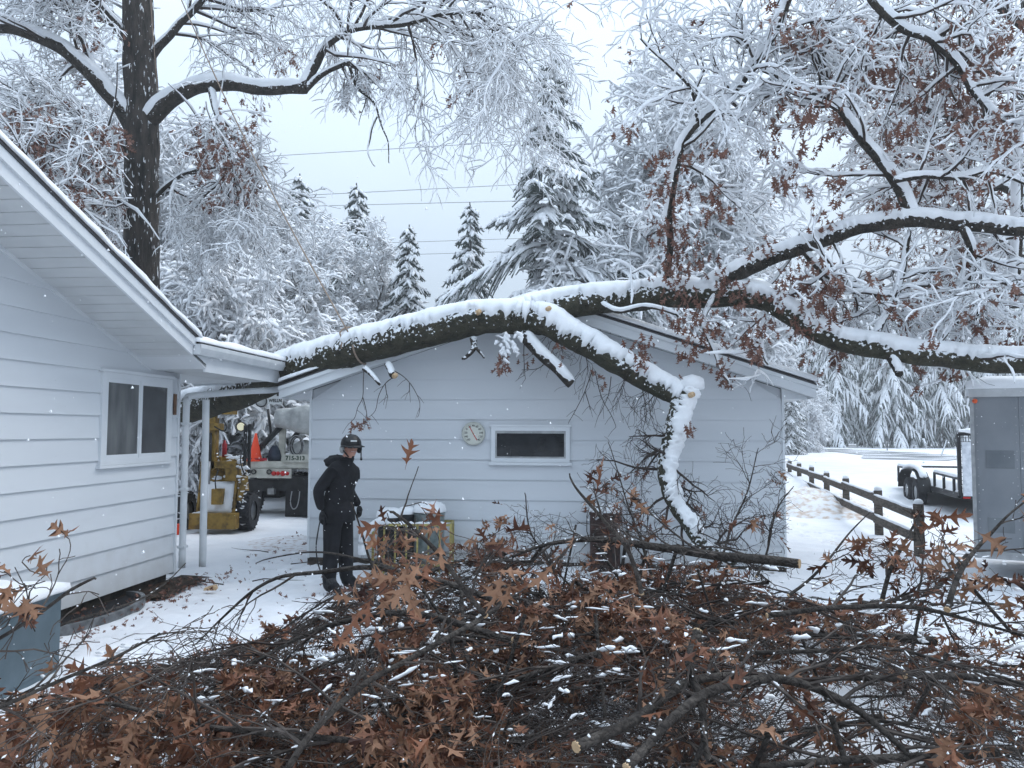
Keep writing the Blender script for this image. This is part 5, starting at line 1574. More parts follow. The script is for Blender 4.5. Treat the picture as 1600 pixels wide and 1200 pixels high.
sn = []
for _ in range(46):
    x = random.choice((random.uniform(312, 373), random.uniform(365, 376))); y_ = random.choice((722, 733, 803, 716, 748)) + random.uniform(-3, 2)
    q = Vector((lx(x), 13.93 + random.uniform(0, .18) + (.1 if y_ < 760 else -.12), lz(y_))); L = random.uniform(.02, .09)
    sn.append(([tuple(q - Vector((L, 0, 0))), tuple(q), tuple(q + Vector((L, .02, random.uniform(-.02, .02))))], [.008, random.uniform(.015, .035), .008]))
for _ in range(60):
    q = Vector((lx(random.uniform(374, 386)), 14.0 + random.uniform(0, .2), lz(random.uniform(730, 785)))); L = random.uniform(.01, .04)
    sn.append(([tuple(q - Vector((L, 0, 0))), tuple(q), tuple(q + Vector((L, .02, random.uniform(-.03, .03))))], [.006, random.uniform(.01, .022), .006]))
wobj(poly_mb(sn, 6, wob=.3), 'snow', M['snow'], ldr, True, 'stuff')
for (a, c_, w_) in (((314, 800), (314, 716), .035), ((371, 800), (369, 716), .035), ((318, 752), (368, 752), .03), ((341, 716), (341, 738), .05), ((356, 735), (356, 750), .04)):
    wobj(MB().beam((lx(a[0]), 13.97 + (.22 if a[1] < 760 else 0), lz(a[1])), (lx(c_[0]), 14.17 if c_[1] < 760 else 13.97, lz(c_[1])), w_, .04, up=(0, 1, 0)), 'frame_rib', Y, ldr)

# ---------------- bucket truck
TD = 16.5
trk = empty('bucket_truck', (lx(480, TD), TD + 2, 0), 0, 'cream utility truck seen from behind in the gap, half hidden by the garage', 'truck')
C_ = M['cream']
wobj(pb(MB(), 388, 566, 722, 732, TD, TD + .2), 'rear_deck_beam', C_, trk)
wobj(MB().box(lx(390, TD), lx(562, TD), TD + .2, TD + 4.5, lz(735, TD), lz(724, TD)), 'deck', C_, trk)
sg = wobj(pb(MB(), 442, 520, 711, 723, TD - .05, TD - .02), 'phone_sign', C_, trk)
def put_text(txt, size, px, py, D, m_, name, parent, bold=.002, ry=1.0):
    vs, tr = text_mesh(txt, size, .001, bold)
    v = np.stack([vs[:, 0] + lx(px, D), D + vs[:, 2] * -.5, vs[:, 1] * ry + lz(py, D)], axis=1) - np.array(trk.location)
    return MB().add(v, t=tr).obj(name, m_, parent)
put_text('715-313', .125, 463, 717, TD - .056, mat('dark_green_ink', (.02, .05, .03), .6), 'lettering', sg, .004, 1.0)
lb_ = wobj(pb(MB(), 404, 457, 733, 748, TD - .03, TD + .05), 'light_bar', C_, trk)
for px, r in ((431, .05), (437.5, .045), (445, .055), (452, .04)):
    b = MB(); b.lathe([(0, -.05), (r * .7, -.045), (r, -.02), (r, 0)], (lx(px, TD), TD - .03, lz(740.5, TD)), 'y', 14)
    b.v = [x - np.array(trk.location, dtype=np.float32) for x in b.v]
    b.obj('tail_light', M['red'], lb_, True)
wobj(pb(MB(), 386, 404, 733, 747, TD - .02, TD + .05), 'side_bracket', C_, trk)
for px in (392, 400, 424):
    b = MB(); b.lathe([(.035, -.03), (.055, -.03), (.055, 0), (.035, 0), (.035, -.03)], (lx(px, TD), TD - .035, lz(738, TD)), 'y', 14)
    wobj(b, 'shackle_ring', M['black'], trk, True)
wobj(pb(MB(), 388, 419, 717, 721, TD - .01, TD + .0 - .005), 'reflector_strip', M['redpaint'], trk)
wobj(pb(pb(pb(MB(), 384, 450, 750, 768, TD + .1, TD + 1.2), 395, 440, 768, 778, TD + .4, TD + 1.0), 400, 412, 748, 790, TD + .15, TD + .3), 'chassis', M['black'], trk)
wobj(pb(MB(), 421, 431, 764, 773, TD - .05, TD + .1), 'hitch', M['steel'], trk)
wobj(pb(MB(), 449, 486, 745, 807, TD + .05, TD + .5), 'mud_flap', M['black'], trk)
tyre(lx(396, TD + .8), TD + .9, .44, .44, .30, trk, 26)
tyre(lx(372, TD + .8), TD + .9, .44, .44, .28, trk, 26)
tyre(lx(470, TD + .8), TD + .9, .44, .44, .28, trk, 26)
tyre(lx(496, TD + .8), TD + .9, .44, .44, .28, trk, 26)
p_, q_ = catmull([(Vector((lx(a, TD), TD - .0, lz(c_, TD))), .012) for a, c_ in ((459, 768), (457, 785), (461, 795), (467, 792), (470, 780), (471, 768))], 6)
wobj(MB().tube(p_, q_, 6), 'tow_rope', M['steel'], trk, True)
# covered boom end
b = MB(); prof = []
N1, N2 = 20, 22
vs = []
for i in range(N1 + 1):
    u = i / N1; x = lx(424 + (500 - 424) * u, TD)
    for k in range(N2):
        a = 2 * math.pi * k / N2
        ry_ = .36 * (1 + .0 * u); rz_ = (.20 + .14 * smooth(0, .8, u))
        se = lambda c_: math.copysign(abs(c_) ** .6, c_)
        f = (0.0 if i in (0, N1) else 1.0) * (1 + .10 * mnoise.noise(Vector((u * 5, math.cos(a) * 1.5, math.sin(a) * 1.5))))
        vs.append((x, TD + .4 + se(math.cos(a)) * ry_ * f, lz(654, TD) - .06 * u + se(math.sin(a)) * rz_ * f))
b.add(vs, [(i * N2 + k, (i + 1) * N2 + k, (i + 1) * N2 + (k + 1) % N2, i * N2 + (k + 1) % N2) for i in range(N1) for k in range(N2)])
wobj(b, 'boom_cover', M['tarp'], trk, True)
b = MB(); b.lathe([(0, -.03), (.11, -.03), (.125, 0), (.125, .08), (0, .08)], (lx(404, TD), TD + .2, lz(628, TD)), 'y', 22); wobj(b, 'bucket_hub', M['tarp'], trk, True)
b = MB(); b.lathe([(.105, -.035), (.13, -.035), (.13, -.02), (.105, -.02)], (lx(404, TD), TD + .2, lz(628, TD)), 'y', 22); wobj(b, 'hub_ring', M['black'], trk, True)
sg2 = wobj(pb(MB(), 418, 441, 611, 633, TD + .1, TD + .13), 'name_sign', mat('white_panel', (.6, .62, .62), .5), trk)
put_text('WELLN', .085, 430, 627.5, TD + .095, ink, 'lettering', sg2, .003, 1.15)
wobj(pb(pb(MB(), 419, 425, 612, 618, TD + .085, TD + .095), 432, 437, 612, 620, TD + .085, TD + .095), 'sign_mark', ink, trk)
for a, c_, r in (((392, 712), (434, 668), .06), ((452, 688), (470, 667), .05), ((385, 700), (402, 706), .05)):
    wobj(MB().cyl((lx(a[0], TD), TD + .25, lz(a[1], TD)), (lx(c_[0], TD), TD + .25, lz(c_[1], TD)), r, n=12), 'hydraulic_arm', M['black'], trk, True)
wobj(pb(MB(), 437, 446, 663, 722, TD + .3, TD + .4), 'boom_support', C_, trk)
wobj(MB().cyl((lx(412, TD), TD + .3, lz(640, TD)), (lx(418, TD), TD + .3, lz(682, TD)), .03, n=8), 'boom_link', M['black'], trk, True)
b = MB(); b.lathe([(0, .46), (.10, .44), (.22, .36), (.30, .22), (.33, .08), (.30, 0), (0, 0)], (lx(466, TD), TD + .55, lz(722, TD)), 'z', 16); wobj(b, 'canvas_bag', M['tarp'], trk, True)
for k in range(4):
    b = MB(); rl = [(lx(462, TD) + math.cos(a) * (.10 + .02 * k), TD + .18 - k * .02, lz(698, TD) + math.sin(a) * (.18 + .015 * k)) for a in np.linspace(0, 2 * math.pi, 18)]
    b.tube(rl, .012, 5); wobj(b, 'rope_coil', M['steel'] if k % 2 else M['black'], trk, True)
b = MB(); b.lathe([(0, .34), (.06, .33), (.12, .22), (.15, .1), (.14, 0), (0, 0)], (lx(424, TD), TD + .3, lz(722, TD)), 'z', 12); wobj(b, 'gear_bag', noisy('dark_blue_cloth', (.02, .03, .05), (.06, .07, .10), 9, .9), trk, True)
wobj(MB().box(lx(388, TD), lx(470, TD), TD + 4.6, TD + 6.5, .8, 2.2), 'cab', C_, trk)
b = MB(); b.lathe([(0, .60), (.02, .60), (.13, .08), (.14, .03), (.19, .03), (.19, 0), (0, 0)], (lx(398, TD), TD + .12, lz(722, TD)), 'z', 18)
setp(b.obj('traffic_cone', M['orange'], None, True), 'bright orange cone standing on the truck deck behind the loader', 'cone')

# ---------------- gear against the garage wall: yellow cage with barrels under snow
CD = 10.05
def box_at(cat_px, py, D): return (lx(cat_px, D), D, lz(py, D))
cg = empty('yellow_cage', (lx(640, CD), CD + .15, 0), 0, 'yellow tubular cage holding snow topped containers against the garage wall', 'cage')
zt_, zb_ = .62, .10
x0, x1 = lx(586, CD), lx(706, CD)
YG = noisy('pale_yellow_tube', (.26, .21, .07), (.42, .36, .13), 12, .6)
b = MB(); b.beam((x0, CD, zt_), (x1, CD, zt_), .03, .03).beam((x0, CD + .42, zt_), (x1, CD + .42, zt_), .03, .03).beam((x0, CD, zb_), (x1, CD, zb_), .03, .03)
wobj(b, 'rail', YG, cg)
for k in range(8):
    xx = x0 + (x1 - x0) * k / 7
    wobj(MB().beam((xx, CD - .002, 0), (xx, CD - .002, zt_ + .01), .030 if k in (0, 7) else .022, .026, up=(0, 1, 0)), 'bar', YG, cg)
for xx in (x0, x1):
    wobj(MB().beam((xx, CD + .02, zt_), (xx, CD + .42, zt_), .028, .028).beam((xx, CD + .42, 0), (xx, CD + .42, zt_), .028, .028, up=(0, 1, 0)), 'side_rail', YG, cg)
sn = []
for _ in range(26):
    xx = random.uniform(x0, x1); L = random.uniform(.02, .08)
    sn.append(([(xx - L, CD, zt_ + .018), (xx, CD, zt_ + .024), (xx + L, CD, zt_ + .018)], [.008, random.uniform(.014, .026), .008]))
wobj(poly_mb(sn, 6, wob=.3), 'snow', M['snow'], cg, True, 'stuff')
def vessel(px, r, h, m_, name, label, cat, dome=.10):
    x = lx(px, CD)
    o = empty(name, (x, CD + .22, 0.02), 0, label, cat)
    b = MB(); b.lathe([(0, 0), (r * .92, 0), (r, .04), (r, h * .5), (r * 1.02, h * .52), (r, h * .54), (r, h - .03), (r * 1.05, h - .02), (r * 1.05, h + .01), (0, h + .03)], (0, 0, 0), 'z', 24)
    b.obj('body', m_, o, True)
    vs = []; n = 24
    prof = [(1.10, .0), (1.12, .04), (1.0, .6), (.75, .85), (.4, .98), (0.001, 1.0)]
    for rr, hh in prof:
        for i in range(n):
            a = 2 * math.pi * i / n; f = 1 + .10 * mnoise.noise(Vector((math.cos(a) * 2, math.sin(a) * 2, px)))
            vs.append((r * rr * f * math.cos(a), r * rr * f * math.sin(a), h + .02 + dome * hh * f))
    MB().add(vs, [(k * n + i, k * n + (i + 1) % n, (k + 1) * n + (i + 1) % n, (k + 1) * n + i) for k in range(5) for i in range(n)]).obj('snow', M['snow'], o, True, 'stuff')
    return o
vessel(608, .165, .66, M['black'], 'black_bin', 'round black bin under a lumpy snow cap, left end of the yellow cage', 'bin', .12)
vessel(634, .11, .70, M['black'], 'black_bin', 'small black canister with torn snow cap in the middle of the yellow cage', 'bin', .10)
vessel(670, .20, .73, noisy('grey_glazed_metal', (.10, .13, .13), (.26, .29, .29), 9, .3), 'grey_drum', 'grey ribbed drum with a smooth domed snow cap, right end of the yellow cage', 'drum', .13)
b = vessel(948, .20, .74, noisy('rusty_pot', (.015, .011, .010), (.07, .035, .028), 10, .8), 'rusty_pot', 'dark rusty pot capped with snow behind the brush, right of the garage window', 'pot', .12)
p_, q_ = catmull([(P(a, c_, 9.9), .014) for a, c_ in ((928, 770), (932, 755), (945, 752), (948, 775), (942, 800), (930, 812))], 6)
MBt = MB().tube(p_, q_, 8); MBt.v = [x - np.array(b.location, dtype=np.float32) for x in MBt.v]
MBt.obj('handle', M['steel'], b, True)
hp_ = P(575, 838, 9.9)
o = empty('covered_hoop', (hp_.x, hp_.y, 0), 0, 'arched hoop blanketed with snow standing left of the yellow cage', 'hoop')
p_, q_ = catmull([(P(a, c_, 9.9), .02) for a, c_ in ((566, 872), (567, 848), (577, 832), (590, 822), (604, 818))], 6)
wobj(MB().tube(p_, q_, 8), 'tube', M['steel'], o, True)
sv, sq = tubes([([(x, y, z + .045) for x, y, z in p_], [.055] * len(p_))], 8, ry=1.0, wob=.1)
wobj(MB().add(sv, sq), 'snow', M['snow'], o, True, 'stuff')

# ---------------- split rail fence
fen = empty('rail_fence', (7.3, 16.9, 0), 0, 'weathered wooden two rail fence running away beside the garage', 'fence')
def fx(Y_): return 6.58 + .24 * (Y_ - 13.9)
fy = [11.4, 13.9, 16.9, 19.4, 22.0, 24.6, 27.2]
for i, yy in enumerate(fy):
    x = fx(yy); tp_ = .80 + random.uniform(-.02, .02)
    lean = random.uniform(-.015, .015)
    po = wobj(MB().hexa([(x - .055, yy - .055, -.1), (x + .055, yy - .055, -.1), (x + .055, yy + .055, -.1), (x - .055, yy + .055, -.1),
                         (x - 0.053 + lean, yy - 0.053, tp_), (x + 0.053 + lean, yy - 0.053, tp_ + .01), (x + 0.053 + lean, yy + 0.053, tp_ + .01), (x - 0.053 + lean, yy + 0.053, tp_)]), 'post', M['fence'], fen)
    b = MB(); b.lathe([(.06, 0), (.068, .02), (.058, .05), (.034, .068), (0.001, .075)], (x + lean, yy, tp_ + .008), 'z', 12)
    b.v = [q - np.array(fen.location, dtype=np.float32) for q in b.v]
    b.obj('snow', M['snow'], po, True, 'stuff')
    if i < len(fy) - 1:
        y2 = fy[i + 1]; x2 = fx(y2)
        for zz in (.655, .305):
            if zz < gz(x, yy) - .05: continue
            s_ = random.uniform(-.02, .02)
            a, c_ = Vector((x - .085, yy, zz + s_)), Vector((x2 - .085, y2, zz + random.uniform(-.02, .02)))
            wobj(MB().beam(a, c_, .035, .135), 'rail', M['fence'], fen)
            pp = [tuple(a.lerp(c_, t) + Vector((0, 0, .078 + .008 * random.random()))) for t in np.linspace(0.02, .98, 12)]
            wobj(poly_mb([(pp, [.01] + [.024] * 10 + [.01])], 6, wob=.2), 'snow', M['snow'], fen, True, 'stuff')
# pile of wood chips half under snow
def mound(name, cx, cy, rx, ry, h, m_, label, n=40, seed=0, lump=.25):
    vs = []
    for i in range(n + 1):
        for j in range(n + 1):
            u, v_ = i / n * 2 - 1, j / n * 2 - 1
            r = math.sqrt(u * u + v_ * v_)
            f = max(0, 1 - r * r) ** 1.0
            x, y = cx + u * rx, cy + v_ * ry
            nz = 1 + lump * mnoise.noise(Vector((x * 2.2, y * 2.2, seed))) + lump * .7 * mnoise.noise(Vector((x * 7, y * 7, seed)))
            vs.append((x, y, gz(x, y) - .06 + h * f * nz + (.05 * f ** .5)))
    b = MB().add(vs, [(i * (n + 1) + j, (i + 1) * (n + 1) + j, (i + 1) * (n + 1) + j + 1, i * (n + 1) + j + 1) for i in range(n) for j in range(n)])
    return setp(b.obj(name, m_, None, True), label, None, None, 'stuff')
mound('wood_chip_pile', 7.1, 18.3, 1.5, 2.2, .42, M['chips'], 'tan wood chips mixed with snow in a low heap by the fence', seed=3)
mound('sawdust_patch', -3.6, 12.9, 1.0, 1.1, .02, noisy('sawdust_in_snow', (.78, .79, .82), (.42, .30, .25), 10, .9, bump=.7, pos=(.50, .72)), 'brownish sawdust stain on the snow before the loader', seed=6)
mound('wood_chip_scatter', 5.75, 12.6, .7, .9, .05, noisy('sparse_chips_in_snow', (.80, .81, .84), (.50, .36, .26), 12, .9, bump=.7, pos=(.52, .68)), 'scattered tan chips on the snow beside the fence', seed=5)

# ---------------- open utility trailer and grey enclosed trailer
ut = empty('utility_trailer', (9.6, 18.6, .2), 0, 'black open utility trailer with tandem wheels and snow on its deck', 'trailer')
A0 = P(1404, 745, 21.5); B0 = P(1500, 800, 16.6)       # near long side, far end to near end
A0.z = .52; B0.z = .48
dd = (B0 - A0); dd.z = 0; Ld = dd.length; dd.normalize(); nn = Vector((-dd.y, dd.x, 0))   # nn points away to the right/back
if nn.x < 0: nn = -nn
Wd = 1.9
def ub(name, a, c_, w, h, m_=None, parent=ut):
    return wobj(MB().beam(a, c_, w, h), name, m_ or M['black'], parent)
A1, B1 = A0 + nn * Wd, B0 + nn * Wd
for a, c_ in ((A0, B0), (A1, B1), (A0, A1), (B0, B1)): ub('deck_beam', a, c_, .07, .12)
up_ = Vector((0, 0, .36))
for a, c_ in ((A0 + up_, A0 + dd * 1.1 + up_), (A0 + dd * 3.3 + up_, B0 + up_), (A1 + up_, B1 + up_), (A0 + up_, A1 + up_)): ub('top_rail', a, c_, .05, .05)
for t in (0, .55, 1.1, 3.3, 4.0, 4.7, Ld): ub('stanchion', A0 + dd * t, A0 + dd * t + up_, .045, .045)
for t in (0, 1.4, 2.8, 4.2, Ld): ub('stanchion', A1 + dd * t, A1 + dd * t + up_, .045, .045)
wobj(MB().hexa([tuple(q + Vector((0, 0, z_))) for z_ in (-.02, .03) for q in (A0, B0, B1, A1)]), 'deck', M['fence'], ut)
def side_tyre(c, r, w, parent):
    """tyre whose axis lies along nn"""
    b = MB(); n = 28; vs = []
    prof = [(r * .5, -w / 2), (r * .9, -w / 2), (r, -w * .35), (r, w * .35), (r * .9, w / 2), (r * .5, w / 2)]
    for rr, h in prof:
        for i in range(n):
            a = 2 * math.pi * i / n; vs.append(tuple(c + dd * (rr * math.cos(a)) + Vector((0, 0, rr * math.sin(a))) + nn * h))
    b.add(vs, [(k * n + i, k * n + (i + 1) % n, (k + 1) * n + (i + 1) % n, (k + 1) * n + i) for k in range(5) for i in range(n)])
    o = wobj(b, 'wheel', M['rubber'], parent, True)
    vs = [tuple(c - nn * (w * .2) - Vector(parent.location))] + [tuple(c - nn * (w * .42) + dd * (r * .5 * math.cos(2 * math.pi * i / n)) + Vector((0, 0, r * .5 * math.sin(2 * math.pi * i / n))) - Vector(parent.location)) for i in range(n)]
    MB().add(vs, t=[(0, 1 + i, 1 + (i + 1) % n) for i in range(n)]).obj('rim', M['steel'], o)
for t in (1.75, 2.55):
    for off in (-.14, Wd + .14):
        side_tyre(A0 + dd * t + nn * off + Vector((0, 0, -.52 + .31 + gz(9, 18.5) * .9)), .33, .20, ut)
for off, s_ in ((-.16, -1), (Wd + .16, 1)):
    cc = A0 + dd * 2.15 + nn * off; vs = []
    prof = [(-.98, -.10), (-.90, .18), (-.62, .36), (0, .42), (.62, .36), (.90, .18), (.98, -.10)]
    for (a, z_) in prof:
        for w_ in (-.14, .14):
            vs.append(tuple(cc + dd * a + Vector((0, 0, z_ - .02)) + nn * w_))
    wobj(MB().add(vs, [(2 * i, 2 * i + 1, 2 * i + 3, 2 * i + 2) for i in range(6)]), 'fender', M['black'], ut, True)
    sp2 = [(tuple(cc + dd * a + Vector((0, 0, z_ + .045)))) for a, z_ in prof[1:-1]]
    p_, q_ = catmull([(Vector(s), .09) for s in sp2], 5); q_ = [q * (.3 if i in (0, len(q_) - 1) else 1) for i, q in enumerate(q_)]
    wobj(poly_mb([(p_, q_)], 8, ry=.7), 'snow', M['snow'], ut, True, 'stuff')
# deck snow
vs = []; n = 16
for i in range(n + 1):
    for j in range(n + 1):
        u, v_ = i / n, j / n; e = min(u, 1 - u, v_, 1 - v_)
        p = A0 + dd * (Ld * u) + nn * (Wd * v_); vs.append((p.x, p.y, p.z + .02 + (.17 if e > 0 else 0) * (1 + .3 * mnoise.noise(p * 2))))
wobj(MB().add(vs, [(i * (n + 1) + j, (i + 1) * (n + 1) + j, (i + 1) * (n + 1) + j + 1, i * (n + 1) + j + 1) for i in range(n) for j in range(n)]), 'deck_snow', M['snow'], ut, True, 'stuff')
for a, c_ in ((A0, A0 + dd * 1.1), (A1, B1), (A0 + dd * 3.3, B0)):
    pp = [tuple((a + up_).lerp(c_ + up_, t) + Vector((0, 0, .05))) for t in np.linspace(0, 1, 10)]
    wobj(poly_mb([(pp, [.02] + [.045] * 8 + [.02])], 6, wob=.15), 'snow', M['snow'], ut, True, 'stuff')
# upright ramp gate with snow driven into the mesh
G0, G1 = B0 + dd * .05, B1 + dd * .05
gr_ = [(G0, G0 + Vector((0, 0, 1.32))), (G1, G1 + Vector((0, 0, 1.32))), (G0 + Vector((0, 0, 1.32)), G1 + Vector((0, 0, 1.32))), (G0 + Vector((0, 0, .02)), G1 + Vector((0, 0, .02)))]
b = MB()
for a, c_ in gr_: b.beam(a, c_, .07, .06, up=tuple(dd))
rg = wobj(b, 'ramp_gate', M['black'], ut)
b = MB()
for k in range(1, 16):
    z_ = 1.32 * k / 16; b.beam(G0 + Vector((0, 0, z_)), G1 + Vector((0, 0, z_)), .012, .012)
for k in range(1, 20):
    q = nn * (Wd * k / 20); b.beam(G0 + q, G0 + q + Vector((0, 0, 1.3)), .010, .010, up=tuple(dd))
b.v = [x - np.array(ut.location, dtype=np.float32) for x in b.v]
b.obj('gate_mesh', M['black'], rg)
meshsnow = noisy('snow_in_mesh', (.52, .55, .60), (.80, .82, .86), 9, .8, bump=.6, bscale=14)
b = MB(); b.hexa([tuple(q) for q in (G0 + nn * .05 + dd * .02, G0 + nn * (Wd - .05) + dd * .02, G0 + nn * (Wd - .05) + dd * .05, G0 + nn * .05 + dd * .05)] + [tuple(q + Vector((0, 0, 1.15))) for q in (G0 + nn * .05 + dd * .02, G0 + nn * (Wd - .05) + dd * .02, G0 + nn * (Wd - .05) + dd * .05, G0 + nn * .05 + dd * .05)])
b.v = [x - np.array(ut.location, dtype=np.float32) for x in b.v]
b.obj('packed_snow', meshsnow, rg, False, 'stuff')
pp = [tuple((G0 + Vector((0, 0, 1.38))).lerp(G1 + Vector((0, 0, 1.38)), t)) for t in np.linspace(0, 1, 10)]
wobj(poly_mb([(pp, [.03] + [.065] * 8 + [.03])], 7, wob=.12), 'snow', M['snow'], ut, True, 'stuff')
for off in (.12, Wd - .12):
    c_ = B0 + nn * off + dd * .06 + Vector((0, 0, -.02)); wobj(MB().beam(c_ - nn * .07, c_ + nn * .07, .03, .07), 'tail_light', M['red'], ut)
wobj(MB().beam(A0 + nn * (Wd / 2), A0 + nn * (Wd / 2) - dd * 1.2, .09, .09), 'tongue', M['black'], ut)
sgr = P(1386, 694, 62)
for px, D, lean in ((1386, 58, 0), (1470, 45, .35)):
    q = P(px, 694, D); g_ = gz(q.x, q.y)
    setp(MB().beam((q.x, q.y, g_), (q.x + lean, q.y, g_ + .95), .05, .05, up=(0, 1, 0)).obj('marker_stake', M['trim_dark'] if lean == 0 else M['white_paint']),
         'thin dark marker stake at the road edge before the conifers' if lean == 0 else 'leaning pale driveway marker left of the ramp gate', 'stake')

et = empty('enclosed_trailer', (P(1518, 672, 9.6).x, 9.6, 0), R(-30.5), 'grey enclosed cargo trailer with snow on its roof at the right edge', 'trailer')
TL, TZ0, TZ1 = 4.6, .34, 2.34
MB().box(.02, TL, .03, 2.1, TZ0, TZ1).obj('body', M['trailer'], et)
k = 0; x = .03
while x < TL - .1:
    x2 = min(TL, x + 1.218)
    if k == 0: x2 = .50
    MB().box(x, x2 - .004, .015, .029, TZ0 + .05, TZ1 - .06).obj('side_panel', M['trailer'], et)
    b = MB()
    for r_ in range(17):
        for xx in (x + .03, x2 - .034):
            b.cyl((xx, .014, TZ0 + .12 + r_ * .105), (xx, .009, TZ0 + .12 + r_ * .105), .008, n=6)
    b.obj('rivets', M['steel'], et, kind='stuff')
    x = x2; k += 1
MB().box(-.012, .03, -.005, .04, TZ0 - .02, TZ1).obj('corner_post', M['steel'], et)
MB().box(-.02, TL, -.012, .03, TZ1 - .06, TZ1 + .04).obj('roof_rail', noisy('pale_trim', (.45, .46, .47), (.55, .56, .57), 6, .4), et)
MB().box(-.01, TL, -.004, .03, TZ0 - .04, TZ0 + .05).obj('bottom_rail', M['steel'], et)
MB().box(-.01, TL, .03, 2.1, TZ1 + .0, TZ1 + .03).obj('roof', M['trailer'], et)
MB().box(.14, .44, .010, .0148, 1.40, 1.62).obj('grime_patch', M['trailer_smudge'], et)
MB().box(.14, .42, .010, .0148, .62, .80).obj('grime_patch', M['trailer_smudge'], et)
b = MB(); b.lathe([(0, -.035), (.022, -.033), (.03, -.01), (.03, 0)], (.045, -.013, TZ1 - .11), 'y', 12); b.obj('marker_light', mat('amber_lens', (.75, .12, .04), .3), et, True)
snow_slab(lambda u, v_: Vector((-.05 + u * (TL + .1), -.04 + v_ * 2.16, TZ1 + .041)), 46, 22, .17, et, 'snow', 21)
for xx in (2.9, 3.8):
    b = MB(); b.lathe([(.0, .06), (.15, .04), (.18, .0), (.33, 0), (.35, .03), (.35, .2), (.33, .22), (0, .22)], (xx, .03, .35), 'y', 28); b.obj('wheel', M['rubber'], et, True)

# ---------------- the person
px_, py_ = lx(531, 8.97), 8.97
man = empty('person', (px_, py_, 0), 0, 'person in black work clothes and black helmet by the garage corner, face turned this way', 'person')
F_ = Vector((.92, -.39, 0)).normalized(); S_ = Vector((-F_.y, F_.x, 0))      # forward, his left
def B(f, s, z): return F_ * f + S_ * s + Vector((0, 0, z))
cloth = noisy('black_work_cloth', (.003, .0035, .005), (.013, .013, .017), 6, .85, bump=.5, bscale=14, bdist=.02)
skin = noisy('face_skin', (.40, .20, .15), (.50, .27, .20), 9, .55)
def skinmesh(name, verts, edges, radii, mats, parent, sub=2, root=0, matfn=None):
    me = bpy.data.meshes.new(name); me.from_pydata([tuple(v) for v in verts], edges, [])
    o = bpy.data.objects.new(name, me); COL.objects.link(o)
    md = o.modifiers.new('Skin', 'SKIN'); md.use_smooth_shade = True
    if not me.skin_vertices: me.skin_vertices.new()
    sv_ = me.skin_vertices[0].data
    for i, r in enumerate(radii):
        sv_[i].radius = r if hasattr(r, '__len__') else (r, r)
        sv_[i].use_root = (i == root)
    o.modifiers.new('Sub', 'SUBSURF').levels = sub
    o.modifiers['Sub'].render_levels = sub
    dg = bpy.context.evaluated_depsgraph_get()
    m2 = bpy.data.meshes.new_from_object(o.evaluated_get(dg))
    bpy.data.objects.remove(o)
    m2.materials.clear()
    for mm in mats: m2.materials.append(mm)
    for p in m2.polygons:
        p.use_smooth = True
        p.material_index = matfn(p.center) if matfn else 0
    return link(name, m2, parent)
HD = Vector((.42, -.91, 0)).normalized()       # where the face looks
HS = Vector((-HD.y, HD.x, 0))
hc = B(.165, 0, 1.64)
V_ = []; E_ = []; Rr = []
def add(v, r, *con):
    V_.append(v); Rr.append(r)
    for c_ in con: E_.append((c_, len(V_) - 1))
    return len(V_) - 1
pel = add(B(0, 0, .93), (.185, .155))
wai = add(B(.01, 0, 1.08), (.19, .155), pel)
che = add(B(.045, 0, 1.27), (.205, .165), wai)
shc = add(B(.075, 0, 1.41), (.165, .125), che)
nek = add(B(.11, 0, 1.49), .072, shc)
jaw = add(B(.14, 0, 1.565) + HD * .02, .066, nek)
hed = add(hc + HD * .012, (.080, .092), jaw)
crn = add(hc + Vector((0, 0, .075)) - HD * .01, .070, hed)
for sgn in (-1, 1):
    sh = add(B(.065, .185 * sgn, 1.40), .078, shc)
    if sgn < 0:
        el = add(B(-.11, -.245, 1.15), .072, sh); wr = add(B(-.05, -.235, .93), .050, el)
    else:
        el = add(B(-.03, .235, 1.14), .070, sh); wr = add(B(.16, .18, .96), .050, el)
    hp = add(B(.0, .095 * sgn, .86), .125, pel)
    kn = add(B(.035 if sgn > 0 else .0, .115 * sgn, .48), .095, hp)
    an_ = add(B(-.02 + .06 * (sgn > 0), .125 * sgn, .11), .085, kn)
    toe = add(B(.14 + .06 * (sgn > 0), .155 * sgn, .045), .048, an_)
def mf(c_):
    return 1 if c_.z > 1.535 else 0
body = skinmesh('body', V_, E_, Rr, [cloth, skin], man, 2, 0, mf)
# hands: palm and five fingers each, black gloves
glove = mat('black_glove', (.012, .012, .014), .7)
for sgn, w0, dirv in ((-1, B(-.05, -.235, .93), Vector((0, 0, -1))), (1, B(.16, .18, .96), (B(.35, -.35, -.8)).normalized())):
    side = F_ if sgn < 0 else dirv.cross(S_).normalized(); nrm = dirv.cross(side).normalized()
    V2 = [w0, w0 + dirv * .05, w0 + dirv * .095]; E2 = [(0, 1), (1, 2)]; R2 = [.026, (.036, .022), (.036, .02)]
    for k, ln in enumerate((.070, .078, .072, .056)):
        o_ = side * (.028 - .019 * k); curl = nrm * sgn
        a = w0 + dirv * .098 + o_
        i0 = len(V2); V2 += [a, a + dirv * ln * .5 + curl * .010, a + dirv * ln * .85 + curl * .032]; R2 += [.010, .009, .0075]; E2 += [(2, i0), (i0, i0 + 1), (i0 + 1, i0 + 2)]
    i0 = len(V2); V2 += [w0 + dirv * .04 + side * .034, w0 + dirv * .075 + side * .050 + nrm * sgn * .012, w0 + dirv * .105 + side * .048 + nrm * sgn * .022]; R2 += [.012, .0105, .009]; E2 += [(1, i0), (i0, i0 + 1), (i0 + 1, i0 + 2)]
    skinmesh('hand', V2, E2, R2, [glove], man, 1)
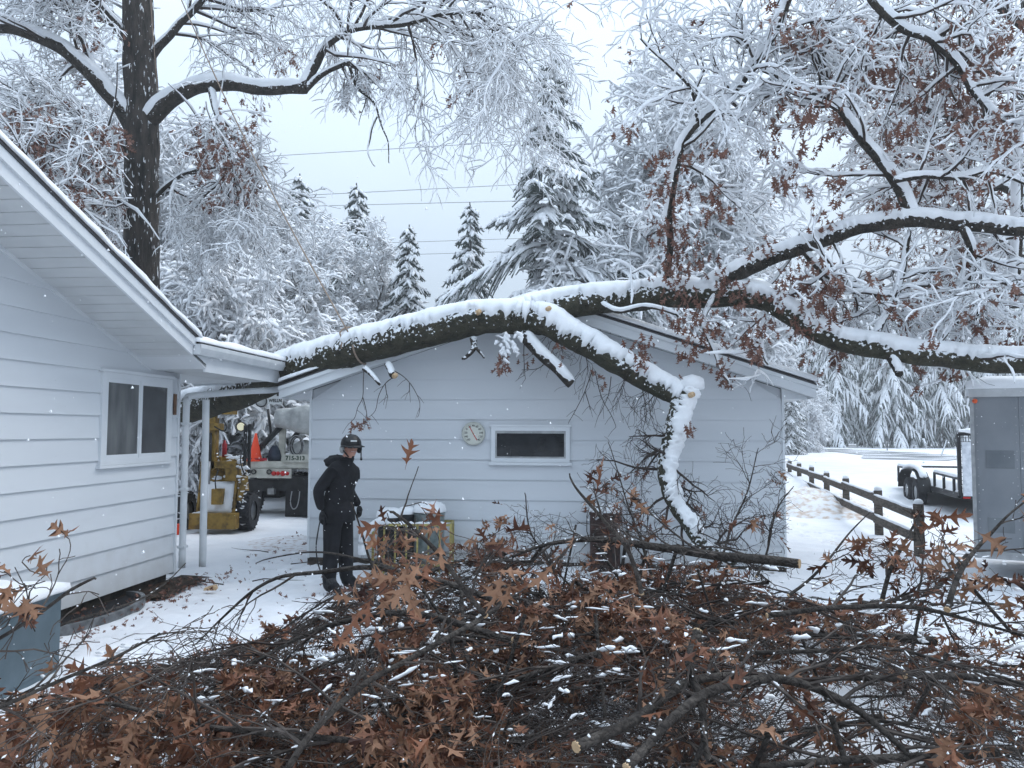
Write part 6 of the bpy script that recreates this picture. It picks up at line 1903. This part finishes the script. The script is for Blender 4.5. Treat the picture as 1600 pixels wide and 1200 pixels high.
# boots
for sgn in (-1, 1):
    c_ = B(-.02 + .06 * (sgn > 0), .14 * sgn, 0)
    skinmesh('boot', [c_ + Vector((0, 0, .20)), c_ + Vector((0, 0, .07)), c_ + F_ * .10 + Vector((0, 0, .055)), c_ + F_ * .19 + Vector((0, 0, .045)), c_ - F_ * .05 + Vector((0, 0, .05))],
             [(0, 1), (1, 2), (2, 3), (1, 4)], [.068, .064, .054, .046, .048], [M['rubber']], man, 1)
# jacket hem, collar and hood
def ell(c, ax, rx, ry, rz, n1=12, n2=18, zmin=-1, zmax=1, nz=0, seed=0):
    """ellipsoid patch; ax=(right, fwd)"""
    vs = []
    for i in range(n1 + 1):
        ph = math.asin(max(-1, min(1, zmin + (zmax - zmin) * i / n1)))
        for j in range(n2):
            a = 2 * math.pi * j / n2
            f = 1 + nz * mnoise.noise(Vector((math.cos(a) * 2, math.sin(a) * 2, ph * 2 + seed)))
            vs.append(tuple(c + ax[0] * (rx * math.cos(ph) * math.cos(a) * f) + ax[1] * (ry * math.cos(ph) * math.sin(a) * f) + Vector((0, 0, rz * math.sin(ph) * f))))
    q = [(i * n2 + j, i * n2 + (j + 1) % n2, (i + 1) * n2 + (j + 1) % n2, (i + 1) * n2 + j) for i in range(n1) for j in range(n2)]
    return vs, q
vs, q = ell(B(-.02, -.01, 1.47), (S_, F_), .15, .13, .085, nz=.3); MB().add(vs, q).obj('hood', cloth, man, True)
vs, q = ell(B(.10, 0, 1.50), (S_, F_), .098, .088, .06, nz=.15, seed=4); MB().add(vs, q).obj('collar', cloth, man, True)
b = MB(); vs = []
for (z_, rx, ry) in ((1.06, .185, .15), (.95, .21, .178), (.80, .222, .19), (.795, .205, .175)):
    for j in range(20):
        a = 2 * math.pi * j / 20; f = 1 + .06 * mnoise.noise(Vector((math.cos(a) * 3, math.sin(a) * 3, z_ * 5)))
        vs.append(tuple(B(0, 0, z_) + S_ * (rx * math.cos(a) * f) + F_ * (ry * math.sin(a) * f)))
MB().add(vs, [(i * 20 + j, i * 20 + (j + 1) % 20, (i + 1) * 20 + (j + 1) % 20, (i + 1) * 20 + j) for i in range(3) for j in range(20)]).obj('jacket_hem', cloth, man, True)
fl = MB()
for _ in range(90):
    a = random.uniform(0, 2 * math.pi); z_ = random.uniform(.3, 1.5); rr = .13 if z_ < .8 else .185
    q = B(.02, 0, z_) + Vector((math.cos(a) * rr, math.sin(a) * rr, 0)); r = random.uniform(.004, .009)
    fl.add([tuple(q + Vector(v) * r) for v in ((0, 0, 1), (1, 0, -.3), (-.5, .8, -.3), (-.5, -.8, -.3))], t=[(0, 1, 2), (0, 2, 3), (0, 3, 1), (1, 3, 2)])
fl.obj('snow', M['snow'], man, True, 'stuff')
# helmet
hel = noisy('black_helmet_shell', (.006, .006, .007), (.016, .016, .018), 5, .42, spec=.3)
hcc = hc + Vector((0, 0, .035))
vs, q = ell(hcc, (HS, HD), .118, .142, .125, 10, 24, -.08, 1); hm = MB().add(vs, q).obj('helmet', hel, man, True)
b = MB(); vs = []
for j in range(13):
    a = R(-62 + 124 * j / 12)
    for rr, dz in ((.135, -.012), (.185, -.030), (.183, -.038), (.133, -.022)):
        vs.append(tuple(hcc + HD * (rr * math.cos(a) * 1.03) + HS * (rr * math.sin(a) * .86) + Vector((0, 0, dz + .01))))
b.add(vs, [(j * 4 + k, (j + 1) * 4 + k, (j + 1) * 4 + (k + 1) % 4, j * 4 + (k + 1) % 4) for j in range(12) for k in range(4)]).obj('brim', hel, hm, True)
grey = mat('grey_vent', (.10, .105, .11), .4)
for sx in (-1, 0, 1):
    b = MB(); c_ = hcc + HS * (.05 * sx) + HD * .07 + Vector((0, 0, .103 - .012 * abs(sx)))
    b.beam(c_, c_ - HD * .10 + Vector((0, 0, .014)), .018, .02); b.obj('vent_rib', grey, hm)
b = MB(); c_ = hcc + HD * .135 + Vector((0, 0, .045)); b.beam(c_ - HS * .035, c_ + HS * .035, .01, .018); b.obj('badge', mat('white_badge', (.6, .62, .62), .5), hm)
for sgn in (-1, 1):
    c_ = hc + HS * (.098 * sgn) + Vector((0, 0, -.015)) - HD * .01
    vs, q = ell(c_, (HS, HD), .032, .040, .052); em = MB().add(vs, q).obj('ear_muff', mat('pale_ear_muff', (.32, .33, .33), .5) if sgn < 0 else hel, man, True)
MB().beam(hc - HS * .095 + HD * .03 + Vector((0, 0, -.03)), hc - HS * .05 + HD * .10 + Vector((0, 0, -.10)), .012, .012).obj('chin_strap', hel, man)
MB().beam(hc + HS * .11 + HD * .03 + Vector((0, 0, -.02)), hc + HS * .105 + HD * .06 + Vector((0, 0, -.13)), .014, .014).beam(hc + HS * .105 + HD * .055 + Vector((0, 0, -.12)), hc + HS * .105 + HD * .075 + Vector((0, 0, -.135)), .022, .022).obj('microphone_boom', hel, man)
# face: nose, eyes, glasses, mouth, ears
fc = hc + HD * .092
vs, q = ell(fc + Vector((0, 0, -.012)) + HD * .012, (HS, HD), .014, .020, .024, 6, 10); MB().add(vs, q).obj('nose', skin, man, True)
for sgn in (-1, 1):
    vs, q = ell(fc + HS * (.031 * sgn) + Vector((0, 0, .016)) - HD * .010, (HS, HD), .013, .012, .010, 6, 10); MB().add(vs, q).obj('eye', mat('eye_white', (.5, .5, .5), .2), man, True)
    b = MB(); c_ = fc + HS * (.033 * sgn) + Vector((0, 0, .014)) + HD * .012
    b.hexa([tuple(c_ + HS * a + Vector((0, 0, z_)) + HD * d_) for z_ in (-.018, .016) for a, d_ in ((-.028, 0), (.028, 0), (.028, .004), (-.028, .004))]); b.obj('glasses_lens', mat('smoked_lens', (.015, .015, .02), .1, spec=.6), man)
    MB().beam(hc + HS * (.064 * sgn) + HD * .10 + Vector((0, 0, .022)), hc + HS * (.082 * sgn) + Vector((0, 0, .022)), .006, .008).obj('glasses_temple', hel, man)
    vs, q = ell(hc + HS * (.083 * sgn) + Vector((0, 0, -.005)), (HS, HD), .012, .02, .032, 6, 8); MB().add(vs, q).obj('ear', skin, man, True)
b = MB(); 
pp = [tuple(fc + HS * (.030 * t) + Vector((0, 0, -.046 + .008 * t * t)) + HD * (.004 - .012 * t * t)) for t in np.linspace(-1, 1, 7)]
b.tube(pp, [.002, .004, .005, .0055, .005, .004, .002], 6); b.obj('mouth', mat('lips', (.34, .09, .08), .5), man, True)
b = MB(); pp = [tuple(fc + HS * (.022 * t) + Vector((0, 0, -.0445 + .006 * t * t)) + HD * (.0085 - .012 * t * t)) for t in np.linspace(-1, 1, 7)]; b.tube(pp, .0028, 5); b.obj('teeth', mat('teeth', (.65, .62, .58), .4), man, True)
# cable looping down from the right hand to the brush
hnd = man.location + B(-.05, -.235, .85)
p_, q_ = catmull([(Vector(v), .008) for v in (hnd + Vector((0, 0, .04)), hnd + Vector((-.03, -.02, -.12)), hnd + Vector((-.05, -.03, -.35)), hnd + Vector((.0, -.03, -.58)), hnd + Vector((.12, -.05, -.72)))], 8)
setp(MB().tube(p_, q_, 6).obj('pull_cord', M['black'], None, True), 'thin dark cord looping down from the hand of the standing person', 'cord')

# ================================================================== BRUSH PILE in the foreground
random.seed(2024)
TOPS = [(-100, 1090), (0, 1085), (150, 1055), (300, 1020), (450, 975), (560, 915), (620, 860), (700, 830), (850, 800), (1000, 800), (1100, 840), (1200, 885), (1300, 890), (1400, 865), (1500, 830), (1600, 805), (1800, 795)]
def top_row(px):
    for (a, ya), (c_, yc) in zip(TOPS[:-1], TOPS[1:]):
        if a <= px <= c_: return ya + (yc - ya) * (px - a) / (c_ - a)
    return 1090 if px < 0 else 790
def Hpile(x, y):
    y = max(y, 1.5)
    px = 800 + x / y * FPX
    z = CAM_Z - (top_row(px) - 672) / FPX * y
    z = min(z, .98 + .05 * math.sin(x * 2.3)) * (1 + .22 * mnoise.noise(Vector((x * 1.4, y * 1.4, 5))))
    return max(.10, z)
cB = dict(max=3, seg=[9, 7, 5, 4], wig=[.07, .13, .2, .24], grav=[.0, .01, .02, .03], n=[(11, 14), (6, 8), (3, 4)], npath=12,
          start=[.12, .12, .12], ang=[(22, 60), (25, 60), (25, 65)], len=[3, 1.15, .50, .21], rad=[.03, .0095, .0046, .0028], taper=.8, lt=.35, rmin=.0016,
          zmin=.03, zmax=Hpile, flat=.55)
M['stem'] = bark_mat('cut_branch_bark', (.020, .016, .014), (.095, .082, .072), .0, 14)
def bits(polys, p, k):
    """short remnants of snow left on a branch"""
    res = []
    for pts, rad in polys:
        for i in range(len(pts) - 1):
            if random.random() < p:
                a, b_ = Vector(pts[i]), Vector(pts[i + 1]); t0 = random.uniform(0, .6); t1 = t0 + random.uniform(.15, .4); r = rad[i]
                if abs((b_ - a).normalized().z) > .8: continue
                q = [a.lerp(b_, t) + Vector((0, 0, r * .75)) for t in (t0, (t0 + t1) / 2, t1)]
                res.append(([tuple(v) for v in q], [r * .3, r * k + .002, r * .3]))
    return res
GRP = 'cut oak branches heaped in the brush pile'
KO = [(90, 300, 900, 985, .75), (300, 440, 925, 965, .7), (300, 478, 0, 925, .95), (478, 572, 0, 908, .95), (572, 720, 0, 800, .9), (720, 905, 0, 785, .88), (905, 1030, 0, 700, .8), (1235, 1420, 0, 835, .85), (1420, 1512, 0, 800, .9), (1512, 1700, 0, 765, .9), (130, 300, 0, 905, .85)]
def kept_out(p):
    """where the pile stays low"""
    px = 800 + p[0] / max(p[1], .5) * FPX; py = 672 - (p[2] - CAM_Z) / max(p[1], .5) * FPX
    for a, b_, c_, d_, pr in KO:
        if a < px < b_ and c_ < py < d_: return random.random() < pr
    return False
def cut_branch(start, d, L, r, label=None, group=None, leafp=.5, leafsize=.12, maxleaf=60, path=None, c=None, snowk=.30, cnt=(1, 4), upcap=True, cutend=True):
    c = dict(c or cB); c['len'] = [L] + c['len'][1:]
    if group: c['zk'] = random.uniform(.35, 1.08)
    if not upcap: c['zmax'] = None
    out = [[], [], [], []]; tips = []
    base = Vector(path[0][0]) if path else start
    o = empty('cut_branch', (base.x, base.y, 0), 0, label or 'bare brown leaved oak branch tangled in the foreground brush pile', 'branch', group)
    if path:
        out[0].append(path)
        grow(out, tips, None, None, 0, 0, 0, c, path=path)
    else:
        grow(out, tips, start, d, L, r, 0, c)
    for L_ in out[1:]:
        L_[:] = [p_ for p_ in L_ if not kept_out(p_[0][-1])]
    alive_root = {id(out[0][0][0])} if not path else {id(path[0])}
    out[1][:] = [p_ for p_ in out[1] if PAR.get(id(p_[0])) in alive_root]
    prune(out[1:], tips)
    wobj(poly_mb(out[0], 9), 'stem', M['stem'], o, True)
    p0 = Vector(out[0][0][0][0]); p1_ = Vector(out[0][0][0][1]); dn = (p0 - p1_).normalized(); r0 = out[0][0][1][0]
    if cutend: wobj(MB().cyl(p0 - dn * .004, p0 + dn * .003, r0 * 1.0, n=9), 'cut_end', M['cut'], o)
    b = poly_mb(out[1], 5); poly_mb(out[2], 4, b); poly_mb(out[3], 3, b)
    wobj(b, 'twigs', M['twig_grey'] if random.random() < .75 else M['twig'], o, False, 'stuff')
    sn = bits(out[0], .16, .45) + bits(out[1], .16, .5) + bits(out[2], .12, .7) + bits(out[3], .07, .9)
    if sn:
        wobj(poly_mb(sn, 5, wob=.3), 'snow', M['snow'], o, True, 'stuff')
    lm = []
    for tp_ in tips:
        p, d_ = tp_[0], tp_[1]
        if (p - CAMP).length < 1.15: continue
        px = 800 + p.x / max(p.y, .5) * FPX; py = 672 - (p.z - CAM_Z) / max(p.y, .5) * FPX
        zf = 1.0
        if group:
            if 820 < px < 1420 and py > 985: zf = .35
            elif px < 760 and py < 1040: zf = .45
        if random.random() < zf * leafp * smooth(.32, .58, .5 + .85 * mnoise.noise(p * 1.5)) * 1.5:
            for _ in range(random.randint(*cnt)):
                q = p + Vector((random.gauss(0, .02), random.gauss(0, .02), random.gauss(0, .015)))
                t_ = leaf_frame(q, d_, leafsize, .5)
                if not kept_out(t_ @ Vector((.5, 0, 0))): lm.append(t_)
    if lm: put_leaves(o, lm, maxleaf)
    return o
n_made = 0
for k in range(21):
    y0 = random.uniform(2.5, 6.6); xm = .66 * y0
    x0 = random.uniform(-.02 * y0, min(xm + .6, 5.0)) if k % 4 else random.uniform(-.25 * y0, .45 * y0)
    az = random.choice((math.pi, math.pi, 0.15)) + random.gauss(0, .55)
    h = Hpile(x0, y0)
    z0 = random.uniform(.08, max(.12, h * .85))
    d = Vector((math.cos(az), math.sin(az) * .8, random.uniform(-.05, .16))).normalized()
    L = random.uniform(1.9, 3.1)
    if y0 < 3.4: d.y = abs(d.y) * .5; d.normalize()
    cut_branch(Vector((x0, y0, z0)), d, L, random.uniform(.014, .030), group=GRP, leafp=random.choice((.30, .5, .7)), maxleaf=55)

def pxpath(ct, sub=6, wig=.006):
    return catmull([(P(a, c_, D), r) for a, c_, D, r in ct], sub, wig)
SPEC = [
    ([(840, 960, 5.0, .022), (700, 915, 5.0, .020), (600, 890, 5.1, .018), (520, 893, 5.2, .015), (430, 905, 5.3, .012), (350, 960, 5.3, .008), (300, 1010, 5.2, .004)], 'long grey cut branch arching left across the snow in front of the person', .10, 12, 30),
    ([(800, 1000, 4.2, .020), (650, 960, 4.3, .018), (520, 975, 4.4, .015), (420, 1020, 4.4, .011), (330, 1075, 4.3, .007), (290, 1110, 4.2, .004)], 'cut branch sweeping down left over the open snow, below the arching one', .12, 12, 30),
    ([(760, 940, 5.6, .016), (640, 900, 5.8, .013), (560, 872, 5.9, .010), (480, 862, 6.0, .007), (400, 880, 6.0, .004)], 'thin cut branch reaching left past the feet of the person', .12, 9, 20),
    ([(430, 1230, 2.5, .012), (480, 1140, 2.7, .012), (560, 1070, 2.9, .0115), (650, 1030, 3.1, .011), (740, 980, 3.3, .012), (800, 930, 3.5, .008)], 'thick lichen grey branch rising right from the bottom edge, left of centre', .16, 8, 30),
    ([(1250, 880, 5.0, .03), (1150, 870, 5.2, .032), (1040, 855, 5.3, .028), (950, 842, 5.4, .022), (860, 850, 5.5, .014), (800, 870, 5.5, .008)], 'dark heavy branch lying level below the foot of the bent limb', .25, 12, 40),
    ([(980, 1200, 2.6, .016), (1060, 1120, 2.8, .016), (1130, 1075, 3.0, .020), (1220, 1060, 3.2, .018), (1330, 1100, 3.2, .015), (1420, 1180, 3.0, .010)], 'grey branch arching over the bottom right of the brush pile', .22, 10, 40),
    ([(900, 1170, 2.7, .020), (1000, 1120, 2.9, .019), (1090, 1060, 3.1, .018), (1170, 1050, 3.3, .012)], 'dark branch crossing the white snow gap at bottom centre', .15, 8, 30),
    ([(1090, 985, 3.2, .020), (1080, 1040, 3.1, .019), (1100, 1100, 3.0, .016), (1110, 1190, 2.8, .012)], 'short upright frosted stub in the middle of the pile', .10, 6, 12),
    ([(1200, 960, 4.0, .014), (1330, 950, 4.0, .013), (1450, 955, 4.0, .011), (1570, 985, 4.0, .007), (1650, 1010, 3.9, .004)], 'straight level branch running to the right edge through the leaves', .5, 12, 50),
    ([(1000, 930, 2.7, .0085), (985, 860, 2.6, .0075), (945, 810, 2.5, .006), (905, 765, 2.45, .004), (890, 740, 2.4, .0025)], 'slender twig with a few tan leaves standing up before the small window', .65, 5, 30),
    ([(760, 960, 2.6, .009), (700, 880, 2.5, .008), (650, 830, 2.45, .006), (610, 800, 2.4, .004)], 'leafy twig with large tan leaves in front of the yellow cage', 1.0, 7, 60),
    ([(620, 950, 4.6, .010), (580, 890, 4.6, .008), (560, 830, 4.6, .006), (548, 785, 4.6, .003)], 'upright leafy twig just right of the person', .6, 4, 40),
    ([(-120, 1060, 2.2, .006), (-20, 1010, 2.2, .0055), (60, 960, 2.2, .005), (110, 925, 2.2, .005), (150, 905, 2.2, .003)], 'leafy branch poking in from the left edge over the blue grey cabinet', 1.0, 8, 60),
    ([(-60, 1130, 2.3, .007), (60, 1080, 2.4, .006), (180, 1030, 2.5, .005), (250, 990, 2.6, .004)], 'second leafy branch at the left edge, lower than the one over the cabinet', .8, 8, 50),
    ([(60, 990, 5.9, .011), (160, 955, 6.4, .010), (240, 925, 7.2, .008), (290, 880, 7.8, .004)], 'bare forked branch leaning on the foot of the house wall', .0, 2, 0),
    ([(1480, 950, 3.2, .014), (1500, 900, 3.3, .011), (1540, 840, 3.4, .008), (1570, 800, 3.4, .005), (1610, 770, 3.4, .003)], 'leafy branch rising against the grey enclosed trailer', .7, 6, 60),
    ([(1380, 940, 4.0, .012), (1395, 880, 4.0, .010), (1420, 830, 4.1, .007), (1440, 790, 4.1, .004)], 'leafy branch standing up before the nearest fence post', .5, 5, 50),
    ([(1180, 900, 5.5, .010), (1200, 860, 5.6, .008), (1215, 800, 5.6, .006), (1240, 760, 5.6, .003)], 'bare upright twig right of the bent limb foot', .05, 8, 10),
    ([(1120, 890, 5.6, .010), (1140, 830, 5.7, .008), (1165, 770, 5.8, .006), (1185, 700, 5.8, .003)], 'bare twigs fanning up against the garage wall beside the bent limb', .05, 10, 10),
    ([(1230, 930, 4.6, .010), (1290, 880, 4.7, .008), (1330, 830, 4.8, .005), (1360, 800, 4.8, .003)], 'thin bare branch curving up before the rail fence', .2, 8, 20),
    ([(880, 930, 5.8, .012), (860, 880, 6.0, .010), (830, 830, 6.1, .007), (820, 770, 6.2, .004)], 'twiggy red brown branch rising below the small window', .8, 12, 50),
    ([(1020, 900, 5.6, .010), (1000, 840, 5.7, .008), (975, 780, 5.8, .006), (950, 690, 5.9, .003)], 'bare bending twigs left of the bent limb against the garage wall', .08, 9, 14),
]
for ct, lab, lp, npth, mx in SPEC:
    c = dict(cB); c['npath'] = npth; c['zmax'] = None; c['flat'] = .8
    Ls = sum((P(a[0], a[1], a[2]) - P(b_[0], b_[1], b_[2])).length for a, b_ in zip(ct[:-1], ct[1:]))
    c['len'] = [1, min(.75, Ls * .38), min(.38, Ls * .2), .17]
    if Ls > 1.6: c['len'] = [1, .8, .40, .18]
    if ct[0][2] < 2.6: c['len'] = [1, .30, .16, .08]; c['npath'] = int(npth * 1.5)
    near_ = ct[0][2] < 3.45 and Ls < 1.5
    if near_: c['n'] = [0, (3, 4), (1, 2)]
    else: c['n'] = [0, (4, 6), (2, 3)]
    cut_branch(None, None, 1, 0, lab, None, lp * (.75 if near_ else .6), .12 if ct[0][2] > 3 else .105, mx, path=pxpath(ct), c=c, snowk=.3, cnt=(1, 2) if near_ else (1, 3))

random.seed(515)
for (px, py, D, lp) in ((600, 850, 5.0, .5), (650, 825, 5.4, .8), (700, 820, 5.6, .7), (770, 800, 5.8, .9), (850, 790, 6.0, .8), (930, 790, 6.0, .5), (1010, 800, 5.8, .5), (1090, 830, 5.4, .4), (900, 760, 6.3, .5), (980, 770, 6.2, .6), (1060, 790, 6.0, .4), (1140, 820, 5.8, .3), (1200, 850, 5.4, .3), (610, 880, 4.4, .6), (660, 860, 4.6, .7), (720, 850, 4.8, .8), (780, 850, 5.0, .9), (840, 850, 5.2, .8), (900, 850, 5.3, .6), (960, 850, 5.4, .4), (700, 900, 3.8, .7), (820, 900, 3.9, .7), (930, 900, 4.0, .6),
                        (1040, 920, 4.2, .5), (1250, 930, 4.3, .3), (1330, 900, 4.5, .4), (1440, 880, 4.4, .7), (1520, 860, 4.2, .8), (1590, 850, 4.2, .8), (1180, 960, 4.0, .4), (560, 980, 3.6, .3), (1480, 960, 3.6, .5), (1400, 1000, 3.3, .4), (1300, 1060, 3.0, .4), (1200, 1090, 2.9, .3), (1100, 1100, 2.8, .3)):
    q = P(px, py + 60, D); q.z = max(.1, q.z)
    az = random.choice((math.pi, 0)) + random.gauss(0, .7)
    cut_branch(q, Vector((math.cos(az), math.sin(az) * .6, random.uniform(.0, .35))).normalized(), random.uniform(1.1, 1.9), random.uniform(.009, .015), group=GRP, leafp=lp, maxleaf=40, cutend=False)

# lumps of snow caught in the pile
random.seed(616)
sl = []
for _ in range(1300):
    y = random.uniform(3.4, 6.8); px = random.uniform(-50, 1650); x = (px - 800) / FPX * y
    if px < 500 and random.random() < .6: continue
    h = Hpile(x, y); z = random.uniform(.02, 1.0) ** .7 * h * .92
    q = Vector((x, y, z)); a = random.uniform(0, math.pi); L = random.uniform(.02, .08); r = random.uniform(.006, .019)
    dv = Vector((math.cos(a), math.sin(a) * .6, random.gauss(0, .15))) * L
    jt = lambda: Vector((random.gauss(0, .3), random.gauss(0, .3), random.gauss(0, .2))) * r
    sl.append(([tuple(q - dv), tuple(q - dv * .5 + jt()), tuple(q + jt()), tuple(q + dv * .45 + jt()), tuple(q + dv)], [r * .2, r * random.uniform(.5, 1.2), r * random.uniform(.4, .9), r * random.uniform(.5, 1.2), r * .2]))
setp(poly_mb(sl, 7, ry=.7, wob=.5).obj('snow_clumps', M['snow'], None, True), 'lumps of snow caught among the branches of the brush pile', None, None, 'stuff')

# small windfall: twigs and leaves dropped on the open snow between the buildings
random.seed(71)
for k, (px, py, D) in enumerate(((455, 845, 10.6), (350, 893, 9.2), (395, 880, 9.4), (420, 835, 11.6))):
    q = P(px, py, D); q.z = gz(q.x, q.y) + .02
    cT = dict(cB); cT['zmax'] = lambda x, y: .14; cT['len'] = [1, .35, .2, .1]; cT['n'] = [(3, 5), (2, 4), (2, 3)]; cT['seg'] = [5, 4, 3, 3]
    cut_branch(q, Vector((random.choice((-1, 1)), random.uniform(-.3, .3), .05)).normalized(), .7, .008, ['fallen twig lying on the path in front of the truck', 'small tuft of brown leaves lying on snow near the downspouts', 'second tuft of brown leaves lying on snow between downspout and person', 'thin twig lying on snow near the loader wheel'][k],
               None, (.1, 1.0, .9, .1)[k], .10, 30, c=cT, snowk=.2, cutend=False)
b = MB()
for _ in range(800):
    if random.random() < .6:
        s_ = random.uniform(-4.0, .4); q = house.matrix_basis @ Vector((random.uniform(.05, .75) + random.gauss(0, .12), s_, 0))
    else:
        q = Vector((random.uniform(-3.8, -1.2), random.uniform(6.5, 14), 0))
    if random.random() < .35: t = leaf_frame(Vector((q.x, q.y, .055)), Vector((random.gauss(0, 1), random.gauss(0, 1), 0)).normalized(), .07, .05)
    else: t = leaf_frame(Vector((q.x, q.y, .05)), Vector((random.gauss(0, 1), random.gauss(0, 1), 0)).normalized(), .035, .02)
    v, f_ = LVLO[random.randrange(8)]; A_m = np.array(t); b.add(v @ A_m[:3, :3].T + A_m[:3, 3], f_)
setp(b.obj('leaf_litter', M['leaf_far'], None, True), 'small brown leaf scraps scattered on the snow beside the house', None, None, 'stuff')
# wood scrap on the snow
q = P(330, 922, 8.9); setp(MB().hexa([(q.x - .07, q.y - .05, .02), (q.x + .07, q.y - .04, .02), (q.x + .06, q.y + .05, .03), (q.x - .05, q.y + .05, .03), (q.x - .06, q.y - .05, .05), (q.x + .07, q.y - .04, .06), (q.x + .05, q.y + .04, .075), (q.x - .05, q.y + .05, .05)]).obj('wood_scrap', M['cut']), 'pale split wood scrap on the snow by the house corner', 'wood scrap')

# falling snow
b = MB(); vs, tr = [], []
ico = [(0, 0, 1), (.9, 0, -.3), (-.45, .8, -.3), (-.45, -.8, -.3)]
for _ in range(3800):
    D = 1.5 + 24 * random.random() ** 1.3
    x = random.uniform(-.72, .72) * D; z = random.uniform(.15, 1.85 + .62 * D)
    r = random.uniform(.0018, .0042) * (1 + D * .05); k = len(vs)
    for a in ico: vs.append((x + a[0] * r, D + a[1] * r, z + a[2] * r * random.uniform(.8, 1.4)))
    tr += [(k, k + 1, k + 2), (k, k + 2, k + 3), (k, k + 3, k + 1), (k + 1, k + 3, k + 2)]
b.add(vs, t=tr)
setp(b.obj('falling_snow', M['snow'], None, True), 'sparse snowflakes drifting through the air', None, None, 'stuff')

# cold hazy air between the camera and the wood
hz = mat('haze_air', (1, 1, 1))
nt = hz.node_tree
for n in list(nt.nodes):
    if n.type != 'OUTPUT_MATERIAL': nt.nodes.remove(n)
pv = nt.nodes.new("ShaderNodeVolumePrincipled")
pv.inputs["Color"].default_value = (.93, .96, 1, 1)
pv.inputs["Density"].default_value = .0026
pv.inputs["Anisotropy"].default_value = .2
nt.links.new(pv.outputs[0], [n for n in nt.nodes if n.type == 'OUTPUT_MATERIAL'][0].inputs["Volume"])
setp(MB().box(-140, 150, -60, 130, -1.2, 27).obj('haze', hz), 'pale cold haze in the air', None, None, 'stuff')
